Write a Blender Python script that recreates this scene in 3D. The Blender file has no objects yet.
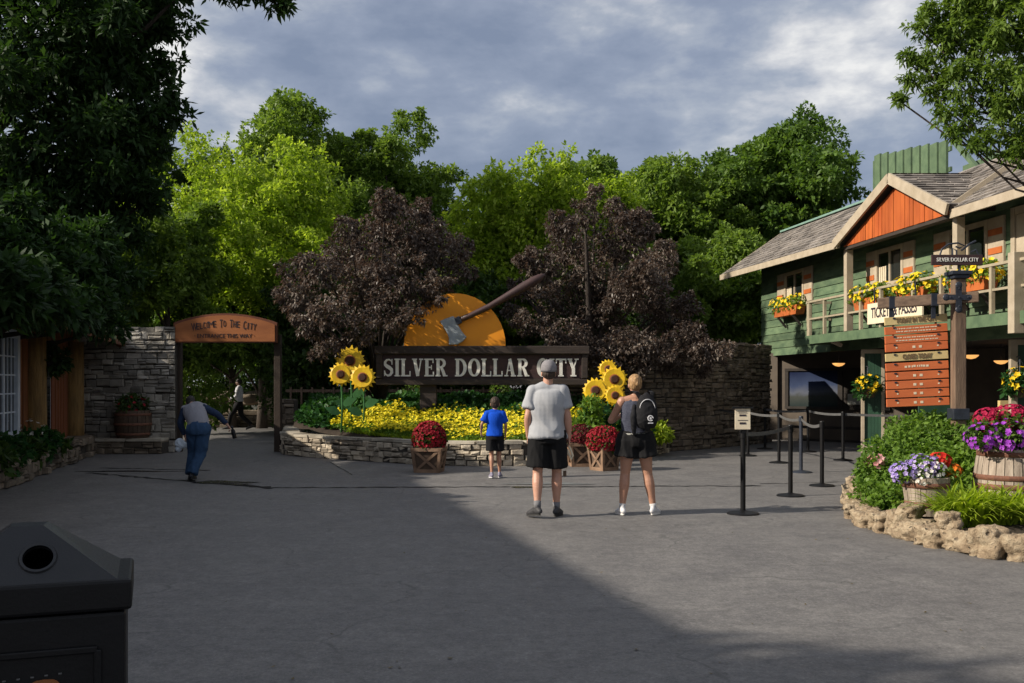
import bpy, math, random
import numpy as np
from mathutils import Vector, Matrix, Quaternion
random.seed(7)
RS = np.random.RandomState(11)
F = 995.56; CH = 1.57; HY = 383.0
PI = math.pi
S = bpy.context.scene
COL = S.collection

def P(px, py, Y):
    "photo pixel at depth Y -> world point"
    return Vector(((px-512)*Y/F, Y, CH-(py-HY)*Y/F))
def X(px, Y): return (px-512)*Y/F
def Z(py, Y): return CH-(py-HY)*Y/F

# ------------------------------------------------------------------ tagging
def tag(o, label=None, cat=None, group=None, kind=None):
    if label: o['label'] = label
    if cat: o['category'] = cat
    if group: o['group'] = group
    if kind: o['kind'] = kind
    return o
def empty(name, loc=(0, 0, 0), label=None, cat=None, group=None, rz=0, parent=None):
    o = bpy.data.objects.new(name, None); COL.objects.link(o)
    o.location = loc; o.rotation_euler = (0, 0, rz); o.empty_display_size = .2
    if parent: o.parent = parent
    return tag(o, label, cat, group)
def copy_tree(o, parent=None):
    c = o.copy(); COL.objects.link(c)
    if parent: c.parent = parent
    for ch in list(o.children): copy_tree(ch, c)
    return c

# ------------------------------------------------------------------ mesh builder
class MB:
    def __init__(s): s.v = []; s.f = []
    def add(s, vs, fs):
        n = len(s.v); s.v += [tuple(v) for v in vs]; s.f += [tuple(i+n for i in f) for f in fs]; return s
    def box(s, c, size, rz=0, M=None, jit=0, taper=1.0):
        hx, hy, hz = size[0]/2, size[1]/2, size[2]/2
        vs = []
        for z in (-1, 1):
            t = taper if z < 0 else 1.0
            for x, y in ((-1, -1), (1, -1), (1, 1), (-1, 1)):
                v = Vector((x*hx*t, y*hy*t, z*hz))
                if jit: v += Vector((random.uniform(-jit, jit), random.uniform(-jit, jit), random.uniform(-jit, jit)))
                if M is not None: v = M @ v
                elif rz:
                    v = Vector((v.x*math.cos(rz)-v.y*math.sin(rz), v.x*math.sin(rz)+v.y*math.cos(rz), v.z))
                vs.append(v+Vector(c))
        return s.add(vs, [(3, 2, 1, 0), (4, 5, 6, 7), (0, 1, 5, 4), (1, 2, 6, 5), (2, 3, 7, 6), (3, 0, 4, 7)])
    def bar(s, a, b, w, h, up=(0, 0, 1)):
        a = Vector(a); b = Vector(b); d = b-a; L = d.length; d.normalize()
        u = Vector(up); sd = d.cross(u)
        if sd.length < 1e-4: sd = d.cross(Vector((0, 1, 0)))
        sd.normalize(); u = sd.cross(d).normalized()
        vs = []
        for p in (a, b):
            for x, y in ((-1, -1), (1, -1), (1, 1), (-1, 1)): vs.append(p+sd*(x*w/2)+u*(y*h/2))
        return s.add(vs, [(3, 2, 1, 0), (4, 5, 6, 7), (0, 1, 5, 4), (1, 2, 6, 5), (2, 3, 7, 6), (3, 0, 4, 7)])
    def tube(s, pts, rad, n=8, lat=None, cap=True):
        pts = [Vector(p) for p in pts]; m = len(pts)
        if not isinstance(rad, (list, tuple)): rad = [rad]*m
        rings = []; pu = None
        for i, p in enumerate(pts):
            d = (pts[min(i+1, m-1)]-pts[max(i-1, 0)]).normalized()
            if lat is not None: u = Vector(lat)
            else: u = pu if pu is not None else (Vector((1, 0, 0)) if abs(d.x) < .9 else Vector((0, 1, 0)))
            u = u-d*u.dot(d)
            if u.length < 1e-5: u = d.orthogonal()
            u.normalize(); pu = u; w = d.cross(u)
            r = rad[i]; a, b = r if isinstance(r, (tuple, list)) else (r, r)
            rings.append([p+u*(a*math.cos(2*PI*k/n))+w*(b*math.sin(2*PI*k/n)) for k in range(n)])
        vs = [v for r in rings for v in r]; fs = []
        for i in range(m-1):
            for k in range(n):
                k2 = (k+1) % n; fs.append((i*n+k, i*n+k2, (i+1)*n+k2, (i+1)*n+k))
        if cap:
            fs.append(tuple(reversed(range(n)))); fs.append(tuple((m-1)*n+k for k in range(n)))
        return s.add(vs, fs)
    def lathe(s, prof, n=24, c=(0, 0, 0), groove=0, cap=True):
        c = Vector(c); vs = []; fs = []
        for r, z in prof:
            for k in range(n):
                rr = r*(1-groove*(k % 2)); a = 2*PI*k/n
                vs.append(c+Vector((rr*math.cos(a), rr*math.sin(a), z)))
        for i in range(len(prof)-1):
            for k in range(n):
                k2 = (k+1) % n; fs.append((i*n+k, i*n+k2, (i+1)*n+k2, (i+1)*n+k))
        if cap:
            fs.append(tuple(reversed(range(n)))); fs.append(tuple((len(prof)-1)*n+k for k in range(n)))
        return s.add(vs, fs)
    def prism(s, pts, M, t):
        "2D polygon (x,z in M's plane) extruded by t along M's -y (towards viewer); M: Matrix 4x4"
        n = len(pts)
        vs = [M @ Vector((x, 0, z)) for x, z in pts]+[M @ Vector((x, -t, z)) for x, z in pts]
        fs = [tuple(range(n)), tuple(reversed(range(n, 2*n)))]+[(i, i+n, (i+1) % n+n, (i+1) % n) for i in range(n)]
        return s.add(vs, fs)
    def ball(s, c, r, n=12, m=8):
        c = Vector(c); rx, ry, rz = r if isinstance(r, (tuple, list)) else (r, r, r)
        vs = [c+Vector((0, 0, -rz))]
        for i in range(1, m):
            t = -PI/2+PI*i/m
            for k in range(n):
                a = 2*PI*k/n; vs.append(c+Vector((rx*math.cos(t)*math.cos(a), ry*math.cos(t)*math.sin(a), rz*math.sin(t))))
        vs.append(c+Vector((0, 0, rz))); L = len(vs)-1; fs = []
        for k in range(n): fs.append((0, 1+(k+1) % n, 1+k))
        for i in range(m-2):
            for k in range(n): fs.append((1+i*n+k, 1+i*n+(k+1) % n, 1+(i+1)*n+(k+1) % n, 1+(i+1)*n+k))
        for k in range(n): fs.append((1+(m-2)*n+k, 1+(m-2)*n+(k+1) % n, L))
        return s.add(vs, fs)
    def build(s, name, mat, parent=None, smooth=False, bevel=0):
        me = bpy.data.meshes.new(name); me.from_pydata(s.v, [], s.f); me.validate()
        o = bpy.data.objects.new(name, me); COL.objects.link(o)
        if mat: me.materials.append(mat)
        if smooth: me.shade_smooth()
        if bevel:
            b = o.modifiers.new('bevel', 'BEVEL'); b.width = bevel; b.segments = 2; b.limit_method = 'ANGLE'; b.angle_limit = .6
        if parent: o.parent = parent
        return o

# ------------------------------------------------------------------ materials
def newmat(name):
    m = bpy.data.materials.new(name); m.use_nodes = True
    nt = m.node_tree; b = nt.nodes['Principled BSDF']; return m, nt, b
def ramp(nt, stops, fac):
    r = nt.nodes.new('ShaderNodeValToRGB'); e = r.color_ramp.elements
    e[0].position, e[0].color = stops[0][0], (*stops[0][1], 1)
    e[1].position, e[1].color = stops[-1][0], (*stops[-1][1], 1)
    for p, c in stops[1:-1]:
        q = e.new(p); q.color = (*c, 1)
    nt.links.new(fac, r.inputs[0]); return r.outputs[0]
def nz(nt, vec, scale, detail=4, rough=.55, dist=0):
    n = nt.nodes.new('ShaderNodeTexNoise'); n.inputs['Scale'].default_value = scale
    n.inputs['Detail'].default_value = detail; n.inputs['Roughness'].default_value = rough
    n.inputs['Distortion'].default_value = dist
    if vec is not None: nt.links.new(vec, n.inputs['Vector'])
    return n.outputs['Fac']
def math_(nt, op, a, b=None, clamp=False):
    n = nt.nodes.new('ShaderNodeMath'); n.operation = op; n.use_clamp = clamp
    for i, v in enumerate((a, b)):
        if v is None: continue
        if isinstance(v, (int, float)): n.inputs[i].default_value = v
        else: nt.links.new(v, n.inputs[i])
    return n.outputs[0]
def mixc(nt, fac, a, b, mode='MIX'):
    n = nt.nodes.new('ShaderNodeMix'); n.data_type = 'RGBA'; n.blend_type = mode
    for i, v in ((0, fac), (6, a), (7, b)):
        if isinstance(v, (int, float)): n.inputs[i].default_value = v
        elif isinstance(v, tuple): n.inputs[i].default_value = (*v, 1)
        else: nt.links.new(v, n.inputs[i])
    return n.outputs[2]
def coords(nt, stretch=(1, 1, 1), kind='Object'):
    t = nt.nodes.new('ShaderNodeTexCoord'); m = nt.nodes.new('ShaderNodeMapping')
    m.inputs['Scale'].default_value = stretch; nt.links.new(t.outputs[kind], m.inputs[0]); return m.outputs[0]
def bump(nt, b, h, strength, dist=.02):
    n = nt.nodes.new('ShaderNodeBump'); n.inputs['Strength'].default_value = strength
    n.inputs['Distance'].default_value = dist; nt.links.new(h, n.inputs['Height'])
    nt.links.new(n.outputs[0], b.inputs['Normal'])
def pm(name, c1, c2=None, scale=4, rough=.75, bmp=.3, bscale=40, island=0.0, stretch=(1, 1, 1), metal=0, bd=.01, spec=.4):
    m, nt, b = newmat(name); c2 = c2 or tuple(x*.6 for x in c1)
    v = coords(nt, stretch)
    n1 = nz(nt, v, scale, 6); c = ramp(nt, [(.3, c1), (.7, c2)], n1)
    if island:
        g = nt.nodes.new('ShaderNodeNewGeometry')
        k = math_(nt, 'MULTIPLY_ADD', g.outputs['Random Per Island'], island)
        k.node.inputs[2].default_value = 1-island*.5
        hs = nt.nodes.new('ShaderNodeHueSaturation'); nt.links.new(c, hs.inputs['Color']); nt.links.new(k, hs.inputs['Value'])
        c = hs.outputs[0]
    nt.links.new(c, b.inputs['Base Color'])
    n2 = nz(nt, v, bscale, 5)
    r = math_(nt, 'MULTIPLY_ADD', n2, .25); r.node.inputs[2].default_value = rough-.12
    nt.links.new(r, b.inputs['Roughness'])
    b.inputs['Metallic'].default_value = metal; b.inputs['Specular IOR Level'].default_value = spec
    if bmp: bump(nt, b, n2, bmp, bd)
    return m
def leafmat(name, cols, trans=.35, rough=.5, patch=.25):
    "foliage: tone varies from leaf to leaf and in broad patches"
    m, nt, b = newmat(name)
    g = nt.nodes.new('ShaderNodeNewGeometry')
    v = coords(nt); n = nz(nt, v, .55, 3)
    f = math_(nt, 'MULTIPLY_ADD', g.outputs['Random Per Island'], .6)
    mm = math_(nt, 'MULTIPLY_ADD', n, 1.2); mm.node.inputs[2].default_value = -.4
    nt.links.new(mm, f.node.inputs[2])
    k = len(cols); c = ramp(nt, [(.1+.8*i/(k-1), cols[i]) for i in range(k)], f)
    nt.links.new(c, b.inputs['Base Color']); b.inputs['Roughness'].default_value = rough
    b.inputs['Specular IOR Level'].default_value = .25
    t = nt.nodes.new('ShaderNodeBsdfTranslucent')
    c2 = mixc(nt, 1.0, c, (1.35, 1.4, .6), 'MULTIPLY'); nt.links.new(c2, t.inputs[0])
    mx = nt.nodes.new('ShaderNodeMixShader'); mx.inputs[0].default_value = trans
    nt.links.new(b.outputs[0], mx.inputs[1]); nt.links.new(t.outputs[0], mx.inputs[2])
    nt.links.new(mx.outputs[0], nt.nodes['Material Output'].inputs[0])
    return m
def flat(name, c, rough=.6, metal=0, em=0, spec=.4):
    m, nt, b = newmat(name); v = coords(nt); n = nz(nt, v, 25, 3)
    cc = ramp(nt, [(.2, tuple(x*.85 for x in c)), (.8, tuple(min(1, x*1.1) for x in c))], n)
    nt.links.new(cc, b.inputs['Base Color'])
    b.inputs['Roughness'].default_value = rough; b.inputs['Metallic'].default_value = metal
    b.inputs['Specular IOR Level'].default_value = spec
    if em:
        b.inputs['Emission Color'].default_value = (*c, 1); b.inputs['Emission Strength'].default_value = em
    return m

M = {}
M['stone'] = pm('limestone', (.46, .40, .31), (.24, .2, .15), 3, .9, .8, 22, .8, bd=.02)
M['stone_grey'] = pm('grey_limestone', (.36, .335, .29), (.17, .155, .13), 3, .9, .8, 22, .95, bd=.02)
M['stone_brown'] = pm('brown_limestone', (.2, .165, .125), (.1, .078, .056), 3, .9, .7, 22, .9, bd=.02)
M['mortar'] = pm('mortar', (.07, .06, .05), (.03, .026, .022), 9, .95, .4, 40)
M['cap'] = pm('capstone', (.42, .38, .31), (.26, .23, .18), 3, .85, .5, 25, .35)
def rock_mat():
    m, nt, b = newmat('honeycomb_limestone'); v = coords(nt)
    n1 = nz(nt, v, 7, 7, .7, .8); n2 = nz(nt, v, 26, 4, .7); vo = nt.nodes.new('ShaderNodeTexVoronoi'); vo.inputs['Scale'].default_value = 13; nt.links.new(v, vo.inputs['Vector'])
    c = ramp(nt, [(.3, (.13, .09, .055)), (.47, (.3, .225, .145)), (.62, (.43, .35, .24)), (.75, (.55, .47, .36))], n1)
    pit = ramp(nt, [(.08, (1, 1, 1)), (.3, (0, 0, 0))], vo.outputs['Distance']); pit = math_(nt, 'MULTIPLY', pit, ramp(nt, [(.42, (0, 0, 0)), (.6, (1, 1, 1))], nz(nt, v, 5, 3)))
    c = mixc(nt, math_(nt, 'MULTIPLY', pit, .75), c, (.07, .05, .035)); nt.links.new(c, b.inputs['Base Color']); b.inputs['Roughness'].default_value = .92
    h = math_(nt, 'SUBTRACT', math_(nt, 'ADD', n1, math_(nt, 'MULTIPLY', n2, .5)), math_(nt, 'MULTIPLY', pit, .9)); bump(nt, b, h, 1.0, .05); return m
M['rock'] = rock_mat()
M['soil'] = pm('soil', (.035, .024, .016), (.018, .012, .008), 8, .95, .8, 30)
M['beige'] = pm('weathered_beige_paint', (.43, .365, .275), (.32, .265, .19), 5, .65, .25, 30, .15)
M['green_wall'] = pm('green_board_paint', (.12, .175, .095), (.05, .088, .05), 2.2, .7, .35, 30, .5, (1, 1, 3))
M['green_light'] = pm('green_faded_paint', (.105, .16, .085), (.06, .1, .055), 4, .65, .25, 30, .2)
M['green_door'] = pm('dark_green_paint', (.03, .085, .05), (.02, .055, .035), 4, .55, .25, 30)
M['orange_board'] = pm('orange_board_stain', (.47, .115, .024), (.3, .06, .014), 3, .6, .3, 30, .3, (1, 1, .3))
M['orange_box'] = pm('terracotta_paint', (.48, .13, .03), (.34, .085, .02), 5, .7, .2, 30)
M['shake'] = pm('weathered_shake', (.25, .225, .2), (.12, .105, .095), 3, .85, .5, 30, .9)
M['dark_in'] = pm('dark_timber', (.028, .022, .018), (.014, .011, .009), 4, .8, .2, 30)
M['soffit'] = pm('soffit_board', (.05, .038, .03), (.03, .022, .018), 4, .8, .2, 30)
M['oldwood'] = pm('old_grey_timber', (.2, .135, .09), (.1, .065, .045), 6, .8, .6, 30, .3, (4, 4, .5))
M['oldbeam'] = pm('old_beam_timber', (.2, .135, .09), (.1, .065, .045), 6, .8, .6, 30, .3, (.6, 5, 5))
M['crate'] = pm('crate_timber', (.24, .15, .095), (.13, .08, .05), 6, .75, .4, 40, .35)
M['crate_in'] = pm('crate_panel', (.1, .065, .042), (.06, .038, .026), 6, .8, .4, 40, .3)
M['barrel'] = pm('barrel_oak', (.42, .35, .28), (.2, .155, .12), 5, .8, .5, 30, .2, (5, 5, .6))
M['rust'] = pm('rusted_hoop', (.2, .085, .05), (.1, .045, .03), 20, .8, .3, 60)
M['iron'] = pm('wrought_iron', (.035, .042, .06), (.02, .024, .034), 15, .5, .2, 60, metal=.3)
M['black'] = pm('black_powder_coat', (.003, .003, .0035), (.005, .005, .006), 10, .5, .1, 90, spec=.25)
M['belt'] = pm('grey_webbing', (.11, .11, .11), (.07, .07, .07), 20, .7, .2, 120)
M['white'] = pm('white_paint', (.55, .6, .68), (.45, .5, .58), 8, .55, .15, 30)
M['cream'] = pm('cream_sign_paint', (.72, .64, .48), (.62, .52, .37), 6, .6, .15, 30)
M['letter'] = pm('letter_paint', (.78, .77, .72), (.66, .65, .61), 20, .55, .1, 30)
M['signboard'] = pm('dark_sign_timber', (.055, .026, .026), (.03, .015, .015), 5, .65, .3, 40, .2, (.4, 3, 3))
M['signframe'] = pm('sign_beam_timber', (.05, .036, .03), (.026, .019, .016), 5, .75, .5, 30, .2, (.4, 4, 4))
M['disc'] = pm('orange_disc_paint', (.86, .33, .01), (.74, .26, .008), 1.5, .55, .1, 30)
M['axe'] = pm('grey_axe_paint', (.3, .34, .37), (.2, .23, .26), 9, .55, .25, 25)
M['handle'] = pm('axe_handle_stain', (.06, .03, .028), (.035, .018, .018), 5, .5, .2, 25)
M['arch'] = pm('orange_brown_sign_wood', (.38, .135, .04), (.26, .085, .026), 2, .6, .3, 25, stretch=(.5, 3, 3))
M['oldwood_dark'] = pm('dark_post_timber', (.05, .035, .025), (.03, .02, .015), 5, .8, .5, 30)
M['archframe'] = pm('arch_edge_stain', (.16, .05, .02), (.1, .03, .014), 4, .6, .2, 25)
M['ink'] = flat('dark_lettering', (.025, .02, .03), .7)
M['inkbrown'] = flat('brown_lettering', (.16, .1, .05), .7)
M['tanboard'] = pm('tan_sign_paint', (.58, .46, .22), (.5, .38, .17), 6, .6, .15, 30)
M['orangeboard'] = pm('orange_sign_paint', (.56, .145, .045), (.46, .11, .035), 4, .6, .15, 30, stretch=(.5, 2, 2))
M['petal'] = pm('sunflower_metal_yellow', (.72, .48, .008), (.6, .36, .008), 6, .5, .1, 40, .2)
M['petalring'] = pm('sunflower_ring', (.35, .1, .01), (.25, .06, .01), 20, .7, .2, 60)
M['seed'] = pm('sunflower_center', (.07, .022, .01), (.03, .012, .006), 60, .85, .6, 90)
M['stem'] = pm('green_metal_stem', (.04, .15, .04), (.025, .09, .025), 8, .5, .1, 40)
M['bark'] = pm('bark', (.09, .07, .055), (.04, .03, .024), 7, .9, .9, 20, stretch=(3, 3, .6), bd=.03)
M['barkdark'] = pm('dark_bark', (.045, .034, .028), (.02, .015, .012), 7, .9, .9, 20, stretch=(3, 3, .6), bd=.03)
M['cabin'] = pm('orange_brown_siding', (.22, .075, .02), (.12, .04, .013), 3, .7, .4, 25, .3, (3, 3, .4))
M['log'] = pm('peeled_log', (.27, .16, .05), (.12, .07, .025), 4, .75, .6, 18, 0, (5, 5, .6), bd=.03)
M['reddoor'] = pm('red_brown_boards', (.24, .075, .03), (.14, .045, .02), 4, .65, .3, 25, .25, (4, 4, .4))
M['fascia'] = pm('cabin_fascia', (.17, .06, .022), (.1, .035, .014), 4, .7, .3, 25)
def glass_mat():
    m, nt, b = newmat('window_glass'); b.inputs['Base Color'].default_value = (.012, .016, .016, 1)
    b.inputs['Roughness'].default_value = .06; b.inputs['Specular IOR Level'].default_value = .5
    v = coords(nt); n = nz(nt, v, 1.2, 2); bump(nt, b, n, .04, .05)
    return m
M['glass'] = glass_mat()
def paste(a): pass

# foliage palettes (base colours)
G = {}
G['yellow'] = leafmat('yellow_green_leaves', [(.14, .215, .022), (.26, .37, .036), (.45, .54, .09)], .5)
G['bright'] = leafmat('bright_green_leaves', [(.075, .135, .022), (.135, .215, .038), (.22, .31, .065)], .44)
G['mid'] = leafmat('mid_green_leaves', [(.048, .1, .02), (.085, .155, .03), (.145, .23, .048)], .42)
G['deep'] = leafmat('deep_green_leaves', [(.026, .056, .014), (.048, .09, .022), (.085, .14, .035)], .38)
G['dark'] = leafmat('shaded_oak_leaves', [(.012, .03, .009), (.022, .052, .013), (.042, .088, .022)], .3, .65)  # oak green darkened so the colour carries some of the trees' shade
G['purple'] = leafmat('purple_leaves', [(.034, .026, .022), (.07, .054, .046), (.13, .105, .088), (.25, .215, .18)], .26, .42)
G['purple'].node_tree.nodes['Mix'].inputs[7].default_value = (1.3, .95, .75, 1)
G['olive'] = leafmat('olive_green_leaves', [(.06, .11, .02), (.11, .18, .034), (.18, .26, .055)], .42)
G['ivy'] = leafmat('ivy_leaves', [(.012, .05, .012), (.025, .085, .02), (.05, .13, .03)], .25)
G['lime'] = leafmat('lime_blade_leaves', [(.17, .26, .016), (.3, .4, .03), (.46, .54, .06)], .45)
G['bush'] = leafmat('bush_leaves', [(.07, .14, .022), (.13, .23, .036), (.22, .34, .06)], .42)
def petalmat(name, cols): 
    m = leafmat(name, cols, .25, .6)
    m.node_tree.nodes['Mix'].inputs[7].default_value = (1, 1, 1, 1)
    return m
Pm = {}
Pm['yellow'] = petalmat('yellow_blossom', [(.6, .52, .01), (.8, .68, .02), (.85, .74, .06)])
Pm['gold'] = petalmat('golden_blossom', [(.8, .5, .01), (.85, .58, .02), (.85, .65, .03)])
Pm['red'] = petalmat('red_blossom', [(.2, .01, .015), (.34, .015, .03), (.5, .03, .05)])
Pm['scarlet'] = petalmat('scarlet_blossom', [(.4, .008, .01), (.55, .02, .015), (.65, .1, .02)])
Pm['darkred'] = petalmat('dark_red_blossom', [(.07, .01, .015), (.14, .015, .02), (.26, .03, .04)])
Pm['crimson'] = petalmat('crimson_plume', [(.22, .005, .03), (.4, .01, .06), (.55, .03, .1)])
Pm['purple'] = petalmat('purple_blossom', [(.2, .03, .36), (.34, .05, .5), (.5, .12, .65)])
Pm['violet'] = petalmat('violet_blossom', [(.16, .1, .45), (.35, .25, .6), (.7, .62, .8)])
Pm['white'] = petalmat('white_blossom', [(.6, .55, .5), (.75, .72, .66), (.8, .78, .74)])
Pm['orange'] = petalmat('orange_blossom', [(.6, .1, .01), (.75, .2, .02), (.8, .35, .03)])
Pm['pink'] = petalmat('pink_blossom', [(.45, .1, .12), (.65, .3, .3), (.75, .55, .5)])

# ------------------------------------------------------------------ leaf clouds (numpy)
def unit(v): return v/np.maximum(np.linalg.norm(v, axis=1, keepdims=True), 1e-6)
def quads(name, base, d, side, L, W, mat, parent=None, droop=.12):
    n = len(base); d = unit(d); side = unit(side-d*np.sum(side*d, 1, keepdims=True))
    L = L.reshape(-1, 1); W = W.reshape(-1, 1)
    nr = np.cross(d, side)
    v = np.empty((n, 4, 3), np.float32)
    v[:, 0] = base; v[:, 1] = base+d*L*.5+side*W*.5+nr*W*.18
    v[:, 2] = base+d*L-np.array([0, 0, 1.])*L*droop; v[:, 3] = base+d*L*.5-side*W*.5+nr*W*.18
    me = bpy.data.meshes.new(name); me.vertices.add(n*4); me.vertices.foreach_set('co', v.ravel())
    me.loops.add(n*4); me.loops.foreach_set('vertex_index', np.arange(n*4, dtype=np.int32))
    me.polygons.add(n); me.polygons.foreach_set('loop_start', np.arange(0, n*4, 4, dtype=np.int32))
    me.polygons.foreach_set('loop_total', np.full(n, 4, np.int32)); me.update(); me.validate()
    me.materials.append(mat)
    o = bpy.data.objects.new(name, me); COL.objects.link(o)
    if parent: o.parent = parent
    return o
def rosettes(name, tips, outd, k, leaf, mat, parent=None, asp=.45, spread=.9, var=.35, droop=.12):
    "k leaves radiating from every twig tip"
    n = len(tips); b = np.repeat(tips, k, 0); o = np.repeat(outd, k, 0)
    r = unit(RS.normal(size=(n*k, 3))); d = unit(o*.55+r*spread)
    b = b+RS.normal(size=b.shape)*leaf*.22
    up = np.array([0, 0, 1.])+RS.normal(size=(n*k, 3))*.55
    side = np.cross(d, up)
    L = leaf*(1+var*RS.uniform(-1, 1, n*k))
    return quads(name, b, d, side, L, L*asp, mat, parent, droop)
def clump_points(c, r, n, flat=.75, inner=.35):
    d = unit(RS.normal(size=(n, 3))); rr = (inner+(1-inner)*RS.uniform(0, 1, n)**.45).reshape(-1, 1)
    d2 = d.copy(); d2[:, 2] *= flat
    return c+d2*rr*r, d
def crown_clumps(c, R, K, cr, seed, shell=.5, low=-1):
    rs = np.random.RandomState(seed); out = []
    t = 0
    while len(out) < K and t < K*40:
        t += 1
        d = rs.normal(size=3); d /= np.linalg.norm(d)
        if d[2] < low: continue
        wob = 1+.2*math.sin(2.3*math.atan2(d[1], d[0])+seed)+.16*math.sin(4*d[2]+seed*2)+.12*math.sin(7*d[0]+seed*3)
        u = (shell+(1-shell)*rs.uniform()**.6)*wob
        p = np.array([d[0]*R[0], d[1]*R[1], d[2]*R[2]])*u*.86
        if all(np.linalg.norm(p-q[0]) > cr*.42 for q in out):
            out.append((p, cr*rs.choice([.45, .6, .8, 1.0, 1.3])*rs.uniform(.9, 1.15)))
    return [(np.array(c)+p, r) for p, r in out]
def leafcloud(cl, n, seed, flat=.75, inner=.3, spr=4, out=1.25, cen=None, bias=(0, 0, 0)):
    "twig tips for a crown: every clump plus ragged little sprays that stick out of it"
    rs = np.random.RandomState(seed); T = []; D = []
    full = []
    for p, r in cl:
        full.append((p, r, 1.0))
        o = p-cen if cen is not None else np.array([0, 0, 1.]); o = o/max(1e-6, np.linalg.norm(o))
        for _ in range(spr):
            d = rs.normal(size=3)*.75+o*.8+np.array([0, 0, .25]); d /= np.linalg.norm(d); d2 = d*np.array([1, 1, flat])
            rr = r*rs.uniform(.16, .32)
            for q in (1.0, out*rs.uniform(.95, 1.1)): full.append((p+d2*r*q*.98, rr*(1 if q == 1.0 else .7), 1.5))
    tot = sum(r*r*w for _, r, w in full)
    for p, r, w in full:
        m = max(2, int(n*r*r*w/tot*rs.uniform(.6, 1.35))); a, d = clump_points(p, r, m, flat, inner); T.append(a); D.append(d+np.array(bias))
    return np.concatenate(T), np.concatenate(D)
def tree(name, label, base, top, R, zc, mat, leaf=.17, n=9000, K=34, cr=None, seed=1, tr=.16, group=None, asp=.5,
         bark='bark', extra=(), k=5, lean=(0, 0), shell=.42, low=-1, flat=.7, droop=.12, cat='tree', limbs=10, spread=.9):
    bx, by = base; root = empty(name, (bx, by, 0), label, cat, group)
    c = np.array([lean[0], lean[1], zc]); cr = cr or min(R)*.42
    cl = crown_clumps(c, R, K, cr, seed, shell, low)+[(np.array(e[:3])-np.array([bx, by, 0]), e[3]) for e in extra]
    mb = MB(); rnd = random.Random(seed)
    pts = []; zt = zc+R[2]*.45; 
    for i in range(8):
        t = i/7; pts.append((lean[0]*t+.12*math.sin(4*t+seed)*t, lean[1]*t+.12*math.cos(3*t+seed)*t, -.15+t*(zt+.15)))
    mb.tube(pts, [tr*1.35 if i == 0 else tr*(1-.8*i/7) for i in range(8)], 9)
    order = sorted(range(len(cl)), key=lambda i: rnd.random())
    sel = order[:limbs]+list(range(len(cl)-len(extra), len(cl)))
    for i in sel:
        p = Vector(cl[i][0]); t = min(.85, max(.25, (p.z-R[2]*.6)/zt)) if zt > 0 else .5
        a = Vector(pts[int(t*7)]); mid = (a+p)/2+Vector((rnd.uniform(-.2, .2), rnd.uniform(-.2, .2), rnd.uniform(-.1, .25)))
        r0 = tr*.42*(1-.5*t); mb.tube([a, (a*2+mid)/3+Vector((0, 0, .05)), mid, p], [r0, r0*.8, r0*.5, r0*.16], 6)
        for _ in range(3):
            q = p+Vector((rnd.uniform(-1, 1), rnd.uniform(-1, 1), rnd.uniform(-.5, .8)))*cl[i][1]*.8
            mb.tube([mid.lerp(p, .5), q], [r0*.3, r0*.08], 4)
    mb.build('trunk', M[bark], root, smooth=True)
    T, D = leafcloud(cl, n, seed+100, flat, .3, 4, 1.25, c)
    rosettes('crown', T, D, k, leaf, mat, root, asp, droop=droop, spread=spread)
    return root
def foliage(name, pts_r, n, leaf, mat, parent=None, k=5, asp=.5, flat=.8, spread=.9, droop=.12, inner=.35, zmin=None):
    tot = sum(r**2 for _, r in pts_r); T = []; D = []
    for p, r in pts_r:
        m = max(3, int(n*r*r/tot)); a, d = clump_points(np.array(p, float), r, m, flat, inner); T.append(a); D.append(d)
    T = np.concatenate(T); D = np.concatenate(D)
    if zmin is not None: T[:, 2] = np.maximum(T[:, 2], zmin)
    return rosettes(name, T, D, k, leaf, mat, parent, asp, spread, droop=droop)
def blossoms(name, tips, nrm, size, mat, parent=None, petals=4, cup=.5):
    "each flower: a few petals opening round its axis"
    n = len(tips); nrm = unit(nrm); ref = unit(RS.normal(size=(n, 3)))
    u = unit(np.cross(nrm, ref)); w = np.cross(nrm, u); B = []; Dd = []; Sd = []; Ls = []
    sz = size*(1+.3*RS.uniform(-1, 1, n))
    for i in range(petals):
        a = 2*PI*i/petals; r = u*math.cos(a)+w*math.sin(a); t = -u*math.sin(a)+w*math.cos(a)
        B.append(tips); Dd.append(r+nrm*cup); Sd.append(t); Ls.append(sz)
    L = np.concatenate(Ls)
    return quads(name, np.concatenate(B), np.concatenate(Dd), np.concatenate(Sd), L, L*1.0, mat, parent, 0)
CLOUD = (1.3, 0.4, 2.1)
SHADE = [(-14.5, 18.0, -4.6, 2.2), (-14, -1.5, 6.2, 2.8), (-20, 21.5, -4.0, 3.0)]
SHL = ['shade tree %s' % s for s in ('level with the stone wall left of the frame', 'behind the viewer on the left', 'behind the dark oak outside the frame')]
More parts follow.
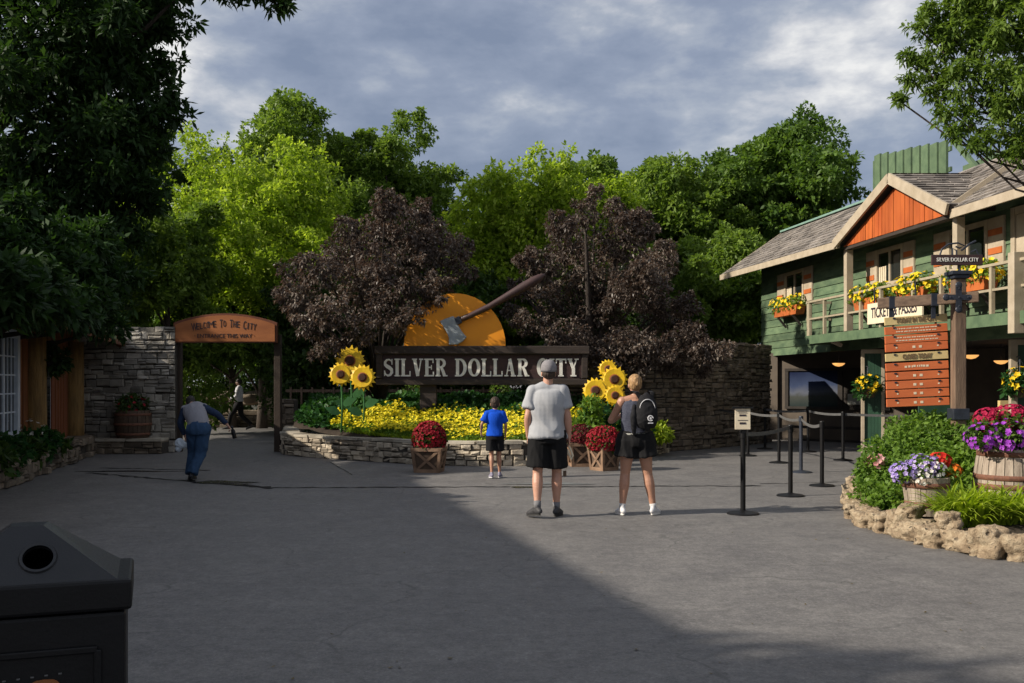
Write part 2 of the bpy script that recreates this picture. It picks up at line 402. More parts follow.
# ================================================================== ground
def ground_mat():
    m, nt, b = newmat('worn_asphalt'); v = coords(nt)
    big = nz(nt, v, .22, 5, .6, .6); mid = nz(nt, v, 1.6, 6, .65); fine = nz(nt, v, 55, 3, .7); grit = nz(nt, v, 170, 2, .7)
    c = ramp(nt, [(.25, (0.100, 0.098, 0.100)), (.5, (0.134, 0.131, 0.131)), (.75, (0.172, 0.167, 0.162))], big)
    c = mixc(nt, .55, c, ramp(nt, [(.32, (0.069, 0.067, 0.069)), (.68, (0.215, 0.208, 0.198))], mid))
    c = mixc(nt, .42, c, ramp(nt, [(.3, (0.052, 0.052, 0.053)), (.55, (0.134, 0.132, 0.132)), (.85, (0.413, 0.396, 0.378))], fine))
    m9 = nz(nt, v, 7.5, 5, .7, .4); m20 = nz(nt, v, 21, 4, .7)
    c = mixc(nt, 1.0, c, ramp(nt, [(.3, (.8, .8, .8)), (.7, (1.22, 1.21, 1.2))], m9), 'MULTIPLY'); c = mixc(nt, 1.0, c, ramp(nt, [(.3, (.78, .78, .78)), (.7, (1.24, 1.23, 1.22))], m20), 'MULTIPLY')
    # long pale scuffs, laid by wheels and brooms
    sc = nz(nt, coords(nt, (.35, 2.2, 1)), 1.3, 7, .7, 1.2)
    c = mixc(nt, math_(nt, 'MULTIPLY', ramp(nt, [(.56, (0, 0, 0)), (.8, (1, 1, 1))], sc), .5), c, (.17, .165, .16))
    st = nz(nt, coords(nt, (1, .8, 1)), .7, 6, .7, .5)
    c = mixc(nt, math_(nt, 'MULTIPLY', ramp(nt, [(.58, (0, 0, 0)), (.75, (1, 1, 1))], st), .4), c, (.07, .069, .07))
    vo = nt.nodes.new('ShaderNodeTexVoronoi'); vo.feature = 'DISTANCE_TO_EDGE'; vo.inputs['Scale'].default_value = .55
    dv = nt.nodes.new('ShaderNodeVectorMath'); dv.operation = 'ADD'
    nn = nt.nodes.new('ShaderNodeTexNoise'); nn.inputs['Scale'].default_value = 1.1; nn.inputs['Detail'].default_value = 6
    nt.links.new(v, nn.inputs['Vector']); nt.links.new(v, dv.inputs[0]); nt.links.new(nn.outputs['Color'], dv.inputs[1])
    nt.links.new(dv.outputs[0], vo.inputs['Vector'])
    ck = ramp(nt, [(0, (1, 1, 1)), (.012, (0, 0, 0))], vo.outputs['Distance'])
    c = mixc(nt, math_(nt, 'MULTIPLY', math_(nt, 'MULTIPLY', ck, ramp(nt, [(.42, (0, 0, 0)), (.56, (1, 1, 1))], mid)), .55), c, (.05, .05, .05))
    nt.links.new(c, b.inputs['Base Color'])
    r = math_(nt, 'MULTIPLY_ADD', mid, .3); r.node.inputs[2].default_value = .52; nt.links.new(r, b.inputs['Roughness'])
    b.inputs['Specular IOR Level'].default_value = .35
    h = math_(nt, 'ADD', math_(nt, 'MULTIPLY', fine, .6), grit); bump(nt, b, h, .38, .01)
    return m
g = MB(); g.add([(-1500, -400, 0), (1500, -400, 0), (1500, 2500, 0), (-1500, 2500, 0)], [(0, 1, 2, 3)])
M['asphalt'] = ground_mat()
tag(g.build('ground', M['asphalt']), kind='structure')
# woodland floor behind the walls
g = MB(); g.add([(-90, 36.6, .01), (90, 36.6, .01), (150, 260, .01), (-150, 260, .01)], [(0, 1, 2, 3)])
M['litter'] = pm('leaf_litter', (.045, .036, .02), (.02, .025, .01), 1.5, .95, .8, 20)
tag(g.build('woodland_floor', M['litter']), kind='structure')

def strip_poly(pts, w, z, name, mat):
    mb = MB(); n = len(pts); vs = []
    for i, p in enumerate(pts):
        a = Vector((*pts[max(0, i-1)], 0)); b2 = Vector((*pts[min(n-1, i+1)], 0)); d = (b2-a).normalized(); s = Vector((-d.y, d.x, 0))
        ww = w[i] if isinstance(w, list) else w
        vs += [Vector((*p, z))+s*ww/2, Vector((*p, z))-s*ww/2]
    mb.add(vs, [(2*i, 2*i+1, 2*i+3, 2*i+2) for i in range(n-1)])
    return tag(mb.build(name, mat), kind='structure')
def gp(px, py): Y = F*CH/(py-HY); return (X(px, Y), Y)
M['tar'] = pm('crack_sealant', (.006, .006, .0065), (.012, .012, .012), 8, .65, .1, 40, spec=.15)
M['damp'] = pm('damp_asphalt', (.02, .02, .021), (.034, .033, .034), 3, .25, .15, 60, spec=.5)
def crack(a, b2, n, w, amp, seed, z=.004):
    r = random.Random(seed); pts = []; ws = []
    for i in range(n+1):
        t = i/n; py = a[1]+(b2[1]-a[1])*t; x, y = gp(a[0]+(b2[0]-a[0])*t, py)
        pts.append((x, y+r.uniform(-amp, amp))); ws.append(w*r.uniform(.3, 1.6))
    return strip_poly(pts, ws, z, 'asphalt_crack', M['tar'])
crack((88, 473), (270, 488), 36, .12, .06, 1)
crack((100, 468), (210, 470.5), 24, .11, .05, 7)
crack((262, 488), (760, 486), 80, .085, .05, 2)
crack((760, 484), (1000, 478), 30, .03, .04, 5)
crack((330, 462), (352, 475), 8, .02, .03, 3)
def puddle(px, py, rx, ry, seed, name='damp_patch', mat=None, z=.008):
    x, y = gp(px, py); r = random.Random(seed); mb = MB(); n = 28; vs = []
    for i in range(n):
        a = 2*PI*i/n; k = 1+.3*math.sin(3*a+seed)+.15*math.sin(7*a+seed)+r.uniform(-.08, .08)
        vs.append((x+rx*k*math.cos(a), y+ry*k*math.sin(a), z))
    mb.add(vs, [tuple(range(n))]); return tag(mb.build(name, mat or M['damp']), kind='structure')
crack((208, 481), (272, 488.5), 16, .13, .07, 12, .0075)
puddle(222, 482.5, .42, .2, 2); puddle(236, 484.5, .25, .07, 5); puddle(130, 471.5, .8, .1, 3)
puddle(524, 487.5, .22, .09, 8)
M['palepatch'] = pm('pale_repair_patch', (.15, .16, .16), (.1, .105, .105), 5, .7, .2, 60)
puddle(552, 484, .6, .14, 4, 'pale_patch', M['palepatch'])

lm = random.Random(8); mb = MB()
for i in range(90):
    px, py = lm.uniform(60, 1000), 470+210*lm.random()**1.6; x, y = gp(px, py); a = lm.uniform(0, 6.28); l = lm.uniform(.008, .022); w_ = l*lm.uniform(.4, .7)
    u = Vector((math.cos(a), math.sin(a), 0)); v_ = Vector((-u.y, u.x, 0)); p = Vector((x, y, .006)); mb.add([p-u*l, p+v_*w_, p+u*l+Vector((0, 0, .006)), p-v_*w_], [(0, 1, 2, 3)])
M['drylitter'] = pm('dry_leaf_scraps', (.16, .12, .06), (.07, .06, .03), 3, .8, .1, 30, .6)
tag(mb.build('fallen_leaves', M['drylitter']), 'scraps of fallen leaves scattered over the asphalt', 'leaf litter', kind='stuff')
# ================================================================== stone walls
def path_len(pts):
    L = [0]
    for a, b2 in zip(pts, pts[1:]): L.append(L[-1]+math.dist(a, b2))
    return L
def path_at(pts, L, s):
    s = max(0, min(L[-1]-1e-6, s))
    for i in range(len(L)-1):
        if s <= L[i+1]:
            t = (s-L[i])/(L[i+1]-L[i]); a, b2 = pts[i], pts[i+1]
            d = Vector((b2[0]-a[0], b2[1]-a[1], 0)).normalized()
            return Vector((a[0]+(b2[0]-a[0])*t, a[1]+(b2[1]-a[1])*t, 0)), d
def smooth_path(pts, n=6):
    out = []
    P4 = [pts[0]]+list(pts)+[pts[-1]]
    for i in range(1, len(P4)-2):
        p0, p1, p2, p3 = [Vector((*q, 0)) for q in P4[i-1:i+3]]
        for j in range(n):
            t = j/n; q = .5*((2*p1)+(p2-p0)*t+(2*p0-5*p1+4*p2-p3)*t*t+(3*p1-p0-3*p2+p3)*t**3); out.append((q.x, q.y))
    out.append(tuple(pts[-1])); return out
def stone_wall(pts, z0, z1, th, rh=(.07, .15), rl=(.16, .45), seed=1, rough=.035, cap=0, both=False, z1f=None):
    "coursed rubble: every stone a bevelled block; path runs so that the viewer's side is on its right"
    r = random.Random(seed); L = path_len(pts); T = L[-1]; mb = MB(); z = z0
    zt = z1-(cap or 0); rows = []
    while z < zt-.02:
        h = min(r.uniform(*rh), zt-z); 
        if zt-z-h < rh[0]*.6: h = zt-z
        rows.append((z, h)); z += h
    for z, h in rows:
        s = -r.uniform(0, .1); ph = r.uniform(0, 6)
        while s < T:
            l = r.uniform(*rl)*(1.0 if h > .09 else 1.15); e = min(T, s+l)
            if T-e < .08: e = T
            a, _ = path_at(pts, L, max(0, s)); b2, _ = path_at(pts, L, e)
            if (b2-a).length < .02: s = e+1e-3; continue
            if z1f and z+h > z1f((max(0, s)+e)/2/T): s = e; continue
            d = (b2-a).normalized(); nrm = Vector((d.y, -d.x, 0)); gp_ = .006
            a2 = a+d*gp_; b3 = b2-d*gp_; o = r.uniform(-rough*.4, rough)
            def J(k=.016): return Vector((r.uniform(-k, k), r.uniform(-k, k), r.uniform(-k, k)))
            f = nrm*(th/2+o); bk = -nrm*(th/2-(.0 if not both else -o*.8))
            q = .012+r.uniform(0, .014); zz = (z+gp_, z+h-gp_)
            u0 = .012*math.sin(s*2.1+ph) if z > z0+.01 else 0; u1 = .012*math.sin(e*2.1+ph) if z > z0+.01 else 0
            tall = r.uniform(-.012, .014); zz = (max(z0, z+gp_+u0+r.uniform(-.012, .012)), z+h-gp_+(u0+u1)/2+tall)
            if z+h >= zt-.001: zz = (zz[0], zt+r.uniform(-.02, .0 if cap else .035))
            parts_ = [zz]
            if h > .1 and r.random() < .35: q_ = zz[0]+(zz[1]-zz[0])*r.uniform(.4, .62); parts_ = [(zz[0], q_-.004), (q_+.004, zz[1])]
            up = Vector((0, 0, 1))
            for zz in parts_:
                outer = [a2+bk+up*zz[0], b3+bk+up*zz[0], b3+bk+up*zz[1], a2+bk+up*zz[1],
                         a2+f*.93+up*zz[0]+J(.006), b3+f*.93+up*zz[0]+J(.006), b3+f*.93+up*zz[1]+J(.006), a2+f*.93+up*zz[1]+J(.006)]
                ins = [a2+f+d*q+up*(zz[0]+q), b3+f-d*q+up*(zz[0]+q), b3+f-d*q+up*(zz[1]-q), a2+f+d*q+up*(zz[1]-q)]
                ins = [v+J() for v in ins]
                mb.add(outer+ins, [(0, 1, 2, 3), (0, 4, 5, 1), (1, 5, 6, 2), (2, 6, 7, 3), (3, 7, 4, 0),
                                   (4, 8, 9, 5), (5, 9, 10, 6), (6, 10, 11, 7), (7, 11, 8, 4), (8, 11, 10, 9)])
            s = e
    return mb
def wall_core(pts, z0, z1, th):
    mb = MB(); n = len(pts); vs = []
    for i, p in enumerate(pts):
        a = Vector((*pts[max(0, i-1)], 0)); b2 = Vector((*pts[min(n-1, i+1)], 0)); d = (b2-a).normalized(); nr = Vector((d.y, -d.x, 0))*(th/2)
        q = Vector((*p, 0)); zb = z1[i] if isinstance(z1, list) else z1
        vs += [q+nr+Vector((0, 0, z0)), q-nr+Vector((0, 0, z0)), q-nr+Vector((0, 0, zb)), q+nr+Vector((0, 0, zb))]
    fs = []
    for i in range(n-1):
        for k in range(4): fs.append((4*i+k, 4*i+(k+1) % 4, 4*i+4+(k+1) % 4, 4*i+4+k))
    fs += [(0, 1, 2, 3), tuple(4*(n-1)+k for k in (3, 2, 1, 0))]
    return mb.add(vs, fs)
def cap_stones(pts, z, h, th, seed=3, rl=(.35, .7)):
    r = random.Random(seed); L = path_len(pts); mb = MB(); s = 0
    while s < L[-1]-.02:
        e = min(L[-1], s+r.uniform(*rl)); e = L[-1] if L[-1]-e < .15 else e
        a, _ = path_at(pts, L, s); b2, _ = path_at(pts, L, e); d = (b2-a).normalized(); n = Vector((d.y, -d.x, 0)); g_ = .006
        o = r.uniform(-.02, .025); vs = []
        for zz in (z, z+h+r.uniform(-.008, .01)):
            for p, sg in ((a+d*g_, 1), (b2-d*g_, 1), (b2-d*g_, -1), (a+d*g_, -1)):
                vs.append(p+n*sg*(th/2+o)+Vector((r.uniform(-.01, .01), r.uniform(-.01, .01), zz)))
        mb.add(vs, [(3, 2, 1, 0), (4, 5, 6, 7), (0, 1, 5, 4), (1, 2, 6, 5), (2, 3, 7, 6), (3, 0, 4, 7)]); s = e
    return mb
def make_wall(name, label, pts, z1, th, mat, seed, cap=0, rh=(.07, .15), rl=(.16, .45), both=False, cat='wall', rough=.035):
    r0 = empty(name, (0, 0, 0), label, cat)
    stone_wall(pts, 0, z1, th, rh, rl, seed, cap=cap, both=both, rough=rough).build('stonework', mat, r0)
    wall_core(pts, -.05, z1-cap-.03, th*.86).build('mortar_core', M['mortar'], r0)
    if cap: cap_stones(pts, z1-cap, cap, th+.05, seed).build('capstones', M['cap'], r0)
    return r0
# tall wall left of the arch, with the return into the passage
make_wall('stone_wall', 'tall grey stone wall between the cabin and the welcome arch', [(-10.6, 22.75), (-7.62, 22.75)], 2.84, .5, M['stone_grey'] if 'stone_grey' in M else M['stone'], 5, both=True, rh=(.08, .18), rl=(.13, .36), rough=.045)
make_wall('stone_ledge', 'low stone ledge at the foot of the tall left wall', [(-9.6, 22.28), (-7.75, 22.28)], .34, .55, M['stone_brown'], 6, cap=.06)
# curved wall behind the woman running to the ticket building
make_wall('stone_wall', 'dark curved stone wall behind the woman running to the green building', smooth_path([(1.2, 22.9), (3.0, 22.75), (4.35, 23.75), (5.3, 24.75), (6.7, 26.6)], 4), 2.55, .45, M['stone_brown'], 8, rh=(.08, .15), rl=(.12, .3), rough=.05)
# flower bed wall
bedp = smooth_path([(-6.0, 27.6), (-5.4, 24.4), (-4.95, 22.2), (-4.75, 21.75), (-3.68, 20.75), (-2.15, 19.6), (-1.1, 19.05), (.28, 19.05), (1.65, 19.95), (2.55, 21.05), (3.4, 22.55)], 4)
make_wall('flower_bed_wall', 'low curved pale stone wall around the yellow flower bed', bedp, .47, .36, M['stone'], 9, cap=.055, rh=(.08, .15), rl=(.12, .28), rough=.05)
# soil mound inside the bed
def bed_z(x, y):
    d = max(0, (y-19.2-.35*max(0, -x-1.2)-.45*max(0, x-.3)))
    return min(.40+.2*d, 1.0)
mb = MB(); nx, ny = 36, 24; vs = []
Lb = path_len(bedp)
def bed_front(x):
    best = 99
    for a, b2 in zip(bedp[6:], bedp[7:]):
        if min(a[0], b2[0]) <= x <= max(a[0], b2[0]):
            t = (x-a[0])/(b2[0]-a[0]+1e-9); best = min(best, a[1]+(b2[1]-a[1])*t)
    return best
for i in range(nx+1):
    x = -4.8+(3.2+4.8)*i/nx; yf = bed_front(x); yf = 21.9 if yf > 30 else yf
    for j in range(ny+1):
        y = yf+.05+(27.0-yf)*(j/ny)**1.4; vs.append((x, y, bed_z(x, y)+random.uniform(-.02, .02)-(.06 if j == 0 else 0)))
mb.add(vs, [(i*(ny+1)+j, (i+1)*(ny+1)+j, (i+1)*(ny+1)+j+1, i*(ny+1)+j+1) for i in range(nx) for j in range(ny)])
tag(mb.build('bed_soil', M['soil'], smooth=True), kind='structure')
def scatter_bed(n, cond, seed):
    rs = np.random.RandomState(seed); out = []
    while len(out) < n:
        x = rs.uniform(-4.75, 3.1); yf = bed_front(x)
        if yf > 30: continue
        y = rs.uniform(yf+.15, 25.5)
        if cond(x, y, yf): out.append((x, y, bed_z(x, y)))
    return np.array(out)
# yellow flowers: a broad band along the front wall
def yel(x, y, yf): return -4.0+.2*math.sin(y*3) < x < 2.2 and y-yf < 2.3+.3*math.sin(x*4)+(0 if x > -2.6 else (x+2.6)*.9)
T = scatter_bed(9500, yel, 1); hh = np.abs(RS.normal(size=len(T)))*.05+.09*(1+.5*np.sin(T[:, 0]*7)*np.sin(T[:, 1]*6)); T[:, 2] += hh
upd = np.array([0, -.3, 1.])+RS.normal(size=T.shape)*.35
tag(rosettes('flower_foliage', T-np.array([0, 0, .05]), upd, 4, .06, G['bush'], None, .5), 'green foliage under the yellow bedding flowers', 'foliage', kind='stuff')
k = RS.uniform(size=len(T)) < .68
tag(blossoms('yellow_flowers', T[k]+np.array([0, 0, .04]), upd[k], .034, Pm['yellow'], None, 4), 'mass of small yellow bedding flowers in the raised bed', 'flowers', kind='stuff')
# bright turf fringe between wall and flowers
T = scatter_bed(2600, lambda x, y, yf: x > -3.4 and y-yf < .3, 4); T[:, 2] += .02
tag(rosettes('grass_fringe', T, np.tile([0, 0, 1.], (len(T), 1)), 4, .07, G['lime'], None, .2, .5), 'thin strip of bright green growth along the bed wall', 'ground cover', kind='stuff')
# ivy
T = scatter_bed(9000, lambda x, y, yf: not yel(x, y, yf) or y-yf > 2.1, 2)
T[:, 2] += RS.uniform(.03, .32, len(T))*(.6+.4*np.sin(T[:, 0]*2.3+1)*np.sin(T[:, 1]*1.9))
tag(rosettes('ivy', T, np.array([0, -.4, 1.])+RS.normal(size=T.shape)*.3, 4, .12, G['ivy'], None, .8), 'dark green ivy covering the back of the raised bed', 'ground cover', kind='stuff')

# ================================================================== glyphs: bracketed slab serif capitals
def ribbon(mb, pts, w, Mx, t, dz):
    "stroke with varying width in glyph plane"
    n = len(pts); L = []; R = []
    for i, (x, z) in enumerate(pts):
        a = pts[max(0, i-1)]; b2 = pts[min(n-1, i+1)]; dx, dy = b2[0]-a[0], b2[1]-a[1]; q = math.hypot(dx, dy) or 1
        ww = w[i] if isinstance(w, (list, tuple)) else w; ox, oy = -dy/q*ww/2, dx/q*ww/2
        L.append((x+ox, z+oy)); R.append((x-ox, z-oy))
    for i in range(n-1): mb.prism([L[i], L[i+1], R[i+1], R[i]], Mx @ Matrix.Translation((0, -dz, 0)), t)
def arc(cx, cz, rx, rz, a0, a1, n=14): return [(cx+rx*math.cos(math.radians(a0+(a1-a0)*i/n)), cz+rz*math.sin(math.radians(a0+(a1-a0)*i/n))) for i in range(n+1)]
def swell(n, thin, thick, f=lambda t: math.sin(PI*t)): return [thin+(thick-thin)*max(0, f(i/n)) for i in range(n+1)]
def glyph(mb, ch, Mx, t):
    W = .21; h = .075; c = [0]
    def bar(x0, z0, x1, z1):
        c[0] += 1; mb.prism([(x0, z0), (x1, z0), (x1, z1), (x0, z1)], Mx @ Matrix.Translation((0, -.0012*c[0], 0)), t)
    def st(pts, w): c[0] += 1; ribbon(mb, pts, w, Mx, t, .0012*c[0])
    def stem(x, e=.07): bar(x, 0, x+W, 1); bar(x-e, 0, x+W+e, h); bar(x-e, 1-h, x+W+e, 1)
    if ch == 'I': stem(.07); return .35
    if ch == 'L': stem(.07); bar(.2, 0, .66, h+.01); bar(.59, 0, .67, .3); return .70
    if ch == 'E':
        stem(.07); bar(.2, 0, .64, h+.01); bar(.57, 0, .65, .27); bar(.2, 1-h-.01, .62, 1); bar(.55, .75, .62, 1); bar(.2, .47, .5, .55); bar(.45, .38, .51, .64); return .69
    if ch == 'T': bar(.27, 0, .27+W, 1); bar(.2, 0, .55, h); bar(.02, 1-h-.01, .73, 1); bar(.02, .74, .09, 1); bar(.66, .74, .73, 1); return .75
    if ch == 'D':
        stem(.07); a = arc(.3, .5, .38, .46, 90, -90); st(a, swell(14, .08, .22)); bar(.2, 1-h-.005, .34, 1-.003); bar(.2, .003, .34, h+.005); return .82
    if ch == 'O': a = arc(.41, .5, .3, .455, 0, 360, 30); st(a, [.09+.14*abs(math.cos(2*PI*i/30)) for i in range(31)]); return .82
    if ch == 'C':
        a = arc(.43, .5, .31, .455, 48, 312, 24); st(a, [.1+.13*max(0, math.sin(PI*i/24))**1.2 for i in range(25)]); bar(.62, .68, .70, .98); bar(.62, .02, .70, .3); return .78
    if ch == 'R':
        stem(.07); a = arc(.34, .745, .25, .215, 90, -90, 12); st(a, swell(12, .075, .2)); bar(.2, 1-h-.005, .36, .997); bar(.2, .49, .36, .565)
        st([(.38, .52), (.5, .3), (.6, .05)], [.16, .19, .2]); bar(.5, 0, .8, h); return .84
    if ch == 'A':
        st([(.17, .03), (.37, .97)], .08); st([(.38, .99), (.62, .03)], .21); bar(.22, .3, .56, .375); bar(.03, 0, .3, h); bar(.46, 0, .8, h); return .83
    if ch == 'V': st([(.17, .97), (.39, .02)], .21); st([(.41, .02), (.61, .97)], .08); bar(.0, 1-h, .33, 1); bar(.48, 1-h, .75, 1); return .76
    if ch == 'Y': st([(.15, .96), (.38, .45)], .2); st([(.4, .45), (.6, .96)], .08); bar(.29, 0, .29+W, .5); bar(.2, 0, .59, h); bar(0, 1-h, .31, 1); bar(.47, 1-h, .75, 1); return .77
    if ch == 'S':
        p = [(.6, .74), (.55, .87), (.4, .95), (.24, .92), (.13, .8), (.14, .66), (.26, .57), (.42, .49), (.56, .38), (.58, .22), (.47, .08), (.31, .045), (.17, .12), (.1, .27)]
        w = [.07, .08, .09, .12, .16, .19, .21, .22, .21, .19, .15, .11, .08, .07]; st(p, w); bar(.56, .66, .62, .98); bar(.07, .02, .13, .33); return .70
    return .34
def slab_text(mb, s, Mx, height, width, t=.02):
    tmp = MB(); adv = []
    for ch in s: adv.append(glyph(MB(), ch, Matrix.Identity(4), .01)+.06)
    tot = sum(adv); sx = width/tot; x = 0
    for ch, a in zip(s, adv):
        glyph(mb, ch, Mx @ Matrix.Translation((x*sx, 0, 0)) @ Matrix.Diagonal((sx, 1, height, 1)), t); x += a
def text_mesh(name, body, size, mat, loc, parent=None, rz=0, width=None, ext=.003, sx=1, ry=0, spacing=1.0, offset=0.0):
    "flat built-in lettering turned into a mesh, centred on loc, standing upright and facing -y before rz"
    cu = bpy.data.curves.new(name, 'FONT'); cu.body = body; cu.size = size; cu.align_x = 'CENTER'; cu.align_y = 'CENTER'; cu.extrude = ext
    cu.resolution_u = 3; cu.space_character = spacing; cu.offset = offset
    o = bpy.data.objects.new(name+'_tmp', cu); COL.objects.link(o)
    dg = bpy.context.evaluated_depsgraph_get(); me = bpy.data.meshes.new_from_object(o.evaluated_get(dg)); 
    bpy.data.objects.remove(o); 
    xs = [v.co.x for v in me.vertices]; w = max(xs)-min(xs)
    k = (width/w if width else 1)*sx
    Mx = Matrix.Translation(loc) @ Matrix.Rotation(rz, 4, 'Z') @ Matrix.Rotation(ry, 4, 'Y') @ Matrix.Rotation(PI/2, 4, 'X') @ Matrix.Diagonal((k, 1, 1, 1))
    me.transform(Mx); me.materials.clear(); me.materials.append(mat); me.name = name
    n = bpy.data.objects.new(name, me); COL.objects.link(n)
    if parent: n.parent = parent
    return n

# ================================================================== main sign
YS = 21.5
sg = empty('park_sign', (0, 0, 0), 'long dark timber sign reading Silver Dollar City above the flower bed', 'sign')
x0, x1 = X(377, YS), X(587, YS)
zb, zt = Z(385, YS), Z(346, YS)
MB().box(((x0+x1)/2, YS+.12, (zb+zt)/2), (x1-x0-.2, .16, zt-zb-.2)).build('sign_panel', M['signboard'], sg, bevel=.008)
MB().box(((x0+x1)/2, YS+.1, zt-.085), (x1-x0+.1, .36, .17)).build('top_beam', M['signframe'], sg, bevel=.012)
MB().box(((x0+x1)/2, YS+.1, zb+.06), (x1-x0+.04, .3, .12)).build('bottom_beam', M['signframe'], sg, bevel=.012)
for xe in (x0+.05, x1-.05): MB().box((xe, YS+.1, (zb+zt)/2), (.13, .27, zt-zb-.29)).build('end_beam', M['signframe'], sg, bevel=.01)
mb = MB(); mb.box(((x0+x1)/2, YS+.03, zt-.185), (x1-x0-.3, .03, .025)); mb.box(((x0+x1)/2, YS+.03, zb+.135), (x1-x0-.3, .03, .025))
mb.build('trim_bead', M['barrel_dark'] if 'barrel_dark' in M else M['signframe'], sg)
for px in (428, 546): MB().box((X(px, YS), YS+.16, (zb+.3)/2+.1), (.36, .24, zb-.2)).build('support_post', M['signframe'], sg, bevel=.01)
mb = MB(); slab_text(mb, 'SILVER DOLLAR CITY', Matrix.Translation((X(383, YS), YS+.045, Z(376.4, YS))), (376.4-358.6)*YS/F, (580-383)*YS/F, .03)
mb.build('lettering', M['letter'], sg)
# half-disc and axe: stand on the top beam
hd = empty('sun_disc', (X(454.7, YS), YS+.12, zt), 'orange half-round disc standing on top of the dark sign', 'sign disc')
pts = [(1.1*math.cos(PI*i/40), 1.14*math.sin(PI*i/40)) for i in range(41)]
mb = MB(); mb.prism(pts, Matrix.Identity(4), .09); o = mb.build('disc_face', M['disc'], hd)
mb = MB(); mb.box((0, .06, .4), (.1, .08, .8)); mb.box((0, .06, .03), (1.9, .08, .06)); mb.build('back_brace', M['signframe'], hd)
ax = empty('giant_axe', (0, 0, 0), 'giant axe with grey head and long dark handle on the orange disc', 'axe')
k = YS/F
def A(px, py): return (X(px, YS), Z(py, YS))
head = [A(440, 321.5), A(446, 318.8), A(453.7, 316.2), A(456.5, 322), A(461.5, 331), A(466.8, 337.3), A(463, 341.5), A(457.4, 344.6), A(449, 345), A(449, 338), A(446.5, 331.7)]
mb = MB(); mb.prism(head, Matrix.Translation((0, YS-.01, 0)), .09); mb.build('axe_head', M['axe'], ax, bevel=.015)
hp = [((X(px, YS)), YS-.07, Z(py, YS)) for px, py in ((453, 330.5), (458, 320.8), (470, 316), (490, 306.5), (510, 295), (524, 287), (534, 281.2), (540, 278), (545, 274.6))]
mb = MB(); mb.tube(hp[1:], [.06, .062, .068, .085, .105, .1, .085, .02], 10); mb.build('axe_handle', M['handle'], ax, smooth=True)
mb = MB(); mb.bar((X(456, YS), YS-.07, Z(321.8, YS)), (X(461, YS), YS-.07, Z(319.6, YS)), .13, .16); mb.build('axe_collar', M['iron'], ax, bevel=.01)

# ================================================================== metal sunflowers
def sunflower(px, py, rpx, Y, label, group, yaw=0, tilt=.1, dy=0):
    c = P(px, py, Y); R = rpx*Y/F; z0 = bed_z(c.x, Y+.1)-.05
    r0 = empty('metal_sunflower', (c.x, Y+.1, z0), label, 'garden ornament', group)
    h = c.z-z0
    mb = MB(); mb.tube([(0, 0, 0), (.02, .01, h*.5), (0, 0, h*.9), (0, -.04, h)], .022, 7); mb.build('stem', M['stem'], r0, smooth=True)
    for sgn, zz in ((-1, .35), (1, .5)):
        mb = MB(); w = .13; L = .34
        vs = [(0, 0, h*zz), (sgn*L*.4, -.03, h*zz+.16), (sgn*L, -.05, h*zz+.12), (sgn*L*.6, -.03, h*zz-.02), (sgn*L*.25, -.01, h*zz-.05)]
        mb.add(vs+[(x, y+.012, z) for x, y, z in vs], [(0, 1, 2, 3, 4), (9, 8, 7, 6, 5)]+[(i, i+5, (i+1) % 5+5, (i+1) % 5) for i in range(5)]); mb.build('leaf', M['stem'], r0)
    Mx = Matrix.Translation((0, -.06, h)) @ Matrix.Rotation(yaw, 4, 'Z') @ Matrix.Rotation(-tilt, 4, 'X')
    mb = MB()
    for layer, n, rr in ((0, 17, 1.0), (1, 15, .84)):
        for i in range(n):
            a = 2*PI*i/n+layer*.17; ro = R*rr*random.uniform(.93, 1.05)
            def q(r_, da, y): v = Mx @ Vector((r_*math.cos(a+da), y, r_*math.sin(a+da))); return v
            y0 = -.012*layer-.0007*i
            vs = [q(R*.25, -.17, y0-.02), q(R*.72, -.215, y0-.03), q(ro, 0, y0), q(R*.72, .215, y0-.03), q(R*.25, .17, y0-.02)]
            mb.add(vs+[v+Vector((0, .006, 0)) for v in vs], [(4, 3, 2, 1, 0), (5, 6, 7, 8, 9)]+[(i2, (i2+1) % 5, (i2+1) % 5+5, i2+5) for i2 in range(5)])
    mb.build('petals', M['petal'], r0)
    def disc(name, r_, y, dep, mat):
        mb = MB(); n = 22
        vs = [Mx @ Vector((r_*math.cos(2*PI*i/n), y, r_*math.sin(2*PI*i/n))) for i in range(n)]+[Mx @ Vector((r_*.75*math.cos(2*PI*i/n), y-dep, r_*.75*math.sin(2*PI*i/n))) for i in range(n)]
        mb.add(vs, [tuple(range(n))[::-1], tuple(range(n, 2*n))]+[(i, (i+1) % n, (i+1) % n+n, i+n) for i in range(n)]); return mb.build(name, mat, r0, smooth=False)
    disc('center_ring', R*.36, -.045, .01, M['petalring']); disc('seed_head', R*.3, -.055, .03, M['seed'])
gl = 'metal sunflowers left of the sign'; gr = 'metal sunflowers right of the sign'
sunflower(350, 361, 16, 20.95, 'tall back metal sunflower of the left cluster, half under purple leaves', gl)
sunflower(340.5, 374.5, 12.8, 20.7, 'left front metal sunflower of the left cluster beside the sign', gl, .05)
sunflower(362.5, 377.5, 14, 20.6, 'right front metal sunflower of the left cluster nearest the sign', gl, -.05)
sunflower(595.6, 390.7, 14.2, 20.6, 'large metal sunflower nearest the man, right cluster', gr, -.08)
sunflower(614.5, 379.5, 14.5, 20.9, 'upper metal sunflower of the right cluster above the woman', gr)
sunflower(615, 395.5, 11.5, 20.5, 'small lower metal sunflower of the right cluster', gr)
sunflower(608, 369, 10.5, 21.2, 'highest metal sunflower of the right cluster, partly hidden', gr)

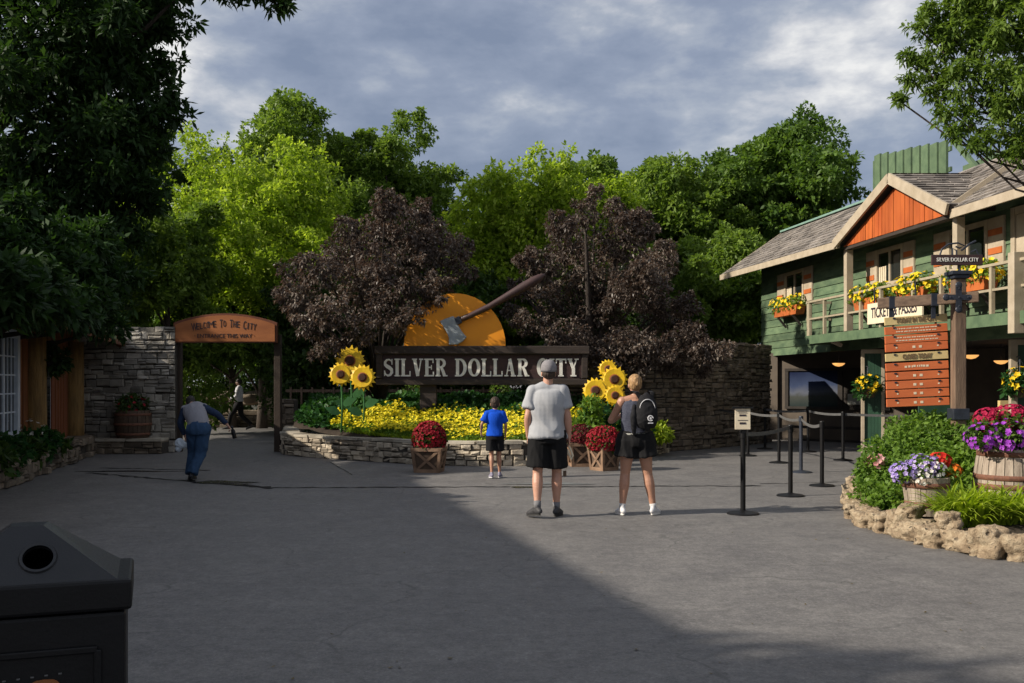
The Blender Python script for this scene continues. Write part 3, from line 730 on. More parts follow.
# ================================================================== welcome arch
YA = 22.6
ar = empty('welcome_arch', (0, 0, 0), 'arched orange-brown wooden welcome sign on two posts over the entrance', 'sign')
xa, xb = X(174.5, YA), X(277.5, YA); zl, ze, zc_ = Z(342.8, YA), Z(323, YA), Z(313.5, YA)
def archp(ins=0):
    xx0, xx1 = xa+ins, xb-ins; n = 22; pts = [(xx0, zl+ins*.6)]; 
    for i in range(n+1):
        t = i/n; s = math.sin(PI*t)**.8 if 0 < t < 1 else 0
        pts.append((xx0+(xx1-xx0)*t, ze+(zc_-ze)*s-ins))
    pts.append((xx1, zl+ins*.6)); return pts
mb = MB(); mb.prism(archp(0), Matrix.Translation((0, YA+.06, 0)), .12); mb.build('edge_board', M['archframe'], ar)
mb = MB(); mb.prism(archp(.045), Matrix.Translation((0, YA-.058, 0)), .02); mb.build('sign_face', M['arch'], ar)
for px in (177.6, 277.4):
    MB().box((X(px, YA+.1), YA+.16, 1.25), (.15, .17, 2.5+.35)).build('post', M['oldwood_dark'] if 'oldwood_dark' in M else M['archframe'], ar, bevel=.01)
cx_ = (xa+xb)/2; k = YA/F
word = [('W', -50, 0, 1.15)]
s_ = 'WELCOME TO THE CITY'; xs_ = 193.0
ys = YA-.082
for i, ch in enumerate(s_):
    t = i/(len(s_)-1); px = 195.5+(255.5-195.5)*t; py = 327.6-3.4*math.sin(PI*t)
    if ch == ' ': continue
    big = ch in 'WTC' and (i == 0 or s_[i-1] == ' ')
    text_mesh('arch_lettering', ch, .27 if big else .21, M['ink'], (X(px, YA), ys, Z(py, YA)), ar, ry=(t-.5)*.22*1, width=.06 if ch not in 'IWM' else (.02 if ch == 'I' else .125), offset=.0)
text_mesh('arch_lettering', '· ENTRANCE THIS WAY ·', .13, M['ink'], (X(225.5, YA), ys, Z(336.3, YA)), ar, width=60*k)

# ================================================================== cabin at the left
cb = empty('log_cabin', (0, 0, 0), 'dark orange-brown cabin with a white window at the left edge', 'building')
def cf(Y, off=0): return -7.86-.235*(Y-14.3)+off    # facade line
ang = math.atan2(-.235, 1)   # facade runs along +Y, leaning to -X
def facade_board(mb, Y0, Y1, z0, z1, off, th):
    "block standing on the facade between two depths"
    a = Vector((cf(Y0), Y0, 0)); b2 = Vector((cf(Y1), Y1, 0)); n = Vector((.973, .229, 0))
    vs = [p+n*o+Vector((0, 0, z)) for z in (z0, z1) for p, o in ((a, off), (b2, off), (b2, off+th), (a, off+th))]
    mb.add(vs, [(0, 1, 2, 3), (7, 6, 5, 4), (4, 5, 1, 0), (5, 6, 2, 1), (6, 7, 3, 2), (7, 4, 0, 3)])
mb = MB(); y = 5.0
while y < 22.4:
    w = random.uniform(.16, .24); facade_board(mb, y, min(y+w-.008, 22.45), 0, 2.75, -.12, .12+random.uniform(0, .02)); y += w
mb.build('wall', M['cabin'], cb)
mb = MB(); facade_board(mb, 5, 22.4, 0, 2.75, -4.5, 4.35); mb.build('rear_wall', M['cabin'], cb)
wf = MB()
for a in ((15.2, 15.34, .62, 2.46), (16.8, 16.96, .62, 2.46)): facade_board(wf, *a, .01, .09)
for a in ((15.342, 16.798, .62, .76), (15.342, 16.798, 2.32, 2.46)): facade_board(wf, *a, .012, .085)
w = wf.build('window', M['white'], cb)
gm = MB(); facade_board(gm, 15.3, 16.85, .7, 2.4, .008, .03); gm.build('pane', M['glass'], w)
mm = MB(); facade_board(mm, 16.04, 16.12, .76, 2.32, .041, .03)
for zz in (1.07, 1.38, 1.69, 2.0): facade_board(mm, 15.342, 16.798, zz, zz+.025, .04, .022)
for yy in (15.58, 15.8, 16.35, 16.58): facade_board(mm, yy, yy+.022, .76, 2.32, .039, .02)
mm.build('glazing_bars', M['white'], w)
for y0, y1, rr in ((17.75, 18.4, .2), (21.1, 21.8, .22)):
    mb = MB(); ym = (y0+y1)/2; x = cf(ym)+.09
    mb.tube([(x, ym, 0), (x+.01, ym, .8), (x-.01, ym, 1.7), (x, ym, 2.45)], [rr*1.02, rr*.95, rr, rr*.93], 14, cap=True); mb.build('log_post', M['log'], cb, smooth=True)
mb = MB(); facade_board(mb, 19.4, 20.75, .1, 2.2, .03, .06); d = mb.build('door', M['reddoor'], cb)
mb = MB()
for yy in (19.65, 19.9, 20.15, 20.4): facade_board(mb, yy, yy+.02, .12, 2.13, .092, .01)
mb.build('door_batten', M['cabin'], d)
mb = MB(); facade_board(mb, 18.78, 19.22, .55, 2.3, .03, .07); w = mb.build('narrow_window', M['white'], cb)
mb = MB(); facade_board(mb, 18.86, 19.14, .65, 2.2, .102, .01); mb.build('pane', M['glass'], w)
# roof and eave
def ev(Y): return -6.14-.26*(Y-12.3)
rf = MB(); E0, E1 = 4.0, 22.5
Zr = 2.55
def slope_pts(a, b2, za, zr, run):
    n = Vector((-.973, -.229, 0)); return [a+Vector((0, 0, za)), b2+Vector((0, 0, za)), b2+n*run+Vector((0, 0, zr)), a+n*run+Vector((0, 0, zr))]
a = Vector((ev(E0), E0, 0)); b2 = Vector((ev(E1), E1, 0))
top = slope_pts(a, b2, Zr, 4.3, 3.2); bot = [v-Vector((0, 0, .12)) for v in top]
rf.add(top+bot, [(0, 1, 2, 3), (7, 6, 5, 4), (0, 4, 5, 1), (1, 5, 6, 2), (2, 6, 7, 3), (3, 7, 4, 0)])
n = Vector((-.973, -.229, 0)); top2 = [top[3], top[2], top[2]+n*3.2-Vector((0, 0, 1.68)), top[3]+n*3.2-Vector((0, 0, 1.68))]
rf.add([v+Vector((0, 0, 0)) for v in top2]+[v-Vector((0, 0, .12)) for v in top2], [(0, 1, 2, 3), (7, 6, 5, 4), (0, 4, 5, 1), (1, 5, 6, 2), (2, 6, 7, 3), (3, 7, 4, 0)])
rf.build('roof', M['shake'], cb)
mb = MB(); mb.bar(a+Vector((.03, 0, Zr-.07)), b2+Vector((.03, 0, Zr-.07)), .04, .15); mb.build('fascia', M['fascia'], cb); mb = MB(); mb.bar(b2+Vector((0, .03, Zr-.09)), b2+n*3.2+Vector((0, .03, 4.2)), .04, .22); mb.build('fascia', M['fascia'], cb)
hb = empty('hanging_basket', (-8.5, 18.4, 1.78), 'dark hanging plant basket under the cabin eave', 'hanging basket')
mb = MB(); mb.lathe([(.02, 0), (.12, .02), (.19, .12), (.21, .18)], 14); mb.build('pot', M['dark_in'], hb, smooth=True)
mb = MB(); [mb.tube([(.19*math.cos(a_), .19*math.sin(a_), .18), (0, 0, .6)], .004, 4) for a_ in (0, 2.1, 4.2)]; mb.tube([(0, 0, .6), (0, 0, .72)], .006, 4); mb.build('hanger', M['iron'], hb)
foliage('foliage', [((0, 0, .22), .3)], 130, .13, G['dark'], hb)
# low rock ledge along the cabin with plants
lp = smooth_path([(-6.0, 9.6), (-6.85, 12.0), (-7.36, 14.1), (-7.8, 16.2), (-8.5, 19.0), (-9.1, 21.6), (-9.55, 22.2)], 4)
lp2 = [(x-.25, y) for x, y in lp]
make_wall('stone_border', 'low rough stone border planted along the front of the cabin', lp2, .42, .45, M['stone_brown'], 21, cap=0, rh=(.1, .2), rl=(.2, .55), rough=.12, both=True)
for i, (y, h_, w_) in enumerate(((14.3, .55, .4), (15.3, .5, .45), (16.4, .35, .35), (17.3, .6, .35), (18.4, .3, .3))):
    pl = empty('cabin_plant', (-7.62-.235*(y-14.3), y, .25), ['broad dark green plant at the left edge by the cabin', 'bushy green plant beneath the white cabin window', 'low green plant in the stone border below the window corner', 'upright plant with pale flowers beside the cabin log post', 'small green plant by the narrow cabin window'][i], 'plant', 'plants in the cabin border')
    foliage('foliage', [((0, 0, h_*.4), w_), ((.12, .15, h_*.55), w_*.6)], 130, .14, G['ivy' if i % 2 else 'deep'], pl, zmin=0)
    mb = MB(); [mb.tube([(0, 0, -.3), (random.uniform(-.1, .1), random.uniform(-.1, .1), h_*.6)], .01, 4) for _ in range(4)]; mb.build('stems', M['stem'], pl)
    if i == 3:
        t, d_ = clump_points(np.array([0, 0, .5]), .25, 16); blossoms('blossoms', t, d_+np.array([0, 0, .5]), .04, Pm['white'], pl)

def barrel(name, label, c, rt, rm, rb, h, hoops, rz=0, half=False, group=None):
    r0 = empty(name, c, label, 'barrel planter', group); n = 26; mb = MB()
    prof = []
    for i in range(9):
        t = i/8; r_ = rb+(rt-rb)*t if half else rb+(rt-rb)*t+(rm-(rb+rt)/2)*math.sin(PI*t)
        prof.append((r_, h*t))
    # individual staves
    for k_ in range(n):
        a0 = 2*PI*k_/n+.012; a1 = 2*PI*(k_+1)/n-.012; dr = random.uniform(-.004, .004)
        vs = []
        for r_, z in prof:
            for a_, q in ((a0, 0), (a1, 0), (a1, -.025), (a0, -.025)): vs.append(((r_+dr+q)*math.cos(a_), (r_+dr+q)*math.sin(a_), z))
        fs = []
        for i in range(8):
            for j in range(4): fs.append((4*i+j, 4*i+(j+1) % 4, 4*i+4+(j+1) % 4, 4*i+4+j))
        fs += [(3, 2, 1, 0), (32, 33, 34, 35)]; mb.add(vs, fs)
    mb.build('staves', M['barrel'], r0)
    mb = MB(); mb.lathe([(rb-.03, .01), (rm-.035, h*.5), (rt-.03, h*.93)], 20); mb.build('soil', M['soil'], r0)
    for hz in hoops:
        t = hz; r_ = (rb+(rt-rb)*t if half else rb+(rt-rb)*t+(rm-(rb+rt)/2)*math.sin(PI*t))+.006
        mb = MB(); mb.lathe([(r_-.004, h*t-.028), (r_+.003, h*t-.026), (r_+.003, h*t+.026), (r_-.004, h*t+.028)], 40, cap=False); mb.build('hoop', M['rust'], r0, smooth=True)
    return r0
bp = gp(133, 446)
b0 = barrel('barrel_planter', 'dark barrel with red flowers on the ledge by the left stone wall', (X(133, 22.3), 22.3, .34), .36, .4, .33, .62, (.15, .5, .85))
for o in b0.children:
    if o.name.startswith('staves'): o.data.materials[0] = M['crate_in']
fl = empty('barrel_flowers', (X(133, 22.3), 22.3, .95), 'dull red flowers growing out of the dark wall barrel', 'flowers')
foliage('foliage', [((0, 0, .1), .34)], 160, .1, G['deep'], fl, zmin=-.02)
t, d_ = clump_points(np.array([0, 0, .13]), .33, 30, .6, .8); blossoms('blossoms', t, d_+np.array([0, 0, .6]), .05, Pm['red'], fl)
# ================================================================== ticket building
tb = empty('ticket_building', (0, 0, 0), 'two-storey green timber ticket building with orange gable and shake roof', 'building')
def W(Y, off, z): return Vector((9.547-.1024*Y+off, Y, z))
def slabm(mb, Y0, Y1, z0, z1, o0, o1):
    "block along the facade, from offset o0 (outer) to o1 (inner)"
    vs = [W(Y, o, z) for z in (z0, z1) for Y, o in ((Y0, o0), (Y1, o0), (Y1, o1), (Y0, o1))]
    return mb.add(vs, [(0, 1, 2, 3), (7, 6, 5, 4), (4, 5, 1, 0), (5, 6, 2, 1), (6, 7, 3, 2), (7, 4, 0, 3)])
WO = .6; YE = 28.7; YN = 9.0; ZF = 2.5
# upper wall with lap siding
mb = MB(); slabm(mb, YN, YE, ZF, 5.0, WO+.03, WO+.2); mb.build('wall_core', M['dark_in'], tb)
mb = MB(); z = 2.33; r = random.Random(4)
while z < 4.9:
    h = .2; y = YN
    while y < YE:
        y2 = min(YE, y+r.uniform(2.2, 4.5)); z_ = z+r.uniform(-.006, .006)
        a, b2 = W(y+.004, WO, 0), W(y2-.004, WO, 0)
        vs = []
        for p in (a, b2):
            for o, zz in ((-.035, z_), (.03, z_), (.03, z_+h+.03), (-.008, z_+h+.03)): vs.append(p+Vector((o, 0, zz)))
        mb.add(vs, [(0, 4, 5, 1), (1, 5, 6, 2), (2, 6, 7, 3), (3, 7, 4, 0), (3, 2, 1, 0), (4, 5, 6, 7)][::1]); y = y2
    z += h
mb.build('siding', M['green_wall'], tb)
# end wall
mb = MB(); e0 = W(YE, WO, 0); 
z = 2.33
while z < 5.7:
    u = max(0, (z-4.7)/1.3*1.85-.5); mb.add([e0+Vector((u, .03, z)), e0+Vector((3.2-u, .03, z)), e0+Vector((3.2-u, .0, z+.2)), e0+Vector((u, 0, z+.2))], [(0, 1, 2, 3)]); z += .2
mb.build('end_wall', M['green_wall'], tb)
# roof pieces
def shakes(mb, p00, p10, p11, p01, rows, w=.16, seed=1, th=.025):
    "shingle rows: p00-p10 eave edge, p01-p11 ridge edge"
    r = random.Random(seed); nrm = (p10-p00).cross(p01-p00).normalized()
    if nrm.z < 0: nrm = -nrm
    L = (p10-p00).length
    for i in range(rows):
        t0 = i/rows; t1 = min(1.02, (i+1.25)/rows); s = 0
        while s < 1:
            e = min(1, s+w*r.uniform(.5, 1.5)/L); j = r.uniform(-.12, .12)/rows
            q = lambda u, t: (p00.lerp(p10, u)).lerp(p01.lerp(p11, u), t)
            g_ = .004/L; up = nrm*(th+r.uniform(0, .014)); lo = nrm*.004
            a, b2, c, d = q(s+g_, t0+j), q(e-g_, t0+j), q(e-g_, t1), q(s+g_, t1)
            mb.add([a, b2, c, d, a+up, b2+up, c+lo, d+lo], [(4, 5, 6, 7), (0, 1, 5, 4), (1, 2, 6, 5), (3, 0, 4, 7), (3, 2, 1, 0)])
            s = e
def roofslab(mb, p00, p10, p11, p01, th=.1):
    d = Vector((0, 0, -th)); v = [p00, p10, p11, p01]
    mb.add(v+[q+d for q in v], [(0, 1, 2, 3), (7, 6, 5, 4), (0, 4, 5, 1), (1, 5, 6, 2), (2, 6, 7, 3), (3, 7, 4, 0)])
ZE = 4.66; OE = -.12; OR = 1.75; ZRg = 5.98
YG0, YG1 = 17.2, 21.8       # gable ends
# left (far) slope with a hipped end
eL0, eL1 = W(21.6, OE, ZE), W(29.6, OE-.15, ZE+.1)
rL0, rL1 = W(21.6, OR, ZRg), W(30.2, OR, ZRg+.12)
mb = MB(); roofslab(mb, eL0, eL1, rL1, rL0); bL0, bL1 = W(21.6, 4.4, 4.4), W(29.9, 4.4, 4.4); roofslab(mb, rL0, rL1, bL1, bL0); mb.build('roof_deck', M['soffit'], tb)
mb = MB(); shakes(mb, eL0+Vector((-.03, 0, .01)), eL1+Vector((-.03, 0, .01)), rL1+Vector((0, 0, .01)), rL0+Vector((0, 0, .01)), 12, .2, 3)
mb.build('roof', M['shake'], tb)
mb = MB(); mb.bar(rL0+Vector((0, 0, .06)), rL1+Vector((0, 0, .06)), .16, .05); M['verdigris'] = pm('verdigris_flashing', (.2, .32, .27), (.14, .24, .2), 4, .6, .1)
mb.build('ridge_flashing', M['verdigris'], tb)
# right (near) slope
YR = 17.3
eR0, eR1 = W(7.5, OE, ZE-.1), W(YR, OE, ZE-.1); rR0, rR1 = W(7.5, OR, ZRg-.1), W(YR, OR, ZRg-.1)
mb = MB(); roofslab(mb, eR0, eR1, rR1, rR0); bR0, bR1 = W(7.5, 4.4, 4.3), W(21.5, 4.4, 4.3); roofslab(mb, rR0, W(21.5, OR, ZRg-.1), bR1, bR0)
roofslab(mb, W(YR+.1, .6, 5.05), W(21.5, .6, 5.05), W(21.5, OR, ZRg-.1), W(YR+.1, OR, ZRg-.1)); mb.build('roof_deck', M['soffit'], tb)
mb = MB(); shakes(mb, eR0+Vector((-.03, 0, .012)), eR1+Vector((-.03, 0, .012)), rR1+Vector((0, 0, .012)), rR0+Vector((0, 0, .012)), 15, .2, 5)
shakes(mb, W(YR+.1, .6, 5.062), W(21.5, .6, 5.062), W(21.5, OR, ZRg-.088), W(YR+.1, OR, ZRg-.088), 9, .2, 6)
mb.build('roof', M['shake'], tb)
# eave fascias and rakes
mb = MB(); mb.bar(W(21.75, OE-.05, ZE-.06), eL1+Vector((-.05, 0, -.06)), .04, .15); mb.build('fascia', M['beige'], tb); mb = MB(); mb.bar(W(7.5, OE-.05, ZE-.16), W(YR-.02, OE-.05, ZE-.16), .04, .15)
mb.build('fascia', M['beige'], tb); mb = MB(); mb.bar(eL1+Vector((0, .04, -.05)), rL1+Vector((0, .04, -.05)), .04, .16)
mb.build('rake_board', M['beige'], tb); mb = MB(); mb.bar(eR1+Vector((-.03, .03, .03)), rR1+Vector((0, .03, .03)), .06, .17)
mb.build('fascia', M['beige'], tb)
# gable projecting over the balcony
ym = 19.3; zp = 5.6; OG = -.22
gB = [W(YG1, OG, ZE+.0), W(ym, OG, zp), W(YG0, OG, ZE-.03)]
mb = MB(); dz = Vector((0, 0, -.12)); bk = Vector((1.9, 0, 0))
roofslab(mb, gB[0], gB[1], gB[1]+bk, gB[0]+bk, .09); roofslab(mb, gB[2], gB[1], gB[1]+bk, gB[2]+bk, .09)
mb.build('gable_deck', M['soffit'], tb)
mb = MB(); u1 = Vector((0, 0, .01))
def gs(a, b2, seed): shakes(mb, a+u1, a+bk+u1, b2+bk+u1, b2+u1, 13, .2, seed)
gs(gB[0], gB[1], 7); gs(gB[2], gB[1], 8); mb.build('gable_roof', M['shake'], tb)
mb = MB()
for e in (gB[0], gB[2]): mb.bar(e+Vector((-.04, 0, -.05)), gB[1]+Vector((-.04, 0, -.05)), .05, .22, up=(-1, 0, 0)) if False else mb.bar(e+Vector((-.05, 0, -.06)), gB[1]+Vector((-.05, 0, -.06)), .05, .2)
mb.build('gable_bargeboard', M['beige'], tb)
# orange boards in the gable
mb = MB(); y = YG0+.2; r = random.Random(9)
while y < YG1-.2:
    w = .13*r.choice([.7, 1, 1.15]); y2 = min(y+w, YG1-.15)
    def zt_(yy): return (ZE-.1)+(zp-ZE-.02)*(1-abs(yy-ym)/((YG1-ym) if yy > ym else (ym-YG0)))
    zb_ = ZE-.13
    a, b2, tt = y+.006, y2-.006, OG+.1+r.uniform(0, .012)
    vs = [W(a, tt, zb_), W(b2, tt, zb_), W(b2, tt, max(zb_+.01, zt_(b2)-.08)), W(a, tt, max(zb_+.01, zt_(a)-.08))]
    mb.add(vs+[v+Vector((.03, 0, 0)) for v in vs], [(0, 1, 2, 3), (7, 6, 5, 4), (0, 4, 5, 1), (1, 5, 6, 2), (2, 6, 7, 3), (3, 7, 4, 0)]); y += w
mb.build('gable_boards', M['orange_board'], tb)
mb = MB(); vs = [W(YG0+.15, OG+.15, ZE-.14), W(YG1-.15, OG+.15, ZE-.14), W(ym, OG+.15, zp-.08)]; mb.add(vs+[v+Vector((.03, 0, 0)) for v in vs], [(0, 1, 2), (5, 4, 3), (0, 3, 4, 1), (1, 4, 5, 2), (2, 5, 3, 0)]); mb.build('gable_backing', M['soffit'], tb)  # unseen backing added to stop sunlight leaking between the gable boards
mb = MB(); slabm(mb, YG0+.1, YG1-.1, ZE-.2, ZE-.135, OG+.12, OG+.3); mb.build('gable_beam', M['soffit'], tb)
# balcony
M['railpaint'] = pm('dull_tan_rail_paint', (.36, .31, .22), (.26, .22, .15), 5, .65, .25, 30, .15)
BY0, BY1 = 11.0, 23.9
mb = MB(); slabm(mb, BY0, BY1, ZF, ZF+.2, -.03, .04); mb.build('balcony_beam', M['green_light'], tb)
mb = MB(); slabm(mb, BY0, BY1, ZF+.06, ZF+.16, .042, WO+.02); mb.build('balcony_floor', M['soffit'], tb)
mb = MB(); slabm(mb, BY1+.02, BY1+.14, ZF, ZF+.19, -.02, WO); mb.build('balcony_end_beam', M['green_light'], tb)
for yy in (12.5, 15.2, 17.6, 20.2, 22.6): mb = MB(); mb.bar(W(yy, .25, 2.42), W(yy, .02, 2.52), .08, .08); mb.build('bracket', M['beige'], tb)
def post(Y, z0, z1, w=.14, name='post', mat='beige', off=0.03): mb = MB(); c = W(Y, off, 0); mb.box((c.x, c.y, (z0+z1)/2), (w, w, z1-z0), rz=.1); return mb.build(name, M[mat], tb, bevel=.006)
for yy in (21.75, 17.38): post(yy, ZF+.2, ZE-.13, .15, 'roof_post')
post(15.62, 2.35, 3.62, .17, 'newel_post', off=-.04)
rl_ = MB(); slabm(rl_, BY0, BY1, 3.48, 3.525, -.03, .06); slabm(rl_, BY0, BY1, 3.075, 3.115, -.01, .03)
for c in (BY1-.03,): slabm(rl_, c-.06, c+.04, 2.7, 3.47, -.02, .07)
mb = rl_; yy = 23.87
for yy in (23.8, 22.95, 21.1, 20.2, 18.9, 17.9, 16.35, 14.6, 13.3, 12.0):
    slabm(rl_, yy-.035, yy+.035, ZF+.2, 3.48, -.02, .04)
slabm(rl_, BY1-.01, BY1+.05, 3.47, 3.53, -.02, WO-.04); slabm(rl_, BY1-.01, BY1+.05, 3.07, 3.12, -.02, WO-.04)
rl_.build('railing', M['railpaint'], tb)
# windows with shutters
def win(Y0, Y1, z0, z1, sh, label=None):
    fr = MB(); t = .09; o = WO-.075
    slabm(fr, Y0, Y1, z0-t, z0, o, WO+.02); slabm(fr, Y0, Y1, z1, z1+t, o, WO+.02)
    slabm(fr, Y0-t, Y0, z0-t, z1+t, o-.004, WO+.02); slabm(fr, Y1, Y1+t, z0-t, z1+t, o-.004, WO+.02); ym_ = (Y0+Y1)/2
    slabm(fr, ym_-.03, ym_+.03, z0, z1, o+.015, WO+.02)
    w = fr.build('window', M['beige'], tb)
    gm = MB(); slabm(gm, Y0, Y1, z0, z1, o+.04, WO+.01); gm.build('pane', M['glass'], w)
    cu = MB(); 
    for i in range(8):
        u = Y1-.03-.33*i/8; slabm(cu, u-.025, u, z0+.02, z1*.55+z0*.45, o+.034-.006*(i % 2), o+.038)
    cu.build('curtain', M['cream'], w)
    for a, b2 in ((Y0-t-sh, Y0-t-.01), (Y1+t+.01, Y1+t+sh)):
        m2 = MB(); slabm(m2, a, b2, z0-t, z1+t, WO-.07, WO-.03); s_ = m2.build('shutter', M['beige'], tb)
        for zz in (z0+.1, z1-.22): m3 = MB(); slabm(m3, a+.03, b2-.03, zz, zz+.11, WO-.085, WO-.071); m3.build('shutter_batten', M['orange_box'], s_)
win(25.588, 26.721, 3.742, 4.431, 0.519)
win(20.442, 21.481, 3.704, 4.346, 0.425)
win(17.468, 18.601, 3.694, 4.337, 0.472)
win(11.33, 12.558, 3.581, 4.337, 0.453)
# side door / board at the right edge
mb = MB(); slabm(mb, 15.6, 15.71, 2.7, 4.5, WO-.07, WO); slabm(mb, 16.6, 16.71, 2.7, 4.5, WO-.07, WO); slabm(mb, 15.72, 16.59, 4.38, 4.5, WO-.068, WO); slabm(mb, 15.72, 16.59, 2.72, 4.37, WO-.045, WO-.002)
mb.build('upper_door', M['beige'], tb)
# rooftop green board screen
sc = MB(); r = random.Random(2)
for i in range(9):
    Yc = 25.2-.385*i; z1 = 7.3-.05*i+r.uniform(-.015, .015)
    slabm(sc, Yc-.3, Yc, 5.4, z1, 2.2, 2.25)
slabm(sc, 21.75, 25.2, 6.2, 6.3, 2.252, 2.3); slabm(sc, 21.75, 25.2, 6.65, 6.75, 2.252, 2.3)
sc.build('roof_screen', M['green_light'], tb)
sc = MB(); sc.bar(W(21.7, 2.3, 6.85), W(20.5, 2.3, 5.8), .09, .09); sc.build('screen_brace', M['green_light'], tb); sc = MB(); slabm(sc, 19.2, 21.7, 5.6, 6.3, 2.5, 2.56); sc.build('side_screen', M['green_light'], tb); sc = MB(); slabm(sc, 25.22, 25.27, 5.2, 7.2, 2.2, 3.2); sc.build('screen_brace', M['green_light'], tb)
# ground floor: deep shaded hall under the balcony
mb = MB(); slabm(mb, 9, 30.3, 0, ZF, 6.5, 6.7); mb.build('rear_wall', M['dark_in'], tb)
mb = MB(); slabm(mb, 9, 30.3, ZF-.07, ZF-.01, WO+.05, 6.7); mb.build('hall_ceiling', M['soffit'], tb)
a, b2 = Vector((7.2, 27.95, 0)), Vector((9.7, 25.9, 0))
def seg(mb, a, b2, t0, t1, z0, z1, f, th):
    "block on the vertical plane a-b, standing f in front"
    d = (b2-a); n = Vector((d.y, -d.x, 0)).normalized(); p, q = a+d*t0, a+d*t1
    vs = [v+n*o+Vector((0, 0, z)) for z in (z0, z1) for v, o in ((p, f-th), (q, f-th), (q, f), (p, f))]
    mb.add(vs, [(3, 2, 1, 0), (4, 5, 6, 7), (0, 1, 5, 4), (1, 2, 6, 5), (2, 3, 7, 6), (3, 0, 4, 7)])
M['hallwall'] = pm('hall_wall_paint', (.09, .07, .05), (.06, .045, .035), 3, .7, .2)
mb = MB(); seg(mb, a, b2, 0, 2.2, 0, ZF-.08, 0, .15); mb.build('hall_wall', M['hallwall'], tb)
mb = MB(); seg(mb, a, b2, .0, .1, 0, ZF-.1, .12, .12); mb.build('corner_column', M['hallwall'], tb)  # beige column given the dark wall colour to stand in for its shade
mb = MB(); seg(mb, a, b2, .16, 1.05, .86, .93, .09, .09); seg(mb, a, b2, .62, .66, .93, 1.9, .07, .07); seg(mb, a, b2, .16, .19, .93, 1.9, .07, .07); seg(mb, a, b2, .16, 1.05, 1.9, 1.97, .08, .08); mb.build('display_frame', M['dark_in'], tb)
def screen_mat():
    m, nt, b = newmat('landscape_panel'); v = coords(nt, (1, 1, 1), 'Generated'); sp = nt.nodes.new('ShaderNodeSeparateXYZ'); nt.links.new(v, sp.inputs[0])
    n = nz(nt, coords(nt), 3, 5); h = math_(nt, 'ADD', sp.outputs[2], math_(nt, 'MULTIPLY', math_(nt, 'SUBTRACT', n, .5), .3))
    c = ramp(nt, [(0, (.02, .03, .03)), (.3, (.05, .055, .05)), (.42, (.09, .1, .13)), (.6, (.035, .05, .1)), (1, (.01, .016, .045))], h)
    nt.links.new(c, b.inputs['Base Color']); b.inputs['Roughness'].default_value = .85; b.inputs['Specular IOR Level'].default_value = .1
    return m
M['screen'] = screen_mat()
mb = MB(); seg(mb, a, b2, .19, .62, .93, 1.9, .03, .03); mb.build('landscape_panel', M['screen'], tb)
mb = MB(); seg(mb, a, b2, .66, 1.0, .93, 1.9, .03, .03); mb.build('notice_panel', M['dark_in'], tb)
M['paper'] = flat('faded_paper', (.3, .3, .27), .8)
mb = MB(); seg(mb, a, b2, .7, .95, 1.0, 1.28, .034, .004); mb.build('notice_paper', M['paper'], tb)
mb = MB(); seg(mb, a, b2, .19, 2.0, .35, .42, .45, .06); seg(mb, a, b2, .19, 2.0, .0, .06, .3, .06); mb.build('counter_rail', M['dark_in'], tb)
# green door wings on the ground floor
def wing(a, b2, z1, label=None):
    m1 = MB(); seg(m1, a, b2, 0, .13, 0, z1, .06, .1); seg(m1, a, b2, .87, 1, 0, z1, .06, .1); seg(m1, a, b2, .13, .87, 0, .16, .055, .09); seg(m1, a, b2, .13, .87, z1-.09, z1, .055, .09)
    d = m1.build('green_door', M['beige'], tb); m2 = MB()
    n = 5
    for i in range(n): seg(m2, a, b2, .13+.74*i/n+.004, .13+.74*(i+1)/n-.004, .16, z1-.09, .02, .05)
    m2.build('door_panel', M['green_door'], d)
wing(Vector((7.82, 22.3, 0)), Vector((8.3, 22.2, 0)), 2.32)
wing(Vector((8.62, 17.25, 0)), Vector((9.5, 17.2, 0)), 2.32)
mb = MB(); mb.box((9.3, 21.8, 1.1), (.8, .05, 2.0)); mb.build('hall_partition', M['green_door'], tb)
for x, y in ((10.6, 20.5), (12.2, 19), (11.5, 23)): mb = MB(); mb.box((x, y, 1.25), (.14, .14, 2.5)); mb.build('hall_post', M['dark_in'], tb)
mb = MB(); mb.box((9.6, 19.3, 1.12), (.32, .1, .22)); mb.build('counter_plaque', M['tanboard'], tb)
mb = MB(); mb.box((9.6, 19.36, .5), (1.4, .5, .98)); mb.build('ticket_counter', M['dark_in'], tb)
# pendant lamps (lit)
lampm = flat('lamp_glow', (1.0, .48, .14), .5, em=.75)
pls = [('small amber pendant lamp over the queue, leftmost of three', P(838.6, 364, 24.0)), ('amber pendant lamp just right of the signpost', P(971, 356, 20.0)), ('small amber pendant lamp nearest the right green door', P(1001, 361.5, 21.5))]
for lb, p in pls:
    l = empty('pendant_lamp', p, lb, 'lamp', 'pendant lamps in the hall'); mb = MB(); mb.lathe([(.02, -.06), (.08, -.045), (.13, -.01), (.15, .02)], 18, cap=False); mb.lathe([(.001, -.06), (.03, -.055)], 18, cap=False); mb.build('lamp_shade', lampm, l, smooth=True)
    mb = MB(); mb.tube([(0, 0, .03), (0, 0, 2.44-p.z)], .008, 6); mb.tube([(-.145, 0, .02), (.145, 0, .02)], .008, 5); mb.build('lamp_rod', M['iron'], l)

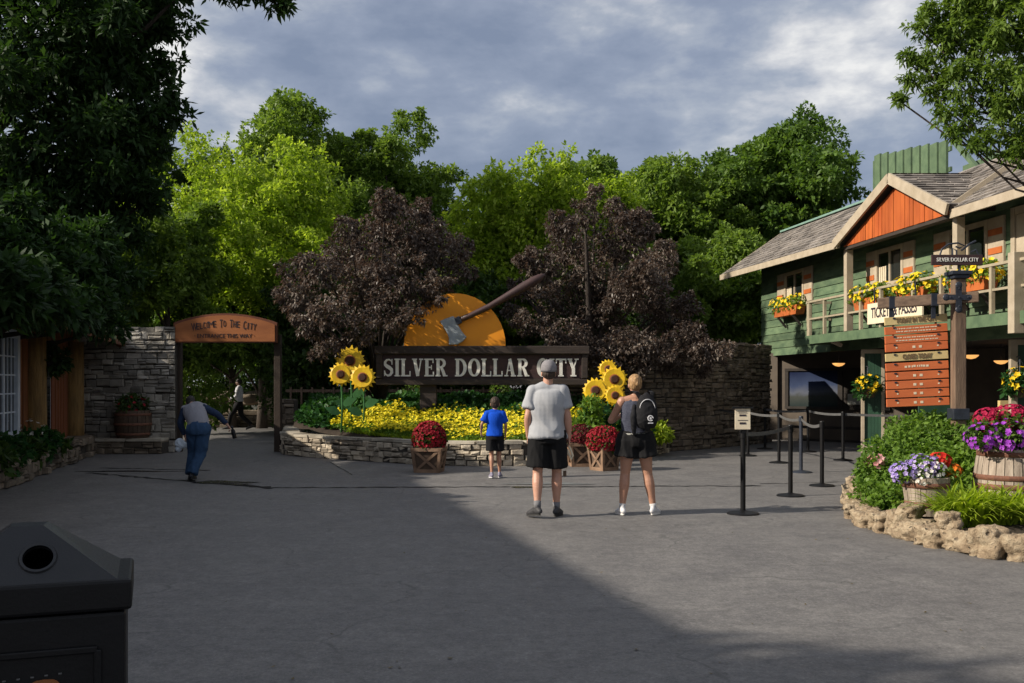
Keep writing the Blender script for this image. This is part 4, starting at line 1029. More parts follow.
# TICKETS & PASSES board, hung on the railing
tk = empty('tickets_sign', (0, 0, 0), 'cream board reading Tickets & Passes hung on the balcony railing', 'sign')
mb = MB(); slabm(mb, 18.42, 20.62, 2.78, 3.2, -.075, -.045); mb.build('board', M['cream'], tk)
for yy in (18.7, 20.35): mb = MB(); slabm(mb, yy-.02, yy+.02, 3.2, 3.48, -.06, -.05); mb.build('hanger_strap', M['iron'], tk)
c = W(19.52, -.08, 2.99); text_mesh('lettering', 'TICKETS & PASSES', .3, M['ink'], c, tk, rz=-(PI/2-.102)-.0, width=1.85, offset=.004)
# flower boxes
def flower_box(Y0, Y1, z, off, label, dens=1, cols=('gold', 'yellow')):
    yc = (Y0+Y1)/2; c = W(yc, off, z); r0 = empty('flower_box', c, label, 'flower box', 'orange flower boxes on the ticket building', rz=0)
    d = W(Y1, off, z)-W(Y0, off, z); L = d.length; an = math.atan2(d.y, d.x)
    mb = MB(); mb.box((0, 0, .12), (L, .26, .24), rz=an, taper=.86); mb.build('box', M['orange_box'], r0, bevel=.006)
    for s in (-.3, .3):
        mb = MB(); p = Vector((math.cos(an)*L*s, math.sin(an)*L*s, 0)); mb.bar(p+Vector((.13, 0, -.28)), p+Vector((-.1, 0, 0)), .05, .05); mb.build('bracket', M['dark_in'], r0)
    cl = [((math.cos(an)*L*s, math.sin(an)*L*s, .3), .24) for s in (-.4, -.2, 0, .2, .4)]
    f = empty('window_box_flowers', c+Vector((0, 0, 0)), label.replace('orange flower box', 'yellow flowers in the flower box'), 'flowers', 'yellow flowers in the flower boxes')
    foliage('foliage', cl, int(190*dens), .085, G['bush'], f, zmin=.1)
    for cn, n in zip(cols, (70, 36)):
        T, D = [], []
        for p, rr in cl: t, dd = clump_points(np.array(p)+np.array([0, 0, .03]), rr*1.05, int(n*dens/5)+1, .8, .8); T.append(t); D.append(dd)
        blossoms('blossoms', np.concatenate(T), np.concatenate(D)+np.array([-.3, -.2, .4]), .055, Pm[cn], f, 5)
flower_box(25.3, 27.0, 3.33, WO-.2, 'orange flower box under the leftmost upper window')
flower_box(20.3, 21.6, 3.12, .17, 'orange flower box behind the railing at the middle window')
flower_box(18.6, 19.7, 3.14, .17, 'orange flower box behind the railing above the tickets board')
flower_box(16.6, 17.8, 3.14, .17, 'orange flower box behind the railing right of the signpost')
def wall_basket(p, label):
    r0 = empty('hanging_basket', p, label, 'hanging basket', 'baskets of yellow flowers on the green doors')
    mb = MB(); mb.lathe([(.02, -.2), (.13, -.18), (.19, -.04), (.2, 0)], 16); mb.build('pot', M['crate_in'], r0, smooth=True)
    mb = MB(); [mb.tube([(.19*math.cos(a_), .19*math.sin(a_), 0), (0, 0, .5)], .004, 4) for a_ in (0, 2.1, 4.2)]; mb.tube([(0, 0, .5), (0, .12, .5)], .01, 4); mb.build('hanger', M['iron'], r0)
    foliage('foliage', [((0, 0, .08), .27), ((-.1, 0, -.02), .2)], 170, .09, G['ivy'], r0)
    t, d = clump_points(np.array([0, -.02, .1]), .26, 45, .8, .9); blossoms('blossoms', t, d+np.array([0, -.3, .4]), .055, Pm['gold'], r0, 5)
wall_basket(P(868, 389, 22.0), 'basket of yellow flowers hanging on the left green door')
wall_basket(P(1020, 386, 17.0), 'basket of yellow flowers on the green door at the right edge')

# ================================================================== signpost
sp_ = empty('signpost', (X(958.3, 12.5), 12.5, 0), 'old timber signpost with iron cross holding the orange direction boards', 'signpost')
px0 = X(958.3, 12.5); px_ = 0
zt = Z(279, 12.5)
mb = MB(); mb.box((0, 0, zt/2), (.145, .145, zt)); mb.build('post', M['oldwood'], sp_, bevel=.012)
mb = MB(); mb.box((0, 0, zt+.025), (.2, .2, .05)); mb.box((0, 0, zt+.07), (.26, .24, .05)); mb.build('post_cap', M['iron'], sp_, bevel=.01)
mb = MB(); mb.box((0, 0, Z(414, 12.5)), (.2, .2, .14)); mb.build('post_shoe', M['iron'], sp_, bevel=.006)
d = Vector((.86, -.48, 0)).normalized()
def L_(p): return p-Vector((px0, 12.5, 0))
bl = L_(P(877.5, 303.6, 12.85))-Vector((0, 0, 0)); br = L_(P(985.5, 295.5, 12.2)); 
bl = Vector((X(877.5, 12.72)-px0, .12, Z(303.6, 12.72))); br = Vector((X(985.5, 12.12)-px0, -.3, Z(295.5, 12.12)))
t0_ = -bl.x/(br.x-bl.x); dy_ = -.14-(bl.y+(br.y-bl.y)*t0_); bl.y += dy_; br.y += dy_
mb = MB(); mb.bar(bl, br, .1, .135); mb.build('crossbeam', M['oldbeam'], sp_, bevel=.012)
def bp_(t): return bl.lerp(br, t)
for t in ((892.5-877.5)/108, (938-877.5)/108):
    hg = MB(); p = bp_(t); hg.box(p, (.085, .125, .155)); hg.box(p+Vector((0, 0, -.15)), (.05, .02, .17)); hg.build('hanger_strap', M['iron'], sp_)
cr = MB(); c0 = bp_(t0_)+Vector((0, -.062, 0))
c0.x -= .085; cr.box(c0, (.07, .02, .3)); cr.box(c0+Vector((0, -.003, .0)), (.31, .02, .065))
for dx, dz in ((-.155, 0), (.155, 0), (0, .15), (0, -.15)): cr.ball(c0+Vector((dx, -.004, dz)), (.045, .016, .045), 10, 6)
for dx, dz in ((-.11, 0), (.11, 0), (0, .11), (0, -.11), (0, 0)): cr.ball(c0+Vector((dx, -.016, dz)), .013, 8, 5)
cr.build('iron_cross', M['iron'], sp_)
# name plate and iron scroll on top
z1 = Z(260.5, 12.5)
mb = MB(); mb.box((-.04, -.05, z1), (.64, .03, .13)); mb.build('name_plate', M['signboard'], sp_, bevel=.004)
text_mesh('name_lettering', 'SILVER DOLLAR CITY', .07, M['letter'], (-.04, -.068, z1), sp_, width=.52)
mb = MB()
mb.tube([(-.25, -.04, z1+.06), (-.22, -.04, z1+.14), (-.14, -.04, z1+.2), (-.02, -.04, z1+.215), (.06, -.04, z1+.18), (.0, -.04, z1+.15), (-.05, -.04, z1+.17)], .011, 6)
mb.tube([(.02, -.04, z1+.12), (.12, -.04, z1+.2), (.2, -.04, z1+.24)], .013, 6)
mb.tube([(-.09, -.04, z1+.06), (-.09, -.04, z1+.15), (-.04, -.04, z1+.12), (-.04, -.04, z1+.06)], .012, 6)
mb.tube([(.24, -.04, z1+.06), (.2, -.04, z1+.13), (.14, -.04, z1+.1)], .011, 6)
mb.tube([(0, -.03, zt+.09), (0, -.03, z1-.05)], .02, 8)
mb.build('iron_scroll', M['iron'], sp_)
# direction boards: they hang from the beam by chains, one sign
ds = empty('direction_sign', (X(916, 12.6), 12.62, 0), 'stack of orange and tan wooden boards hanging from the signpost beam', 'sign')
yc = [(319.6, 'tan', 'TODAY IN THE CITY'), (329.2, 'o', 2), (338.2, 'o', 2), (346.6, 'o', 0), (356.3, 'tan', 'CLOSED TODAY'), (366, 'o', 1), (375.2, 'o', 0), (384.2, 'o', 0), (393, 'o', 0), (402.1, 'o', 0)]
Yb = 12.62
import random as _r
rr = _r.Random(3)
for i, (py, kind, tx) in enumerate(yc):
    x = (X(915.6+(2.2*i/9), Yb))-ds.location.x; z = Z(py, Yb); tl = math.radians(3.9-1.6*i/9)
    h = .1; R_ = Matrix.Rotation(-tl, 4, 'Y') @ Matrix.Rotation(-.08, 4, 'X')*1
    R_ = Matrix.Rotation(math.radians(-4), 4, 'Z') @ Matrix.Rotation(-tl, 4, 'Y')
    mb = MB(); mb.box((x, 0, z), (.775, .03, h), M=R_); b_ = mb.build('board', M['tanboard' if kind == 'tan' else 'orangeboard'], ds, bevel=.004)
    if isinstance(tx, str): 
        t = text_mesh('lettering', tx, .085, M['inkbrown'], (0, 0, 0), b_, width=.5 if i == 0 else .36, offset=.002); t.matrix_local = Matrix.Translation((x, -.0, z)) @ R_ @ Matrix.Translation((0, -.02, 0))
    else:
        mk = MB(); s = lambda cx, cz, w, hh: mk.box(Vector((x, 0, z))+(R_ @ Vector((cx, -.0165, cz))), (w, .003, hh), M=R_)
        if tx == 0:
            for cx in (-.035, .045): s(cx, 0, .035, .03)
            for cx in (-.25, .26): s(cx, 0, .02, .018)
        elif tx == 1:
            xx = -.14
            while xx < .15: w = rr.uniform(.012, .03); s(xx, rr.uniform(-.004, .004), w, .025); xx += w+.012
        else:
            for zz in (.018, -.018):
                xx = -.26 if zz > 0 else -.24
                while xx < .26: w = rr.uniform(.01, .03); s(xx, zz, w, .012); xx += w+.01
        mk.build('lettering', M['cream'], b_)
    mk = MB()
    for cx in (-.27, .27):
        for zz in (.035,): mk.box(Vector((x, 0, z))+(R_ @ Vector((cx, -.018, zz))), (.03, .012, .02), M=R_)
    mk.build('link_staple', M['iron'], b_)
for cx in (-.27, .27): mb = MB(); mb.bar((cx, .03, Z(405, Yb)), (cx, .03, Z(312.5, Yb)), .025, .01, up=(0, 1, 0)); mb.build('hanging_strap', M['iron'], ds)
# ================================================================== stanchions
def stanchion(px, py, label, h=.98, mat='black', belt=None, sign=False, sag=.03):
    x, y = gp(px, py); r0 = empty('stanchion', (x, y, 0), label, 'stanchion', 'queue stanchions before the ticket building')
    mb = MB(); mb.lathe([(.19, 0), (.19, .012), (.17, .022), (.05, .04), (.03, .05)], 28); mb.build('base', M[mat], r0, smooth=False)
    mb = MB(); mb.lathe([(.031, .045), (.031, h)], 18); mb.lathe([(.04, h-.09), (.04, h-.005), (.034, h+.01)], 18); mb.build('post', M[mat], r0, smooth=False)
    if belt:
        q = Vector((*belt[:2], 0))-Vector((x, y, 0)); n = 12; mb = MB(); vs = []
        u = q.normalized()*.042; s = Vector((-u.y, u.x, 0)).normalized()*.0015
        for i in range(n+1):
            t = i/n; p = u.lerp(q-u, t)+Vector((0, 0, h-.045-sag*4*t*(1-t)+(belt[2] if len(belt) > 2 else 0)*t))
            tw = .0; vs += [p+s+Vector((0, 0, .024)), p-s+Vector((0, 0, .024)), p-s-Vector((0, 0, .024)), p+s-Vector((0, 0, .024))]
        fs = [(4*i+k, 4*i+(k+1) % 4, 4*i+4+(k+1) % 4, 4*i+4+k) for i in range(n) for k in range(4)]+[(3, 2, 1, 0), (4*n, 4*n+1, 4*n+2, 4*n+3)]
        mb.add(vs, fs); mb.build('belt', M['belt'], r0)
    if sign:
        mb = MB(); mb.box((-.015, -.045, 1.14), (.185, .012, .25)); f = mb.build('sign_plate', M['cream'], r0, bevel=.003)
        mb = MB(); mb.box((-.015, -.045, 1.275), (.25, .05, .02)); mb.box((0, -.03, 1.0), (.05, .02, .06)); mb.build('sign_frame', M['black'], f)
        mb = MB()
        for zz, w, hh in ((1.235, .11, .006), (1.215, .10, .006), (1.185, .08, .02), (1.125, .12, .006), (1.09, .075, .022)): mb.box((-.015, -.053, zz), (w, .003, hh))
        mb.build('lettering', M['ink'], f)
    return r0
g1 = gp(743, 514); g2 = gp(790.5, 496); g3 = gp(822, 486); g4 = gp(801, 472.5); g5 = gp(779, 463); g6 = gp(843, 460.5)
stanchion(743, 514, 'stanchion with a cream notice plate, nearest the woman', h=1.0, belt=g2, sign=True)
stanchion(790.5, 496, 'black stanchion just right of the one with the notice', belt=None)
stanchion(822, 486, 'black stanchion nearest the stone-edged planter')
stanchion(801, 472.5, 'pale grey stanchion in the middle of the queue, with two belts', mat='iron', belt=g3, sag=.07)
stanchion(779, 463, 'black stanchion behind the middle ones, its belt going right', belt=g4, sag=.05)
g7 = (9.6, 19.6)
stanchion(843, 460.5, 'black stanchion at the foot of the left green door', belt=g7)
stanchion(748, 456, 'black stanchion in the shade in front of the dark stone wall', belt=g5)
stanchion(716, 447, 'black stanchion standing close against the dark stone wall', belt=gp(748, 456))
stanchion(808, 452, 'stanchion deep in the shade before the landscape panel', belt=g6)
stanchion(765, 449, 'stanchion in the shade by the corner column', belt=gp(808, 452))

# ================================================================== trash can
tcx = Vector((-1.107, 2.9, 0)); yaw = math.radians(20.0)
bn = empty('trash_can', (0, 0, 0), 'black square trash can with pyramid lid and round hole', 'trash can')
Rz = Matrix.Rotation(yaw, 4, 'Z'); w = .585
bn.matrix_world = Matrix.Translation(tcx) @ Rz @ Matrix.Translation((-w/2, .19, 0)); bn.rotation_mode = 'XYZ'
z0, z1, z2 = .91, 1.0, 1.148
dp = .38; mb = MB(); mb.box((0, 0, .455), (w-.035, dp-.035, .9)); mb.build('body', M['black'], bn, bevel=.012)
mb = MB(); mb.box((0, 0, (z0+z1)/2), (w, dp, z1-z0)); mb.build('lid_rim', M['black'], bn, bevel=.01)
# pyramid lid as four sloping faces; the front one has a round hole
M['lid'] = pm('lid_powder_coat', (.011, .012, .014), (.017, .018, .02), 8, .38, .12, 150)
ap = .085; hw = w/2-.04; hd_ = dp/2-.012
mb = MB(); cor = [Vector((-hw, -hd_, z1)), Vector((hw, -hd_, z1)), Vector((hw, hd_, z1)), Vector((-hw, hd_, z1))]
tp = [Vector((-.045, -.045, z2)), Vector((.045, -.045, z2)), Vector((.05, .045, z2)), Vector((-.05, .045, z2))]
def holed(A_, B_, C_, D_, u, v, r_, n=28):
    "quad A B C D (A,B bottom) with a round hole centred at u,v of the face"
    o = A_.lerp(B_, u).lerp(D_.lerp(C_, u), v); ex = (B_-A_).normalized(); ey = ((D_+C_)/2-(A_+B_)/2).normalized(); ez = ex.cross(ey)
    out = []; per = [A_, B_, C_, D_]
    hole = [o+ex*r_*math.cos(2*PI*i/n)+ey*r_*math.sin(2*PI*i/n) for i in range(n)]
    def onb(a):
        dr = ex*math.cos(a)+ey*math.sin(a); best = None
        for i in range(4):
            p, q = per[i], per[(i+1) % 4]; e = q-p; den = dr.dot(ex)*e.dot(ey)-dr.dot(ey)*e.dot(ex)
            if abs(den) < 1e-9: continue
            w_ = p-o; t = (w_.dot(ex)*e.dot(ey)-w_.dot(ey)*e.dot(ex))/den; s = (w_.dot(ex)*dr.dot(ey)-w_.dot(ey)*dr.dot(ex))/den
            if t > 0 and -1e-6 <= s <= 1+1e-6 and (best is None or t < best): best = t
        return o+dr*best
    angs = [2*PI*i/n for i in range(n)]
    for c_ in per: angs.append(math.atan2((c_-o).dot(ey), (c_-o).dot(ex)) % (2*PI))
    angs = sorted(set(angs)); m = len(angs)
    hv = [o+ex*r_*math.cos(a)+ey*r_*math.sin(a) for a in angs]; bv = [onb(a) for a in angs]
    mb.add(hv+bv, [(i, m+i, m+(i+1) % m, (i+1) % m) for i in range(m)])
    mb.add(hv+[h-ez*.012 for h in hv], [(i, (i+1) % m, m+(i+1) % m, m+i) for i in range(m)])
    mb2 = MB(); cc = [o+ez*.003]; 
    rg = [[h+ez*z for h in [o+ex*q*math.cos(a)+ey*q*math.sin(a) for a in angs]] for q, z in ((r_+.012, -.001), (r_+.008, .006), (r_, .005))]
    vs = [v for r in rg for v in r]; mb2.add(vs, [(k*m+i, k*m+(i+1) % m, (k+1)*m+(i+1) % m, (k+1)*m+i) for k in range(2) for i in range(m)])
    return mb2
rim = holed(cor[0], cor[1], tp[1], tp[0], .615, .43, .041)
mb.add(cor+tp, [(1, 2, 6, 5), (2, 3, 7, 6), (3, 0, 4, 7), (4, 5, 6, 7)])
lid = mb.build('lid', M['lid'], bn); s = lid.modifiers.new('t', 'SOLIDIFY'); s.thickness = .006; s.offset = -1
rim.build('hole_rim', M['lid'], lid)
mb = MB(); mb.box((0, 0, z1+.004), (w-.1, dp-.05, .004)); mb.build('bin_throat', M['dark_in'], bn)
yf = -(dp-.035)/2
mb = MB(); fr = .4
for c_, sz in (((-fr/2, yf-.004, .42), (.022, .012, .76)), ((fr/2, yf-.004, .42), (.022, .012, .76)), ((0, yf-.004, .80), (fr, .012, .022)), ((0, yf-.004, .04), (fr, .012, .022))): mb.box(c_, sz)
pn = mb.build('panel_frame', M['black'], bn, bevel=.005)
# round orange emblem on the panel, only its top in view
mb = MB(); M['emblem'] = flat('faded_orange_print', (.22, .075, .02), .7); M['emblem'].node_tree.nodes['Principled BSDF']
def blob(cx, cz, rx, rz):
    n = 24; mb.prism([(cx+rx*math.copysign(abs(math.cos(2*PI*i/n))**.6, math.cos(2*PI*i/n)), cz+rz*math.copysign(abs(math.sin(2*PI*i/n))**.8, math.sin(2*PI*i/n))) for i in range(n)], Matrix.Translation((0, yf-.002, 0)), .003)
ez_ = .715
blob(-.045, ez_-.06, .062, .062); blob(.06, ez_-.055, .05, .066)
mb.build('emblem', M['emblem'], pn)
mb = MB()
for i in range(6): mb.box((-.08+.036*i, yf-.003, ez_+.014+.002*i), (.009, .003, .004))
mb.build('small_print', M['belt'], pn)

# ================================================================== crate planters
def crate(px, py, wpx, hpx, label, yaw, flower, fcol, flabel, fr=.33, fh=.2):
    x, y = gp(px, py); k = y/F; w = wpx*k; h = hpx*k
    r0 = empty('crate_planter', (x, y+w*.45, 0), label, 'planter', 'wooden crate planters with crossed slats', rz=yaw)
    mb = MB(); b_ = w*.8
    mb.box((0, 0, h/2), (w-.05, w-.05, h-.02), taper=b_/w); mb.build('inner_box', M['crate_in'], r0)
    sl = MB()
    def face(rot):
        R_ = Matrix.Rotation(rot, 4, 'Z')
        def q(u, v): # u -1..1, v 0..1
            ww = (b_+(w-b_)*v)/2; return R_ @ Vector((u*ww, -ww, v*h))
        t = .055
        for u in (-.9, .9): sl.bar(q(u, .0), q(u, 1.0), .05, .022, up=R_ @ Vector((0, -1, 0)))
        for v in (.07, .93): sl.bar(q(-.84, v), q(.84, v), .02, .06)
        sl.bar(q(-.8, .12)+R_ @ Vector((0, .004, 0)), q(.8, .88)+R_ @ Vector((0, .004, 0)), .045, .016, up=R_ @ Vector((0, -1, 0)))
        sl.bar(q(.8, .12)+R_ @ Vector((0, .009, 0)), q(-.8, .88)+R_ @ Vector((0, .009, 0)), .045, .016, up=R_ @ Vector((0, -1, 0)))
    for i in range(4): face(i*PI/2)
    sl.build('crossed_slats', M['crate'], r0)
    mb = MB(); mb.box((0, 0, h+.0), (w-.06, w-.06, .03)); mb.build('soil', M['soil'], r0)
    f = empty('potted_flowers', (x, y+w*.45, h), flabel, 'flowers', 'flowers in the crate planters')
    foliage('foliage', [((0, 0, fh*.4), fr*.9)], 220, .08, G['deep'], f, zmin=-.02)
    t, d_ = clump_points(np.array([0, 0, fh*.4]), fr, 1500, fh/fr, .86); t[:, 2] = np.maximum(t[:, 2], -.05)
    blossoms('blossoms', t, d_+RS.normal(size=d_.shape)*.45, .027, Pm[fcol], f, 5, .5)
crate(428, 473, 31, 25, 'crate planter standing alone in front of the low bed wall', -.12, None, 'red', 'round mound of red mums in the lone crate', .3, .33)
crate(582, 467, 27, 24, 'crate planter right beside the standing man', .1, None, 'darkred', 'dark red and green foliage in the crate beside the man', .3, .24)
crate(605, 471, 24, 24, 'crate planter between the man and the woman, turned sideways', .62, None, 'red', 'bright red flowers in the crate beside the woman', .33, .26)
# leafy plants right of the bed behind the crates
for i, (px, py, Y, h_, r_, g_) in enumerate(((588, 425, 20.0, .95, .3, 'bush'), (632, 420, 20.6, .5, .35, 'ivy'), (575, 432, 19.9, .35, .3, 'bush'), (655, 430, 21.6, .2, .35, 'lime'), (600, 425, 20.3, .5, .3, 'ivy'))):
    x = X(px, Y); z = bed_z(x, Y) if i != 3 else .42
    pl = empty('leafy_plant', (x, Y, z-.05), ['tall bright green leafy plant between the man and the sunflowers', 'dark leafy plant behind the woman', 'low bright plant beside the man above the crate', 'yellow-green trailing plant on the wall right of the woman', 'leafy plant at the foot of the right sunflowers'][i], 'plant', 'leafy plants at the right end of the bed')
    foliage('foliage', [((0, 0, h_*.35), r_), ((.05, 0, h_*.75), r_*.7)], 170, .12, G[g_], pl, zmin=.02)
    mb = MB(); [mb.tube([(0, 0, -.1), (random.uniform(-.1, .1), random.uniform(-.1, .1), h_*.75)], .012, 4) for _ in range(4)]; mb.build('stems', M['stem'], pl)

# ================================================================== right-hand planter island
edge = [gp(862, 492), gp(853.5, 506), gp(866, 523), gp(893, 534), gp(935, 545.5), gp(985, 555.5), gp(1035, 561)]
edge = [edge[0], edge[1], edge[2], edge[3], edge[4], edge[5], edge[6], (5.6, 8.35), (6.6, 8.2)]
ep = smooth_path([(6.6, 16.0), (5.8, 15.4)]+edge, 5); Le = path_len(ep)
cenp = Vector((6.8, 11.3, 0))
mb = MB(); rim_ = [Vector((*p, 0)) for p in ep]+[Vector((8.6, 8.6, 0)), Vector((9.0, 13.5, 0)), Vector((7.0, 15.0, 0))]
rings = [(1.0, .0), (.97, .08), (.85, .13), (.4, .22), (.02, .26)]; vs = []
for s_, z in rings: vs += [cenp+(p-cenp)*s_+Vector((0, 0, z)) for p in rim_]
n = len(rim_); mb.add(vs, [(k*n+i, k*n+(i+1) % n, (k+1)*n+(i+1) % n, (k+1)*n+i) for k in range(4) for i in range(n)])
tag(mb.build('planter_soil', M['soil'], smooth=True), kind='structure')
def rock(c, sz, seed, label, rz=0, group='honeycomb limestone rocks edging the planter'):
    r = random.Random(seed); mb = MB(); n, m = 34, 24; mb.ball((0, 0, 0), 1, n, m)
    off = Vector((seed*3.7, seed*1.3, seed*2.1)); out = []
    from mathutils import noise
    for v in mb.v:
        p = Vector(v); bx = max(abs(p.x), abs(p.y), abs(p.z)); p2 = p.lerp(p/bx*.85, .8)
        k = 1+.34*noise.noise(p*1.2+off)+.22*noise.noise(p*2.8+off)+.1*noise.noise(p*6+off)
        cel = noise.voronoi(p*3.0+off)[0][0]; k -= .2*max(0, .4-cel)/.4
        q = p2*k; out.append((q.x*sz[0]/2, q.y*sz[1]/2, max(-sz[2]*.4, q.z*sz[2]/2)))
    mb.v = out; o = mb.build('border_rock', M['rock'], smooth=True); o.location = (c[0], c[1], sz[2]*.36); o.rotation_euler = (r.uniform(-.12, .12), r.uniform(-.12, .12), rz)
    return tag(o, label, 'rock', group)
names = ['rock at the far end of the planter edge beside the green bush', 'pitted rock standing tallest at the left corner of the planter', 'broad rock behind the left corner of the planter edge', 'rock just left of the half barrel', 'rock below the violet flowers left of the half barrel', 'rounded rock directly below the half barrel', 'pitted rock right of the half barrel', 'small rock under the first yellow-green leaf blades', 'large rock under the middle of the leaf blades', 'flat-faced pale block rock in the planter edge', 'tall pitted rock near the right frame edge', 'dark-hollowed rock at the right frame edge', 'low rock cut by the right frame edge']
s = .3; i = 0; r = random.Random(12)
while s < Le[-1]-.2 and i < 30:
    w = r.uniform(.2, .4); p, d = path_at(ep, Le, s+w/2); hgt = r.uniform(.17, .26)
    rock((p.x+r.uniform(-.03, .03), p.y+r.uniform(-.03, .03)), (w*1.14, r.uniform(.24, .36), hgt*1.25), i+3, names[i] if i < len(names) else 'rock beyond the right frame edge', math.atan2(d.y, d.x)); s += w; i += 1
for j, (t_, up) in enumerate(((3.6, .2), (4.3, .2), (6.6, .2), (7.3, .2), (2.5, .2))):
    p, d = path_at(ep, Le, t_); nrm = Vector((-d.y, d.x, 0)); q = p+nrm*.12
    if (q-cenp).length > (p-cenp).length: q = p-nrm*.12
    o = rock((q.x, q.y), (.3, .24, .2), 40+j, ['small upper rock stacked behind the left corner', 'small upper rock beside the half barrel foot', 'upper rock stacked among the leaf blades', 'upper rock near the right edge of the planter', 'small upper rock at the bush end of the edge'][j], .4*j); o.location.z = up+.03
# barrels
b1 = barrel('half_barrel', 'low half barrel with rusty hoops at the planter edge', (X(925.5, 10.75), 10.75, .15), .25, .25, .19, .41, (.3, .8), half=True)
b2_ = barrel('whisky_barrel', 'big weathered grey barrel with rusty hoop at the right edge', (X(1010, 10.7), 10.7, .08), .31, .36, .3, .79, (.12, .5, .62, .93))
def flowers_at(c, label, layers, leafmat_, lr, lz=.8, n=320, ls=.075, zmin=-.12):
    f = empty('potted_flowers', c, label, 'flowers'); foliage('foliage', lr, n, ls, G[leafmat_], f, zmin=zmin)
    for col, cen, r_, m, sz, pet in layers:
        t, d_ = clump_points(np.array(cen, float), r_, m, lz, .75); blossoms('blossoms', t, d_+np.array([0, -.2, .35]), sz, Pm[col], f, pet, .35)
flowers_at((X(925.5, 10.75), 10.75, .63), 'violet, white and red flowers spilling over the half barrel',
           [('violet', (-.26, -.06, -.02), .15, 70, .026, 5), ('violet', (-.08, -.08, .05), .17, 80, .026, 5), ('violet', (.06, -.06, .06), .12, 60, .026, 5), ('white', (-.1, -.2, -.06), .1, 45, .02, 5), ('white', (.02, -.14, .02), .14, 50, .022, 5), ('scarlet', (.15, -.02, .1), .11, 60, .036, 4), ('orange', (.27, -.06, .0), .09, 40, .03, 4)],
           'bush', [((-.2, 0, -.02), .17), ((0, 0, .0), .2), ((.2, 0, -.02), .17)], ls=.055)
flowers_at((X(1003, 10.6), 10.6, .93), 'crimson plumes above purple flowers in the big barrel',
           [('crimson', (-.1, .08, .24), .17, 300, .026, 4), ('crimson', (.12, .06, .26), .19, 380, .026, 4), ('crimson', (.36, .06, .22), .18, 300, .026, 4), ('purple', (-.28, -.12, .08), .18, 80, .028, 5), ('purple', (-.02, -.18, .1), .2, 90, .028, 5), ('purple', (.3, -.2, .06), .18, 60, .028, 5), ('purple', (-.1, -.3, .0), .07, 24, .03, 5)],
           'mid', [((-.2, -.05, .08), .2), ((.05, -.05, .12), .24), ((.3, -.05, .1), .22)], n=500, ls=.06, zmin=-.02)
# leafy bush mass
bu = empty('bush', (X(925, 12.2), 12.2, .3), 'big bright green leafy bush filling the stone-edged planter', 'bush')
cl = []
for px, py, Y, r_ in ((880, 480, 11.9, .3), (872, 492, 11.6, .24), (892, 458, 12.2, .38), (915, 448, 12.4, .42), (940, 445, 12.6, .42), (965, 447, 12.6, .42), (905, 475, 11.8, .36), (935, 465, 12.0, .4), (962, 470, 11.8, .36), (890, 500, 11.2, .24), (985, 450, 12.2, .4), (930, 427, 12.8, .26), (903, 432, 12.7, .24), (915, 424, 12.9, .16), (945, 424, 12.9, .18), (870, 468, 11.9, .18), (958, 430, 12.9, .28), (960, 490, 11.4, .26), (878, 505, 11.3, .18)):
    p = P(px, py, Y)-bu.location; cl.append((tuple(p), r_))
foliage('foliage', cl, 5600, .062, G['bush'], bu, k=5, asp=.55, spread=1.0, droop=.2)
mb = MB()
for p, r_ in cl: mb.tube([(p[0]*.5, p[1]*.6, -.1), (p[0]*.8, p[1]*.8, p[2]*.5), p], .012, 4)
mb.build('stems', M['stem'], bu)
pk = empty('small_flowers', P(877, 462, 11.8), 'small pale pink flowers at the left tip of the bush', 'flowers')
foliage('foliage', [((0, 0, -.04), .1)], 40, .06, G['bush'], pk); t, d_ = clump_points(np.zeros(3), .13, 40); blossoms('blossoms', t, d_, .035, Pm['pink'], pk, 5)
# arching yellow-green blades
def blades(c, n, L, label, seed):
    rs = random.Random(seed); f = empty('daylily_clump', c, label, 'plant', 'clumps of yellow-green leaf blades'); mb = MB()
    for _ in range(n):
        a = rs.uniform(0, 2*PI); l = L*rs.uniform(.6, 1.15); ln = rs.uniform(.45, 1.1); w = rs.uniform(.012, .02); u = Vector((math.cos(a), math.sin(a), 0)); s_ = Vector((-u.y, u.x, 0)); o = Vector((rs.uniform(-.1, .1), rs.uniform(-.1, .1), 0)); vs = []
        for i in range(7):
            t = i/6; q = o+u*(l*ln*(t**1.3)*.85)+Vector((0, 0, l*(1.0*t-.62*ln*t**2.4))); ww = w*(1-t**2.5)+.001
            vs += [q+s_*ww, q-s_*ww]
        mb.add(vs, [(2*i, 2*i+1, 2*i+3, 2*i+2) for i in range(6)])
    mb.build('blades', G['lime'], f)
for i, (px, py) in enumerate(((956, 522), (966, 520), (982, 522), (1003, 524), (1022, 527), (972, 508), (995, 510), (1018, 512), (1042, 520), (966, 512))):
    Y = 10.0 if i < 5 else 10.5; x = X(px, Y)
    blades((x, Y, .1), 150, .64 if i < 5 else .48, ['yellow-green blade clump hanging over the edge right of the half barrel', 'blade clump second from the half barrel along the edge', 'blade clump in the middle of the planter front', 'blade clump in front of the big barrel', 'blade clump by the right frame edge in front', 'inner blade clump between the half barrel and the big barrel', 'inner blade clump at the foot of the big barrel', 'inner blade clump right of the big barrel foot', 'blade clump beyond the right frame edge', 'inner blade clump beside the half barrel'][i], i+50)
